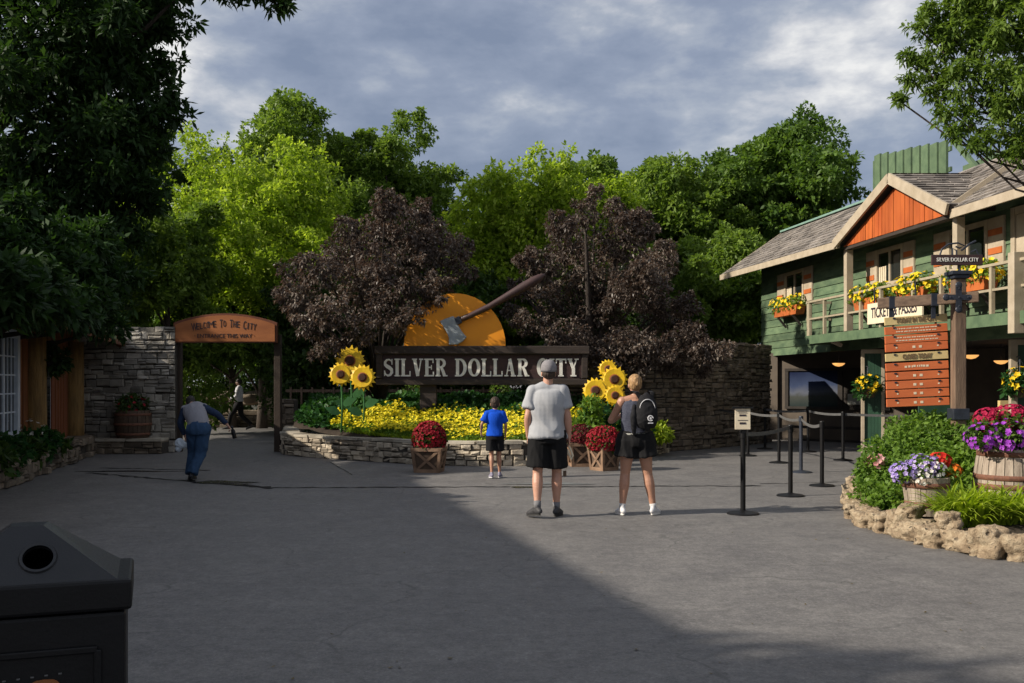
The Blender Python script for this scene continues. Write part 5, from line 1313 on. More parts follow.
# ================================================================== people
def skinm(name, c):
    m, nt, b = newmat(name); v = coords(nt); n = nz(nt, v, 9, 4)
    cc = ramp(nt, [(.3, tuple(x*.85 for x in c)), (.7, c)], n); nt.links.new(cc, b.inputs['Base Color']); b.inputs['Roughness'].default_value = .5
    b.inputs['Subsurface Weight'].default_value = .08; b.inputs['Subsurface Radius'].default_value = (.02, .008, .004); return m
def cloth(name, c, c2=None, scale=30, stretch=(1, 1, 1), rough=.85):
    return pm(name, c, c2 or tuple(x*.8 for x in c), scale, rough, .25, 220, stretch=stretch, bd=.004, spec=.2)
SK = {'fair': skinm('fair_skin', (.5, .27, .19)), 'tan': skinm('tanned_skin', (.42, .22, .145)), 'brown': skinm('brown_skin', (.13, .07, .045))}
from mathutils import noise as mnoise
def remesh(mb, name, mat, parent, voxel=.007, sm=4, fold=0, fs=9, seed=0, stretch=(1, 1, 1)):
    o = mb.build(name, mat, None); r_ = o.modifiers.new('r', 'REMESH'); r_.mode = 'VOXEL'; r_.voxel_size = voxel
    s = o.modifiers.new('s', 'SMOOTH'); s.factor = .5; s.iterations = sm
    dg = bpy.context.evaluated_depsgraph_get(); me = bpy.data.meshes.new_from_object(o.evaluated_get(dg)); o.modifiers.clear()
    old = o.data; o.data = me; bpy.data.meshes.remove(old); me.name = name
    if fold:
        n = len(me.vertices); co = np.empty(n*3, np.float32); me.vertices.foreach_get('co', co); co = co.reshape(-1, 3)
        nr = np.empty(n*3, np.float32); me.vertices.foreach_get('normal', nr); nr = nr.reshape(-1, 3)
        out = np.zeros(n)
        for i in range(n):
            p = Vector((co[i, 0]*fs*stretch[0]+seed, co[i, 1]*fs*stretch[1], co[i, 2]*fs*stretch[2])); w_ = mnoise.noise_vector(p*.5)*1.2
            out[i] = 1-2*abs(mnoise.noise(p+w_)) 
        co += nr*(np.maximum(out, -.35)*fold+fold*.15)[:, None]; me.vertices.foreach_set('co', co.ravel().astype(np.float32))
    me.shade_smooth(); me.update()
    if not me.materials: me.materials.append(mat)
    if parent: o.parent = parent
    return o
def V(*a): return Vector(a)
def lerp_pts(pts, rad, n=4):
    "refine a chain with catmull-rom"
    P_ = [Vector(p) for p in pts]; R_ = [r if isinstance(r, tuple) else (r, r) for r in rad]; out = []; ro = []
    Q = [P_[0]]+P_+[P_[-1]]; RR = [R_[0]]+R_+[R_[-1]]
    for i in range(1, len(Q)-2):
        for j in range(n):
            t = j/n; p0, p1, p2, p3 = Q[i-1:i+3]; q0, q1, q2, q3 = RR[i-1:i+3]
            f = lambda a, b, c, d: .5*(2*b+(c-a)*t+(2*a-5*b+4*c-d)*t*t+(3*b-a-3*c+d)*t**3)
            out.append(f(p0, p1, p2, p3)); ro.append(tuple(max(.003, f(q0[k], q1[k], q2[k], q3[k])) for k in (0, 1)))
    out.append(P_[-1]); ro.append(R_[-1]); return out, ro
def chain(mb, pts, rad, n=4, seg=14, lat=None):
    p, r_ = lerp_pts(pts, rad, n); mb.tube(p, r_, seg, lat)
    for q, rr in ((p[0], r_[0]), (p[-1], r_[-1])):
        m = min(rr); mb.ball(q, (m*.97, m*.97, m*.97), 10, 8)
def hand(mb, w, d, side, curl, palm_n, s=1.0):
    "w wrist point, d direction of the hand, side = towards thumb, palm_n = palm normal"
    d = d.normalized(); side = (side-d*side.dot(d)).normalized(); pn = d.cross(side).normalized()
    if pn.dot(palm_n) < 0: pn = -pn
    mb.tube([w-d*.01, w+d*.03*s, w+d*.075*s, w+d*.09*s], [(.026*s, .02*s), (.036*s, .016*s), (.041*s, .015*s), (.036*s, .012*s)], 12, lat=side)
    for i, (off, L) in enumerate(((.031, .072), (.0105, .08), (-.0105, .074), (-.031, .058))):
        b0 = w+d*.082*s+side*off*s; L *= s; dd = d; p = [b0-d*.015]; q = b0; a = curl*(.9+.08*i)
        for seg_ in (.45, .32, .26):
            p.append(q); dd = (Matrix.Rotation(a, 3, side if (d.cross(pn)).dot(side) < 0 else -side) @ dd) if False else (dd*math.cos(a)+(pn if seg_ == .45 else pn2)*math.sin(a)).normalized()
            pn2 = (pn-dd*pn.dot(dd)).normalized(); q = q+dd*L*seg_
        p.append(q); mb.tube(p, [.009*s, .0095*s, .0088*s, .0078*s, .0055*s][:len(p)], 8)
    t0 = w+d*.02*s+side*.022*s; t1 = t0+(side*.8+d*.7+pn*.3).normalized()*.035*s; t2 = t1+(side*.25+d*.9+pn*.4).normalized()*.03*s; t3 = t2+(d*.9+pn*.4-side*.1).normalized()*.022*s
    mb.tube([t0, t1, t2, t3], [.014*s, .0115*s, .0098*s, .0065*s], 8)
def head(mb, c, s, look, up=V(0, 0, 1), seed=0):
    "c = centre of the head, look = facing direction"
    look = look.normalized(); up = (up-look*up.dot(look)).normalized(); lt = look.cross(up)
    B = Matrix((lt, look, up)).transposed()
    def q(x, y, z): return c+B @ V(x*s, y*s, z*s)
    def el(x, y, z, rx, ry, rz, n=16, m=12):
        t = MB(); t.ball((0, 0, 0), (rx*s, ry*s, rz*s), n, m); o = q(x, y, z); mb.add([o+B @ Vector(v) for v in t.v], t.f)
    el(0, -.012, .02, .076, .094, .098); el(0, .018, -.03, .066, .076, .078); el(0, .045, -.075, .042, .04, .036)
    el(0, .093, -.02, .011, .014, .022, 8, 6); el(0, .102, -.036, .015, .013, .011, 8, 6); el(0, .082, -.066, .022, .01, .006, 8, 6); el(0, .082, -.077, .019, .01, .006, 8, 6)
    el(0, .078, .022, .05, .014, .012, 10, 6)
    for sg in (-1, 1): el(sg*.078, -.004, -.018, .011, .022, .033, 8, 8); el(sg*.032, .07, -.028, .024, .018, .02, 8, 6)
    return q, B
def shoe(parent, heel, toe, s, mats, name='shoe', lift=0):
    d = (toe-heel); L = d.length; d.normalize(); up = V(0, 0, 1); lt = d.cross(up).normalized(); up = lt.cross(d).normalized()
    mb = MB(); pts = [heel-d*.02*s+up*.05*s, heel+d*.03*s+up*.06*s, heel+d*L*.35+up*.055*s, heel+d*L*.65+up*.04*s, heel+d*L*.9+up*.03*s, toe+up*.022*s]
    chain(mb, pts, [(.03*s, .034*s), (.037*s, .045*s), (.038*s, .045*s), (.046*s, .034*s), (.042*s, .026*s), (.026*s, .018*s)], 3, 14, lat=lt)
    mb.tube([heel+d*.02*s+up*.06*s, heel+d*.03*s+up*.115*s], [(.036*s, .042*s), (.034*s, .04*s)], 12, lat=lt)
    o = remesh(mb, name, mats[0], parent, .006, 3)
    sb = MB(); n = 20; vs = []
    for z in (.002, .024):
        for i in range(n):
            a = 2*PI*i/n; x = math.cos(a); yv = math.sin(a); wd = (.042+.008*x)*s
            vs.append(heel+d*(L*.5+x*(L*.5+.022*s))+lt*(yv*wd)+up*(z*s))
    sb.add(vs, [tuple(range(n))[::-1], tuple(range(n, 2*n))]+[(i, (i+1) % n, n+(i+1) % n, n+i) for i in range(n)])
    sb.build('sole', mats[1], o); return o
def person(label, loc, H, J, cfg, rz=0):
    """J: joints in a 1.80 m figure's frame, x right, y ahead, z up. Returns the root Empty."""
    k = H/1.8; root = empty('person', loc, label, 'person', rz=rz)
    J = {a: Vector(b)*k for a, b in J.items()}; sk = SK[cfg['skin']]; s = k
    th = cfg.get('thick', 1.0); fat = cfg.get('torso', 1.0); sh = cfg.get('sh', 1.0)
    b = MB(); pel, wai, che, nek, hd = J['pelvis'], J['waist'], J['chest'], J['neck'], J['head']
    latS = (J['rs']-J['ls']).normalized(); latP = (J['rh']-J['lh']).normalized()
    R = lambda a, c: (a*k*fat, c*k*fat)
    chain(b, [pel-V(0, 0, .06)*k, pel, wai, che, nek-(nek-che)*.28, nek-(nek-che)*.06], [R(.13, .1), R(.165, .115), R(.14, .1), R(.165, .115), R(.13, .085), R(.06, .055)], 4, 20, lat=latS)
    chain(b, [nek-(nek-che)*.15, nek+(hd-nek)*.35, nek+(hd-nek)*.75], [.058*k*th, .052*k*th, .05*k*th], 3, 14)
    b.tube([J['ls'], (J['ls']+J['rs'])/2+V(0, 0, .03)*k, J['rs']], [.05*k, .07*k, .05*k], 12)
    q, B = head(b, hd, s*cfg.get('headk', 1.0), cfg['look'])
    for sd in 'lr':
        a, e, w_ = J[sd+'s'], J[sd+'e'], J[sd+'w']; at = cfg.get('arm', 1.0)
        chain(b, [a, a.lerp(e, .35), a.lerp(e, .8), e, e.lerp(w_, .3), e.lerp(w_, .75), w_], [x*k*at for x in (.056, .05, .041, .038, .042, .031, .026)], 3, 12)
        hdir = J[sd+'hd']; hand(b, w_, hdir, cfg[sd+'thumb'], cfg.get(sd+'curl', .35), cfg.get(sd+'palm', V(1 if sd == 'l' else -1, 0, 0)), k*cfg.get('handk', 1.0))
        h, n_, an = J[sd+'h'], J[sd+'k'], J[sd+'a']; lt = cfg.get('leg', 1.0)
        chain(b, [h+V(0, 0, .02)*k, h.lerp(n_, .3), h.lerp(n_, .8), n_, n_.lerp(an, .28)-V(0, .012, 0)*k, n_.lerp(an, .7), an, an-V(0, 0, .03)*k], [x*k*lt for x in (.092, .086, .062, .056, .06, .042, .034, .034)], 3, 14)
        t = J[sd+'t']; chain(b, [an-V(0, 0, .04)*k, an.lerp(t, .5)-V(0, 0, .01)*k, t+V(0, 0, .012)*k], [.03*k, (.034*k, .026*k), (.03*k, .014*k)], 3, 10)
    remesh(b, 'body', sk, root, .0055*max(1, k*1.0) if not cfg.get('far') else .009, 3)
    eye = flat('eye', (.03, .02, .015), .2)
    for sg in (-1, 1):
        m = MB(); m.ball(q(sg*.032, .083, -.012+.02), (.009*s,)*3, 8, 6); m.build('eye', eye, root)
    # shoes
    for sd in 'lr':
        an, t = J[sd+'a'], J[sd+'t']; d = (t-an); d.z = 0; d.normalize()
        hl = V(an.x, an.y, 0)-d*.035*k; tt = V(t.x, t.y, 0)+d*.035*k
        hl.z = max(0, an.z-.085*k); tt.z = max(0, t.z-.02*k); shoe(root, hl, tt, k*cfg.get('shoek', 1.05), cfg['shoes'])
        if cfg.get('sock'): 
            m = MB(); ft = .0; up_ = (J[sd+'k']-an).normalized(); m.tube([an-V(0, 0, .0)*k, an+up_*cfg['sock']*k], [.04*k, .043*k], 14); m.build('sock', cfg['sockm'], root, smooth=True)
    # top
    tp = cfg['top']; m = MB(); ex = tp.get('ease', .022)
    E = lambda a, c: ((a+ex)*k*fat, (c+ex*.9)*k*fat)
    hem = tp.get('hem', .03)
    bot = pel+(wai-pel)*hem*5
    chainpts = [bot, wai, che, nek-(nek-che)*.30, nek-(nek-che)*tp.get('top', .1)]
    m.tube(*lerp_pts(chainpts, [E(tp.get('hemr', .168), tp.get('hemr', .168)-.044), E(.152, .112), E(.166, .118), E(.135, .09), E(.045, .042)], 4), 24, lat=latS)
    if tp.get('sleeve') is not None:
        m.tube([J['ls'], (J['ls']+J['rs'])/2+V(0, 0, .032)*k, J['rs']], [.064*k, .078*k, .064*k], 14)
        for sd in 'lr':
            a, e, w_ = J[sd+'s'], J[sd+'e'], J[sd+'w']; sl = tp['sleeve']
            if sl <= 1: p = [a, a.lerp(e, sl*.5), a.lerp(e, sl)]; rr = [.07*k, .07*k, .071*k*tp.get('flare', 1)]
            else: p = [a, a.lerp(e, .6), e, e.lerp(w_, .5), e.lerp(w_, sl-1)]; rr = [.07*k, .062*k, .056*k, .049*k, .042*k]
            m.ball(a, (.07*k,)*3, 12, 8)
            if tp.get('sleeve_mat'):
                m2 = MB(); m2.tube(*lerp_pts(p, [x*1.01 for x in rr], 3), 14); m2.ball(a, (.071*k,)*3, 12, 8); remesh(m2, 'sleeve', tp['sleeve_mat'], root, .009, 3, .005*k, 14)
            else: m.tube(*lerp_pts(p, rr, 3), 14)
    elif tp.get('straps'):
        for sg, a in ((-1, J['ls']), (1, J['rs'])):
            p0 = che+(a-che)*.30+V(0, -.1*fat, .0)*k; 
            m.tube([che+V(sg*.06, -.09, .02)*k, nek+V(sg*.055, -.05, -.045)*k, nek+V(sg*.062, .0, -.02)*k, che+V(sg*.08, .1, .03)*k], [(.026*k, .02*k)]*4, 10, lat=latS)
    remesh(m, tp.get('name', 'shirt'), tp['mat'], root, .0085, 4, tp.get('fold', .008)*k, tp.get('fs', 8), 3, (1, 1, .45))
    # bottoms
    bt = cfg['bottom']; m = MB(); eb = bt.get('ease', .02)
    m.tube(*lerp_pts([pel-V(0, 0, .1)*k, pel-V(0, 0, .04)*k, pel+(wai-pel)*.15, pel+(wai-pel)*bt.get('rise', .3)], [((.15+eb)*k*fat, (.118+eb)*k*fat), ((.172+eb)*k*fat, (.128+eb)*k*fat), ((.163+eb)*k*fat, (.118+eb)*k*fat), ((.146+eb)*k*fat, (.105+eb)*k*fat)], 4), 22, lat=latP)
    for sd in 'lr':
        h, n_, an = J[sd+'h'], J[sd+'k'], J[sd+'a']; L_ = bt['len']; lt = cfg.get('leg', 1.0); fl = bt.get('flare', 1.0)
        if L_ <= 1: p = [h+V(0, 0, .03)*k, h.lerp(n_, L_*.5), h.lerp(n_, L_)]; rr = [(.1+eb)*k*lt, (.096+eb)*k*lt, (.09+eb)*k*lt*fl]
        else: p = [h+V(0, 0, .03)*k, h.lerp(n_, .5), n_, n_.lerp(an, .5), n_.lerp(an, L_-1)]; rr = [(.098+eb)*k*lt, (.088+eb)*k*lt, (.066+eb)*k*lt, (.06+eb)*k*lt, (.056+eb)*k*lt*fl]
        m.tube(*lerp_pts(p, rr, 3), 16); m.ball(p[0], (rr[0]*.97,)*3, 12, 8)
    remesh(m, bt.get('name', 'shorts'), bt['mat'], root, .0085, 4, bt.get('fold', .007)*k, 8, 7, (1, 1, .4))
    return root, J, q, B, k
def hairshell(mb, q, cells): 
    pass
def hair(root, q, B, k, mat, kind, hk=1.0):
    m = MB(); s = k*hk
    def el(x, y, z, rx, ry, rz):
        t = MB(); t.ball((0, 0, 0), (rx*s, ry*s, rz*s), 18, 12); o = q(x, y, z); m.add([o+B @ Vector(v) for v in t.v], t.f)
    if kind == 'short': el(0, -.018, .03, .08, .1, .092); el(0, -.045, -.005, .076, .064, .08)
    elif kind == 'bun': el(0, -.022, .034, .084, .1, .095); el(0, -.04, .0, .078, .072, .085); el(0, -.115, .035, .043, .036, .05); el(.008, -.13, .01, .03, .028, .034); el(-.012, -.12, .06, .028, .03, .03)
    elif kind == 'fringe': el(0, -.05, -.012, .075, .058, .062)
    return remesh(m, 'hair', mat, root, .006, 2, .006*k, 45, 5, (1, 1, .25))
def cap_(root, q, B, k, mat, brim=True, back=False):
    m = MB(); s = k
    def dome(prof):
        n = 24; vs = []
        for r_, z in prof:
            for i in range(n): a = 2*PI*i/n; vs.append(q(r_*.088*math.cos(a), -.014+r_*.106*math.sin(a), z))
        m.add(vs, [(j*n+i, j*n+(i+1) % n, (j+1)*n+(i+1) % n, (j+1)*n+i) for j in range(len(prof)-1) for i in range(n)]+[tuple((len(prof)-1)*n+i for i in range(n))])
    dome([(1.0, .012), (1.03, .035), (1.0, .07), (.86, .105), (.6, .13), (.3, .142), (.05, .145)])
    c = m.build('cap', mat, root, smooth=True); sd = c.modifiers.new('t', 'SOLIDIFY'); sd.thickness = .004; sd.offset = 1
    b = MB(); n = 14; vs = []; sg = 1
    for r_, dy in ((1.0, 0), (1.0, .07)):
        for i in range(n+1):
            a = PI*(.12+.76*i/n); vs.append(q(.088*math.cos(a), -.014+.1*math.sin(a)+dy*math.sin(a)**.7, .02-dy*.18))
    b.add(vs+[v+V(0, 0, .004) for v in vs], [(i, i+1, n+2+i, n+1+i) for i in range(n)]+[(2*(n+1)+n+1+i, 2*(n+1)+n+2+i, 2*(n+1)+i+1, 2*(n+1)+i) for i in range(n)])
    b.build('cap_brim', mat, c, smooth=True)
    bt = MB(); bt.ball(q(0, -.014, .147), (.007, .007, .005), 8, 5); bt.build('cap_button', mat, c)
    return c

stand = dict(pelvis=(0, 0, .96), waist=(0, .005, 1.12), chest=(0, -.01, 1.32), neck=(0, -.01, 1.50), head=(0, .015, 1.675),
             ls=(-.185, -.01, 1.455), rs=(.185, -.01, 1.455), le=(-.235, -.04, 1.17), re=(.235, -.04, 1.17), lw=(-.24, .05, .94), rw=(.24, .05, .94),
             lhd=(-.02, .12, -.98), rhd=(.02, .12, -.98), lh=(-.095, 0, .92), rh=(.095, 0, .92), lk=(-.105, .02, .50), rk=(.105, .02, .50), la=(-.11, -.01, .09), ra=(.11, -.01, .09), lt=(-.13, .14, .02), rt=(.13, .14, .02))
def pose(**kw): d = dict(stand); d.update(kw); return d
fairblond = pm('blond_hair', (.42, .26, .12), (.2, .11, .05), 60, .6, .5, 120, stretch=(1, 1, .3))
brownhair = pm('brown_hair', (.05, .03, .02), (.03, .018, .012), 60, .65, .5, 120)
darkhair = pm('dark_hair', (.012, .01, .01), (.02, .016, .014), 60, .6, .5, 120)
# ---- standing man
Yx = 11.66
J = pose(la=(-.12, -.12, .12), lk=(-.115, .0, .50), lt=(-.2, .0, .03), ra=(.105, .06, .09), rt=(.15, .2, .02), rk=(.11, .06, .5), le=(-.228, -.05, 1.16), lw=(-.22, .04, .93), re=(.23, -.03, 1.17), rw=(.25, .03, .925), head=(.012, .0, 1.675), ls=(-.162, -.01, 1.455), rs=(.162, -.01, 1.455))
shoes = (pm('dark_trainer', (.02, .02, .022), (.05, .05, .055), 30, .6, .3, 80), flat('dark_sole', (.02, .02, .02), .8))
rt_, JJ, q, B, k = person('man in grey t-shirt, black shorts and grey cap standing with his back turned', (X(547.5, Yx), Yx, 0), 1.82, J,
    dict(skin='fair', look=V(-.05, 1, .06), lthumb=V(0, 1, 0), rthumb=V(0, 1, 0), lcurl=.5, rcurl=.55, shoes=shoes, sock=.08, sockm=flat('grey_sock', (.16, .16, .17), .9), torso=1.02, arm=1.1, leg=1.03, thick=1.12,
         top=dict(mat=cloth('heather_grey_jersey', (.38, .39, .41), (.3, .31, .33), 7), sleeve=.66, flare=1.15, hem=-.05, fold=.02, fs=5.5, name='t_shirt', ease=.036, hemr=.186),
         bottom=dict(mat=cloth('black_shorts_cloth', (.009, .009, .01)), len=.80, flare=1.16, ease=.026)))
hair(rt_, q, B, k, brownhair, 'fringe'); cap_(rt_, q, B, k, cloth('grey_cap_cloth', (.24, .23, .24), (.18, .17, .18), 40))
ln = empty('lanyard', (X(568, Yx), Yx+.05, 0), 'pale strap with a small tag dangling from the right hand of the man', 'strap')
mb = MB(); k_ = Yx/F
pts = [(X(a, Yx)-ln.location.x, 0, Z(b, Yx)) for a, b in ((567.5, 444), (570.5, 449), (573, 456), (572, 460), (569.5, 455), (568, 450))]
mb.tube(pts, [(.012, .004)]*6, 6); mb.tube([(X(568, Yx)-ln.location.x, 0, Z(449, Yx)), (X(566, Yx)-ln.location.x, 0, Z(472, Yx))], .003, 5); mb.build('strap', M['cream'], ln)
mb = MB(); mb.box((X(565, Yx)-ln.location.x, 0, Z(474, Yx)), (.04, .012, .07)); mb.build('tag', M['oldwood'], ln, bevel=.006)
# ---- woman
Yw = 11.83
J = pose(pelvis=(.01, 0, .98), lh=(-.09, 0, .93), rh=(.11, 0, .93), lk=(-.125, .02, .51), rk=(.165, .02, .51), la=(-.165, -.01, .09), ra=(.235, .0, .09), lt=(-.2, .12, .02), rt=(.3, .12, .02),
         ls=(-.165, -.01, 1.45), rs=(.17, -.01, 1.45), le=(-.30, .08, 1.2), lw=(-.14, .27, 1.27), lhd=(.5, .6, .4), re=(.225, .06, 1.2), rw=(.14, .26, 1.22), rhd=(-.4, .7, .4), head=(.0, .03, 1.665))
wshoe = (pm('white_trainer', (.62, .62, .63), (.5, .5, .52), 20, .6, .2, 80), flat('white_sole', (.65, .63, .6), .8))
rt_, JJ, q, B, k = person('woman in dark tank top and black shorts with a black backpack, back turned', (X(635, Yw), Yw, 0), 1.68, J,
    dict(skin='tan', look=V(-.1, 1, 0), lthumb=V(0, 0, 1), rthumb=V(0, 0, 1), lcurl=.7, rcurl=.7, lpalm=V(0, 0, 1), rpalm=V(0, 0, 1), shoes=wshoe, torso=1.0, arm=1.1, leg=1.1, sock=.06, sockm=flat('white_sock', (.5, .5, .5), .9),
         top=dict(mat=cloth('navy_patterned_jersey', (.03, .035, .055), (.075, .08, .11), 45, (1, 1, 3)), straps=True, hem=-.01, top=.42, fold=.006, fs=8, name='tank_top', ease=.016),
         bottom=dict(mat=cloth('black_running_shorts', (.009, .009, .01)), len=.42, flare=1.2, ease=.034, fold=.013, rise=.4)))
hair(rt_, q, B, k, fairblond, 'bun')
mb = MB(); pel = JJ['pelvis']; wai = JJ['waist']; n = 26; vs = []
for z in (.02, .05):
    for i in range(n): a = 2*PI*i/n; c = pel.lerp(wai, .1); vs.append((c.x+.184*math.cos(a), c.y+.14*math.sin(a), c.z+z))
mb.add(vs, [(i, (i+1) % n, n+(i+1) % n, n+i) for i in range(n)]); wb = mb.build('waistband', M['paper'], rt_, smooth=True); sd = wb.modifiers.new('t', 'SOLIDIFY'); sd.thickness = .004
bk_ = empty('backpack', (X(644.5, Yw), Yw-.17, 1.02), 'small black backpack with a white arc and white round badge on the woman', 'backpack', rz=.05)
mb = MB(); chain(mb, [(0, 0, .03), (0, -.02, .1), (0, -.025, .2), (0, -.01, .32), (0, .01, .4)], [(.1, .05), (.125, .068), (.125, .07), (.11, .062), (.07, .04)], 4, 20, lat=(1, 0, 0))
pack = cloth('black_pack_cloth', (.01, .01, .012), (.016, .016, .018), 40); remesh(mb, 'bag', pack, bk_, .007, 4, .004, 12)
wh = flat('white_trim', (.6, .6, .62), .6)
mb = MB(); pts = [(.085*math.cos(a)*1.05, -.083+.012*abs(math.cos(a))*1.5, .245+.115*math.sin(a)) for a in [math.radians(x) for x in range(-15, 200, 12)]]; pts = [(x, y-.0, z) for x, y, z in pts]; pts.append((-.088, -.07, .16)); mb.tube(pts, .0045, 6); mb.build('trim_arc', wh, bk_, smooth=True)
mb = MB(); cb_ = V(.03, -.1, .14)
pts = [(cb_.x+.03*math.cos(a), cb_.y+.002*math.sin(a), cb_.z+.03*math.sin(a)) for a in [math.radians(x) for x in range(0, 330, 20)]]; mb.tube(pts, .006, 6)
mb.box(cb_+V(.0, -.003, 0), (.022, .006, .03), rz=.0); mb.box(cb_+V(0, -.002, -.055), (.06, .006, .012)); mb.build('badge', wh, bk_)
mb = MB()
for sx, tx in ((-.06, -.13), (.06, .09)):
    mb.tube([(sx, .02, .36), (tx*.85, .03, .44), (tx*.95-.02, .12, .455), (tx-.02, .22, .38), (tx-.01, .3, .26)], [(.026, .006)]*5, 8, lat=(1, 0, 0))
    mb.tube([(sx*1.3, .02, .06), (tx*1.15, .1, .06), (tx*1.1, .2, .12)], [(.012, .004)]*3, 8, lat=(1, 0, 0))
mb.build('shoulder_strap', pack, bk_)
mb = MB(); chain(mb, [(-.14, .02, .28), (-.155, -.02, .15), (-.15, .0, .02), (-.14, .02, -.06)], [.02, .035, .03, .015], 3, 10); remesh(mb, 'side_sleeve', pack, bk_, .008, 3, .005, 14)
# ---- boy
Yb_ = 16.4
J = pose(la=(-.07, -.06, .10), lk=(-.075, .02, .5), lt=(-.1, .1, .02), ra=(.10, .12, .09), rk=(.09, .1, .51), rt=(.12, .26, .02), ls=(-.165, 0, 1.43), rs=(.165, 0, 1.43), le=(-.29, -.06, 1.2), lw=(-.31, .12, 1.02), lhd=(.0, .5, -.8), re=(.24, .0, 1.17), rw=(.23, .1, .95), head=(0, .03, 1.655), neck=(0, 0, 1.485))
bsh = (pm('purple_grey_trainer', (.14, .12, .2), (.3, .3, .36), 30, .6, .2, 60), flat('pale_sole', (.5, .5, .52), .8))
rt_, JJ, q, B, k = person('young boy in bright blue t-shirt and black shorts walking towards the flower bed', (X(495, Yb_), Yb_, 0), 1.34, J,
    dict(skin='tan', look=V(.05, 1, 0), lthumb=V(0, 1, 0), rthumb=V(0, 1, 0), lcurl=.5, rcurl=.4, shoes=bsh, torso=.9, arm=.85, leg=.85, headk=1.22, handk=1.0, shoek=1.1,
         top=dict(mat=cloth('royal_blue_jersey', (.004, .075, .55), (.003, .055, .42), 60), sleeve=.75, flare=1.15, hem=-.03, fold=.01, name='t_shirt', ease=.035, hemr=.182),
         bottom=dict(mat=cloth('boys_black_shorts', (.01, .01, .012)), len=.72, flare=1.2, ease=.03)))
hair(rt_, q, B, k*1.22, brownhair, 'short')
# ---- bending worker
Yk = 16.1
J = dict(pelvis=(.10, -.02, .93), waist=(.06, .06, 1.09), chest=(-.03, .19, 1.23), neck=(-.10, .31, 1.335), head=(-.19, .45, 1.38),
         ls=(-.235, .27, 1.265), rs=(.125, .23, 1.30), le=(-.29, .2, 1.0), lw=(-.22, .24, .78), lhd=(.15, .2, -.9), re=(.37, .24, 1.17), rw=(.53, .3, .98), rhd=(.55, .2, -.75),
         lh=(.01, 0, .9), rh=(.19, 0, .9), lk=(-.02, .12, .49), rk=(.13, .0, .48), la=(-.05, .02, .09), ra=(.03, -.16, .12), lt=(-.1, .18, .02), rt=(.03, -.01, .03))
jean = cloth('blue_denim', (.035, .075, .15), (.025, .055, .11), 14, rough=.9)
rt_, JJ, q, B, k = person('worker in grey vest over dark blue sleeves and jeans, bending as he walks', (X(193, Yk), Yk, 0), 1.62, J,
    dict(skin='fair', look=V(-.25, .8, -.5), lthumb=V(0, 1, 0), rthumb=V(-.3, .8, 0), lcurl=.7, rcurl=.65, rpalm=V(-1, 0, -.3), shoes=shoes, torso=1.08, arm=1.0, leg=1.05,
         top=dict(mat=cloth('grey_vest_cloth', (.26, .26, .29), (.21, .21, .24), 90), sleeve=1.88, sleeve_mat=cloth('navy_shirt_cloth', (.02, .035, .075)), hem=.05, fold=.008, name='vest', ease=.02),
         bottom=dict(mat=jean, len=1.96, ease=.026, fold=.016, name='jeans')))
hair(rt_, q, B, k, darkhair, 'short')
w_ = rt_.matrix_basis @ JJ['lw'] if False else Vector(rt_.location)+JJ['lw']
cl_ = empty('cleaning_cloth', w_+V(-.06, -.06, -.12), 'crumpled white and pale blue cloth in the left hand of the worker', 'cloth')
mb = MB(); mb.ball((0, 0, -.0), (.07, .045, .07), 16, 12); mb.ball((.07, 0, -.02), (.06, .04, .04), 14, 10); mb.ball((-.03, 0, -.07), (.04, .03, .05), 12, 8)
remesh(mb, 'cloth', flat('pale_blue_cloth', (.6, .68, .76), .9), cl_, .009, 2, .02, 14)
w_ = Vector(rt_.location)+JJ['rw']
bo = empty('spray_bottle', w_+V(.085, .03, -.1), 'small black bottle in the outstretched right hand of the worker', 'bottle'); bo.rotation_euler = (0, -.25, 0)
mb = MB(); mb.lathe([(.03, -.13), (.034, -.12), (.034, .0), (.016, .04), (.016, .06)], 16); mb.build('bottle_body', M['black'], bo, smooth=True)
mb = MB(); mb.lathe([(.02, .06), (.02, .085)], 12); mb.build('bottle_cap', M['iron'], bo)
# ---- man walking in the passage
Yp = 33.2
J = pose(pelvis=(0, 0, .95), lh=(-.09, 0, .91), rh=(.09, 0, .91), lk=(-.1, .26, .53), la=(-.1, .36, .12), lt=(-.11, .52, .05), rk=(.1, -.06, .5), ra=(.1, -.42, .17), rt=(.1, -.27, .03), le=(-.24, .05, 1.18), lw=(-.18, .28, 1.08), lhd=(.1, .8, .1), re=(.24, .02, 1.18), rw=(.2, .22, .98), rhd=(-.1, .8, -.3))
rt_, JJ, q, B, k = person('man in white shirt, dark tie and black trousers striding left beyond the arch', (X(239, Yp), Yp, 0), 1.72, J,
    dict(far=True, skin='brown', look=V(0, 1, 0), lthumb=V(0, 0, 1), rthumb=V(0, 0, 1), shoes=shoes, torso=.95,
         top=dict(mat=cloth('white_shirt_cloth', (.6, .6, .64)), sleeve=1.9, hem=.05, name='shirt'),
         bottom=dict(mat=cloth('black_trouser_cloth', (.012, .012, .014)), len=1.95, ease=.012, name='trousers')), rz=PI/2)
hair(rt_, q, B, k, darkhair, 'short')
mb = MB(); mb.tube([(0, .13, 1.38*k), (0, .16, 1.2*k), (0, .15, 1.05*k)], [(.02, .006), (.035, .008), (.03, .008)], 8, lat=(1, 0, 0)); mb.build('tie', flat('purple_tie', (.06, .03, .12), .6), rt_)
# ================================================================== trees
bg = 'trees beyond the entrance'
def T(name, label, px, Y, ztop_py, wpx, mat, zbot=None, **kw):
    k = Y/F; x = X(px, Y); top = Z(ztop_py, Y); R = wpx*k/2; zb = Z(zbot, Y) if isinstance(zbot, (int, float)) else 1.0
    zb = max(.5, zb); zc = (top+zb)/2; kw.setdefault('Ry', R)
    Ry = kw.pop('Ry'); return tree(name, label, (x, Y), top, (R, Ry, (top-zb)/2), zc, G[mat], **kw)
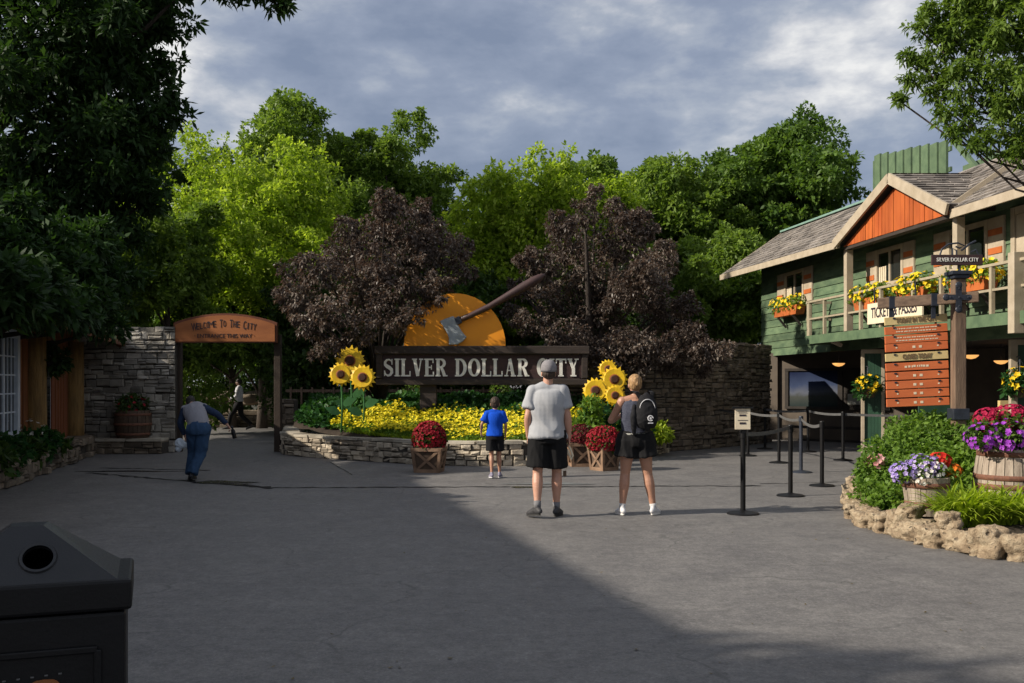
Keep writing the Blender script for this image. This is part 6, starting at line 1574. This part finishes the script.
# far row
T('far_tree', 'dark green far tree just right of the shaded left tree', 208, 41, 140, 120, 'deep', 330, leaf=.2, n=9000, K=40, seed=3, group=bg)
T('broadleaf_tree', 'tall bright green tree whose top stands highest left of centre', 300, 40, 98, 140, 'bright', 300, leaf=.18, n=14000, K=60, seed=5, group=bg)
T('broadleaf_tree', 'bright green round-topped tree behind the left purple tree', 388, 41, 128, 100, 'bright', 300, leaf=.18, n=11000, K=46, seed=6, group=bg)
T('far_tree', 'dark tree in the dip between the two bright groups', 455, 44, 196, 120, 'deep', 350, leaf=.22, n=8000, K=36, seed=7, group=bg)
T('far_tree', 'dark far tree right of the dip', 505, 43, 184, 80, 'mid', 350, leaf=.2, n=6000, K=26, seed=8, group=bg)
T('broadleaf_tree', 'mid green tree rising behind the right purple tree', 625, 40, 156, 125, 'bright', 350, leaf=.2, n=11000, K=38, seed=9, group=bg)
T('broadleaf_tree', 'large deep green tree left of the tallest right tree', 708, 39, 146, 150, 'mid', 350, leaf=.2, n=15000, K=52, seed=10, group=bg)
T('broadleaf_tree', 'tallest deep green tree just left of the green building', 783, 38, 120, 146, 'mid', 345, leaf=.2, n=15000, K=52, seed=12, group=bg)
T('broadleaf_tree', 'deep green tree partly behind the far end of the green building', 830, 42, 176, 90, 'deep', 345, leaf=.2, n=7000, K=26, seed=13, group=bg)
T('far_tree', 'mid green tree filling in between the two left bright crowns', 345, 43, 150, 120, 'mid', 330, leaf=.2, n=9000, K=38, seed=51, group=bg)
T('broadleaf_tree', 'mid green tree rising just right of the glowing yellow-green tree', 585, 42, 176, 110, 'mid', 340, leaf=.2, n=9000, K=38, seed=52, group=bg)
T('broadleaf_tree', 'bright-topped tree between the middle and the tallest right tree', 665, 37, 158, 110, 'bright', 340, leaf=.18, n=10000, K=44, seed=53, group=bg)
T('broadleaf_tree', 'green tree linking the two biggest crowns right of centre', 742, 40, 134, 120, 'mid', 340, leaf=.2, n=10000, K=44, seed=54, group=bg)
# middle row
T('yellow_green_tree', 'broad yellow-green sunlit tree behind the welcome arch', 262, 34.5, 150, 175, 'yellow', 350, leaf=.15, n=19000, K=80, seed=14, group=bg)
T('yellow_green_tree', 'yellow-green tree glowing behind the orange disc', 530, 31, 170, 150, 'yellow', 345, leaf=.15, n=16000, K=66, seed=15, group=bg)
T('yellow_green_tree', 'yellow-green tree peeping out right of the right purple tree', 668, 31.5, 232, 96, 'bright', 350, leaf=.17, n=9000, K=34, seed=16, group=bg)
T('broadleaf_tree', 'lower mid green tree above the end of the dark stone wall', 738, 33, 246, 96, 'bright', 352, leaf=.17, n=8000, K=30, seed=17, group=bg)
T('shade_tree', 'shadowed green tree over the tall left stone wall', 165, 30, 205, 120, 'bright', 372, leaf=.17, n=10000, K=36, seed=18, group=bg)
T('broadleaf_tree', 'sunlit green tree showing behind the big dark left tree', 128, 37, 100, 70, 'bright', 260, leaf=.19, n=6000, K=22, seed=19, group=bg)
T('shade_tree', 'dark leafy tree hanging behind the welcome arch sign', 232, 35, 290, 130, 'mid', 372, leaf=.17, n=8000, K=30, seed=20, group=bg)
T('shade_tree', 'dark green tree behind the left sunflowers', 330, 30, 270, 120, 'deep', 400, leaf=.17, n=9000, K=34, seed=28, group=bg)
T('shade_tree', 'dark green tree behind the middle of the sign', 450, 30, 290, 130, 'deep', 405, leaf=.17, n=9000, K=34, seed=29, group=bg)
T('shade_tree', 'dark green tree behind the right end of the sign', 590, 29, 290, 130, 'deep', 405, leaf=.17, n=9000, K=34, seed=31, group=bg)
# purple-leaved trees framing the sign
def PT(label, bx, Y, clumps, seed, n, tr=.13):
    root = empty('purple_leaf_tree', (bx, Y, 0), label, 'tree', 'purple-leaved trees by the sign'); mb = MB(); rnd = random.Random(seed)
    cl = [(np.array(P(px, py, yy))-np.array([bx, Y, 0]), r_) for px, py, yy, r_ in clumps]
    for sidx in range(3):
        tip = Vector(cl[rnd.randrange(len(cl))][0])
        mb.tube([(0, 0, .2), (.1*sidx-.1, .05, 1.0), tip*.5+Vector((0, 0, .9)), tip], [tr, tr*.8, tr*.5, tr*.15], 8)
    for p, r_ in cl[::2]:
        p = Vector(p); mb.tube([(0, 0, 1.2), (p*.4)+Vector((0, 0, 1.1)), p*.8+Vector((0, 0, .5)), p], [tr*.4, tr*.3, tr*.16, .01], 5)
    mb.build('trunk', M['barkdark'], root, smooth=True)
    cl = [(p, r_*.98) for p, r_ in cl]
    T_, D_ = leafcloud(cl, n, seed, .85, .0, 4, 1.2, np.array([0, 0, 3.2]), (0, 0, -.25))
    rosettes('crown', T_, D_, 5, .074, G['purple'], root, .5, droop=.3, spread=.85)
rp = random.Random(5)
cl = []
for px, py, r_ in ((400, 225, .55), (375, 235, .6), (430, 235, .5), (345, 255, .6), (405, 260, .7), (445, 262, .55), (320, 270, .5), (360, 285, .65), (300, 292, .45), (390, 300, .55), (430, 292, .5), (335, 310, .5), (310, 325, .38), (365, 325, .42), (350, 345, .28), (455, 245, .35), (330, 345, .25), (318, 350, .2), (385, 205, .35), (420, 210, .3), (462, 272, .3), (412, 312, .3), (300, 310, .3), (375, 265, .6), (432, 298, .22), (440, 300, .13), (345, 230, .3), (290, 268, .28), (395, 325, .28)):
    cl.append((px, py, 22.3+rp.uniform(-.8, 1.2) if py < 290 else 21.3+rp.uniform(-.4, .5), r_))
PT('purple-leaved tree left of the sign hanging over the orange disc', -3.1, 23.0, cl, 41, 9500)
cl = []
for px, py, r_ in ((585, 215, .4), (615, 210, .3), (570, 245, .6), (620, 240, .65), (660, 262, .5), (540, 268, .5), (590, 275, .75), (640, 285, .75), (555, 300, .6), (600, 315, .7), (660, 315, .6), (530, 325, .35), (570, 335, .5), (625, 345, .55), (685, 305, .35), (555, 345, .3), (600, 360, .35), (650, 350, .5), (690, 335, .4), (560, 225, .35), (520, 290, .3), (640, 225, .35), (635, 370, .3), (670, 362, .35), (588, 345, .35), (700, 350, .35), (595, 192, .2), (512, 310, .22), (720, 350, .3), (700, 362, .3)):
    cl.append((px, py, 23.4+rp.uniform(-1.0, 1.2) if py < 320 else 22.2+rp.uniform(-.3, .6), r_))
PT('larger darker purple-leaved tree covering the right end of the sign', 1.9, 23.9, cl, 42, 15000)
# big dark tree on the left
DT = [(60, 30, 25, 2.0), (20, 60, 25, 2.0), (110, 20, 25.5, 1.3), (90, 90, 25.5, 1.6), (40, 130, 25, 2.0), (130, 60, 26, .9), (145, 110, 26, .8), (108, 150, 26, 1.0), (80, 180, 25.5, 1.6), (30, 210, 25, 1.8), (118, 190, 26, .8), (150, 200, 26, .35), (80, 230, 26, 1.2), (150, 20, 26, .6), (160, 100, 26.3, .45), (156, 75, 26.4, .35), (60, 270, 25.5, 1.4), (85, 285, 26, .9), (128, 235, 26, .45), (155, 0, 26, .5), (-40, 60, 26, 2.2), (-50, 180, 26, 2.2), (70, -40, 25, 2.2), (0, -60, 26, 2.4), (130, -30, 26, 1.0), (-10, 250, 26, 1.8)]
def treeclumps(name, label, base, pts, mat, leaf, n, tr, bark, seed, k=6, asp=.36, extra=(), group=None, th=None, droop=.12, nolimb=(), spr=5, out=1.3, cen=None, twigs=()):
    bx, by = base; root = empty(name, (bx, by, 0), label, 'tree', group); mb = MB(); cl = [(np.array(p)-np.array([bx, by, 0]), r_) for p, r_ in pts]
    nolimb = set(nolimb)
    th = th or max(p[2] for p, _ in cl)*.75
    mb.tube([(0, 0, -.1), (.05, 0, th*.3), (-.1, .1, th*.6), (0, 0, th)], [tr*1.2, tr, tr*.75, tr*.3], 10)
    for i_, (p, r_) in enumerate(cl):
        if i_ in nolimb: continue
        p = Vector(p); z0 = max(th*.25, min(th*.9, p.z*.7)); mb.tube([(0, 0, z0), p*.35+Vector((0, 0, z0*.7)), p*.75+Vector((0, 0, z0*.2)), p], [tr*.35, tr*.28, tr*.16, .012], 6)
    for tw_ in twigs: mb.tube([P(a_, b_, 25)-Vector((bx, by, 0)) for a_, b_ in tw_], [.05-.04*i/(len(tw_)-1) for i in range(len(tw_))], 6)
    mb.build('trunk', M[bark], root, smooth=True)
    T_, D_ = leafcloud(cl, n, seed, .75, .2, spr, out, None if cen is None else np.array(cen))
    rosettes('crown', T_, D_, k, leaf, mat, root, asp, droop=droop); return root
pts = [(tuple(P(a, b_, y)), r_) for a, b_, y, r_ in DT]
tw = [(tuple(P(a, b_, 25)), r_) for a, b_, r_ in ((215, -8, .22), (235, -4, .2), (255, -6, .3), (272, 2, .25), (282, 8, .16), (200, -25, .5))]
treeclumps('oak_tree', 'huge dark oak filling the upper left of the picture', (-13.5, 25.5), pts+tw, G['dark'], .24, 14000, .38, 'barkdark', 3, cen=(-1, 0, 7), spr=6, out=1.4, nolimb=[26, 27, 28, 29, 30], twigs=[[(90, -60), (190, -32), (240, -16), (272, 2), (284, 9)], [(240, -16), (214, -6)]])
# nearer foliage hanging over the cabin
NT = [(20, 285, 16, .75), (60, 285, 17, .75), (-20, 270, 16, 1.1), (88, 285, 18, .6), (30, 262, 16.5, 1.0), (68, 262, 18, .85), (100, 302, 19, .35), (35, 312, 15.5, .28), (75, 312, 17, .28), (-60, 290, 15, 1.0), (98, 318, 17.2, .34), (50, 308, 13.2, .32), (18, 300, 11.7, .34), (-10, 290, 11.4, .5), (112, 328, 19.0, .22), (75, 312, 15.0, .34), (38, 292, 12.4, .4), (88, 300, 16.5, .4)]
pts = [(tuple(P(a, b_, y)), r_) for a, b_, y, r_ in NT]
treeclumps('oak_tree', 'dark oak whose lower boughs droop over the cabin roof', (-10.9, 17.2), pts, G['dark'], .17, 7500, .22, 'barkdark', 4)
# tree at the upper right corner
RT = [(1010, 20, 12.6, .75), (960, 30, 12.6, .5), (985, 60, 12.5, .55), (940, 45, 12.6, .33), (925, 70, 12.7, .28), (960, 85, 12.5, .4), (1010, 90, 12.4, .6), (935, 95, 12.7, .25), (1000, 125, 12.3, .4), (965, 118, 12.5, .28), (940, 118, 12.6, .18), (1030, 140, 12.2, .4), (912, 82, 12.8, .16), (905, 60, 12.8, .14), (985, 145, 12.3, .22), (920, 30, 12.6, .22), (1050, 40, 12.6, .9), (1060, 110, 12.4, .7), (990, -10, 12.6, .7), (955, 5, 12.6, .35), (1100, 60, 12.5, 1.0), (955, 135, 12.4, .13), (1015, 158, 12.2, .18), (898, 100, 12.8, .1), (930, 15, 12.6, .2), (972, 148, 12.3, .12)]
pts = [(tuple(P(a, b_, y)), r_*.62) for a, b_, y, r_ in RT]
treeclumps('shade_tree', 'olive-green tree reaching in over the upper right corner', (8.05, 12.7), pts, G['olive'], .085, 5600, .08, 'bark', 6, k=6, asp=.34, droop=.3, spr=7, out=1.5)
# shrubs under the arch and passage
def shrub(px, py, Y, r_, mat, label, leaf=.13, n=600, h=None, name='shrub'):
    c = P(px, py, Y); root = empty(name, (c.x, Y, 0), label, 'shrub', 'shrubs beyond the arch'); 
    foliage('foliage', [((0, 0, c.z), r_), ((r_*.7, .3, c.z*.8), r_*.7), ((-r_*.7, .2, c.z*.8), r_*.7), ((0, 0, c.z*.4), r_*.9)], n, leaf, G[mat], root, zmin=.05)
    mb = MB(); [mb.tube([(0, 0, 0), (random.uniform(-.3, .3), random.uniform(-.3, .3), c.z)], .02, 5) for _ in range(5)]; mb.build('stems', M['barkdark'], root)
shrub(197, 388, 30.5, .75, 'bright', 'feathery bright shrub seen through the arch on the left', .2, 260)
shrub(225, 372, 37.5, 1.0, 'deep', 'dark shrub behind the passage wall')
shrub(262, 378, 37.8, 1.0, 'deep', 'dark shrub behind the striding man')
shrub(185, 372, 37.2, 1.1, 'deep', 'dark shrub at the left side of the passage')
shrub(300, 390, 31.5, 1.0, 'deep', 'dark shrub behind the left end of the flower bed')
shrub(345, 392, 29.5, .9, 'deep', 'dark shrub behind the left sunflower stems')
shrub(410, 390, 29.0, .9, 'deep', 'dark shrub under the left part of the sign')
shrub(470, 388, 29.0, .9, 'mid', 'green shrub under the middle of the sign')
shrub(530, 388, 28.5, .9, 'deep', 'dark shrub under the right part of the sign')
shrub(590, 380, 28.0, 1.0, 'deep', 'dark shrub behind the right sunflowers')
shrub(415, 388, 25.8, .3, 'bright', 'bright green sprig glimpsed under the sign', .1, 120)
shrub(500, 392, 25.6, .28, 'bright', 'small bright shrub glimpsed behind the boy', .1, 120)
# low wall and boulders in the passage
make_wall('stone_ledge', 'low brown stone wall crossing the passage beyond the arch', smooth_path([(-14.0, 36.0), (-11.0, 35.4), (-8.0, 35.6), (-6.0, 34.6)], 3), .62, .5, M['stone_brown'], 31, rh=(.12, .22), rl=(.3, .8), rough=.08)
for i, (px, py, Y, w_, lb) in enumerate(((196, 398, 36.2, 1.3, 'boulder on the passage wall left of the striding man'), (228, 396, 36.3, 1.0, 'rounded boulder just behind the striding man'), (258, 396, 36.0, 1.5, 'pale flat boulder right of the striding man'), (280, 400, 35.6, 1.0, 'boulder beside the right arch post'))):
    c = P(px, py, Y); o = rock((c.x, Y), (w_, .7, .5), 60+i, lb, .2*i, 'boulders on the passage wall'); o.location.z = c.z-.1; o.name = 'boulder'; o.data.materials[0] = M['stone_brown']
make_wall('stone_pier', 'small stone pier behind the right arch post', [(X(281, 26), 26), (X(296, 26), 26)], Z(400, 26), .5, M['stone_brown'], 33, rh=(.08, .16))
# garden fence glimpsed behind the bed
fn = empty('garden_fence', (0, 0, 0), 'dark wooden rail fence glimpsed behind the flower bed', 'fence')
mb = MB()
for i in range(26): mb.box((-6.2+.3*i, 27.9, 1.0), (.05, .05, .9))
mb.build('picket', M['oldwood'], fn); mb = MB(); mb.box((-2.4, 27.95, 1.35), (7.9, .05, .08)); mb.box((-2.4, 27.95, .75), (7.9, .05, .08)); mb.build('rail', M['oldwood'], fn)
# woodland mass
T_, D_ = [], []
for i in range(150):
    x = RS.uniform(-46, 34); y = RS.uniform(45, 54); z = RS.uniform(.5, 6.5+1.2*math.sin(x*.3)); a, d_ = clump_points(np.array([x, y, z]), RS.uniform(1.2, 2.2), 150, .8, .3); T_.append(a); D_.append(d_)
tag(rosettes('woodland', np.concatenate(T_), np.concatenate(D_), 4, .36, G['deep'], None, .6), 'dark woodland closing off the view behind the trees', 'woodland', kind='stuff')
# unseen lodge added left of the frame so its roof casts the straight shade edge
ld_ = empty('shade_lodge', (0, 0, 0), 'unseen timber lodge added left of the frame to cast the straight shade edge', 'building')
H_ = 8.0; run = H_*1.7
sx_, sy_ = run*.961, run*.2756; q0, q1 = Vector((-2.02+.272*15.4-sx_, 2.6-sy_, 0)), Vector((-2.02-.1-sx_, 18.2-sy_, 0))
dd = (q1-q0).normalized(); nn = Vector((dd.y, -dd.x, 0))
mb = MB()
for s_ in (1, -1):
    e0_, e1_ = q0+nn*2.4*s_+Vector((0, 0, H_-2.2)), q1+nn*2.4*s_+Vector((0, 0, H_-2.2)); roofslab(mb, e0_, e1_, q1+Vector((0, 0, H_)), q0+Vector((0, 0, H_)), .12)
mb.build('roof', M['shake'], ld_)
mb = MB()
for s_ in (1, -1):
    a_, b_ = q0+nn*2.0*s_+dd*.4, q1+nn*2.0*s_-dd*.4; mb.bar(a_+Vector((0, 0, 2.95)), b_+Vector((0, 0, 2.95)), .2, 5.9)
for p_ in (q0+dd*.5, q1-dd*.5): mb.bar(p_-nn*2+Vector((0, 0, 2.95)), p_+nn*2+Vector((0, 0, 2.95)), .2, 5.9)
mb.build('wall', M['cabin'], ld_)
for k_ in range(4):
    p_ = q0+dd*(2.5+3.4*k_)+nn*2.12; mb = MB(); mb.bar(p_-dd*.5+Vector((0, 0, 3.6)), p_+dd*.5+Vector((0, 0, 3.6)), .06, 1.2); mb.build('window', M['white'], ld_)
# shade trees left of the frame that darken the near ground
for i, (x, y, tip, R_) in enumerate(SHADE):
    zt_ = 1.0
    while x+1.6*(zt_+1)/2+math.sqrt(R_**2+(1.6*(zt_-1)/2)**2) < tip: zt_ += .1
    zc, rz_ = (zt_+1)/2, (zt_-1)/2
    tree('shade_tree', SHL[i], (x, y), zc+rz_, (R_, R_, rz_), zc, G['mid'], leaf=.34, n=2600, K=26, seed=70+i, tr=.2, group='trees standing left of the frame', limbs=6, k=4, asp=.6, shell=.2)

# ================================================================== sky, sun, camera
w = bpy.data.worlds.new('World'); S.world = w; w.use_nodes = True; nt = w.node_tree
EL = math.radians(30.5); AZ = math.radians(16)     # light travels along +x, drifting +y
dirv = Vector((math.cos(EL)*math.cos(AZ), math.cos(EL)*math.sin(AZ), -math.sin(EL)))
sky = nt.nodes.new('ShaderNodeTexSky'); sky.sky_type = 'NISHITA'; sky.sun_disc = False; sky.sun_elevation = EL
sky.sun_rotation = math.atan2(-dirv.x, -dirv.y); sky.air_density = 1.0; sky.dust_density = 1.5
bgn = nt.nodes['Background']; tc = nt.nodes.new('ShaderNodeTexCoord'); sp = nt.nodes.new('ShaderNodeSeparateXYZ'); nt.links.new(tc.outputs['Generated'], sp.inputs[0])
mp0 = nt.nodes.new('ShaderNodeMapping'); mp0.inputs['Location'].default_value = CLOUD; mp0.inputs['Scale'].default_value = (3.2, 3.2, 5.4); nt.links.new(tc.outputs['Generated'], mp0.inputs[0])
n1 = nz(nt, mp0.outputs[0], .95, 6, .5, .1)
mp = nt.nodes.new('ShaderNodeMapping'); mp.inputs['Location'].default_value = (4.2, 1.7, 3); mp.inputs['Scale'].default_value = (1, 1, 1.3); nt.links.new(mp0.outputs[0], mp.inputs[0])
n2 = nz(nt, mp.outputs[0], 2.8, 10, .58, .1)
f = math_(nt, 'ADD', math_(nt, 'MULTIPLY', n1, .66), math_(nt, 'MULTIPLY', n2, .34))
cloudc = ramp(nt, [(.40, (.165, .2, .28)), (.465, (.225, .26, .34)), (.505, (.31, .34, .40)), (.54, (.46, .47, .5)), (.585, (.7, .69, .67))], f)
cn = math_(nt, 'MULTIPLY', ramp(nt, [(.36, (0, 0, 0)), (.44, (1, 1, 1))], n1), .86)
sk_ = mixc(nt, 1.0, sky.outputs[0], (.11, .11, .11), 'MULTIPLY')
cov = mixc(nt, .88, sk_, cloudc)
nt.links.new(cov, bgn.inputs[0]); bgn.inputs[1].default_value = 1.0
ld = bpy.data.lights.new('sun', 'SUN'); ld.energy = 5.0; ld.angle = math.radians(.6); ld.color = (1.0, .90, .76)
lo = bpy.data.objects.new('sun', ld); COL.objects.link(lo); lo.rotation_euler = dirv.to_track_quat('-Z', 'Y').to_euler(); lo.location = (-10, 0, 20)
cd = bpy.data.cameras.new('camera'); cd.sensor_width = 36; cd.lens = 35; cd.clip_end = 4000; cd.shift_y = (HY-341.5)/1024
co = bpy.data.objects.new('camera', cd); COL.objects.link(co); co.location = (0, 0, CH); co.rotation_euler = (PI/2, 0, 0); S.camera = co
S.view_settings.view_transform = 'Standard'; S.view_settings.look = 'None'; S.view_settings.exposure = .42; S.view_settings.gamma = 1
try:
    S.cycles.use_denoising = True; S.cycles.max_bounces = 6; S.cycles.transparent_max_bounces = 4; S.cycles.diffuse_bounces = 3; S.cycles.glossy_bounces = 2; S.cycles.transmission_bounces = 3; S.cycles.sample_clamp_indirect = 4
except Exception: pass
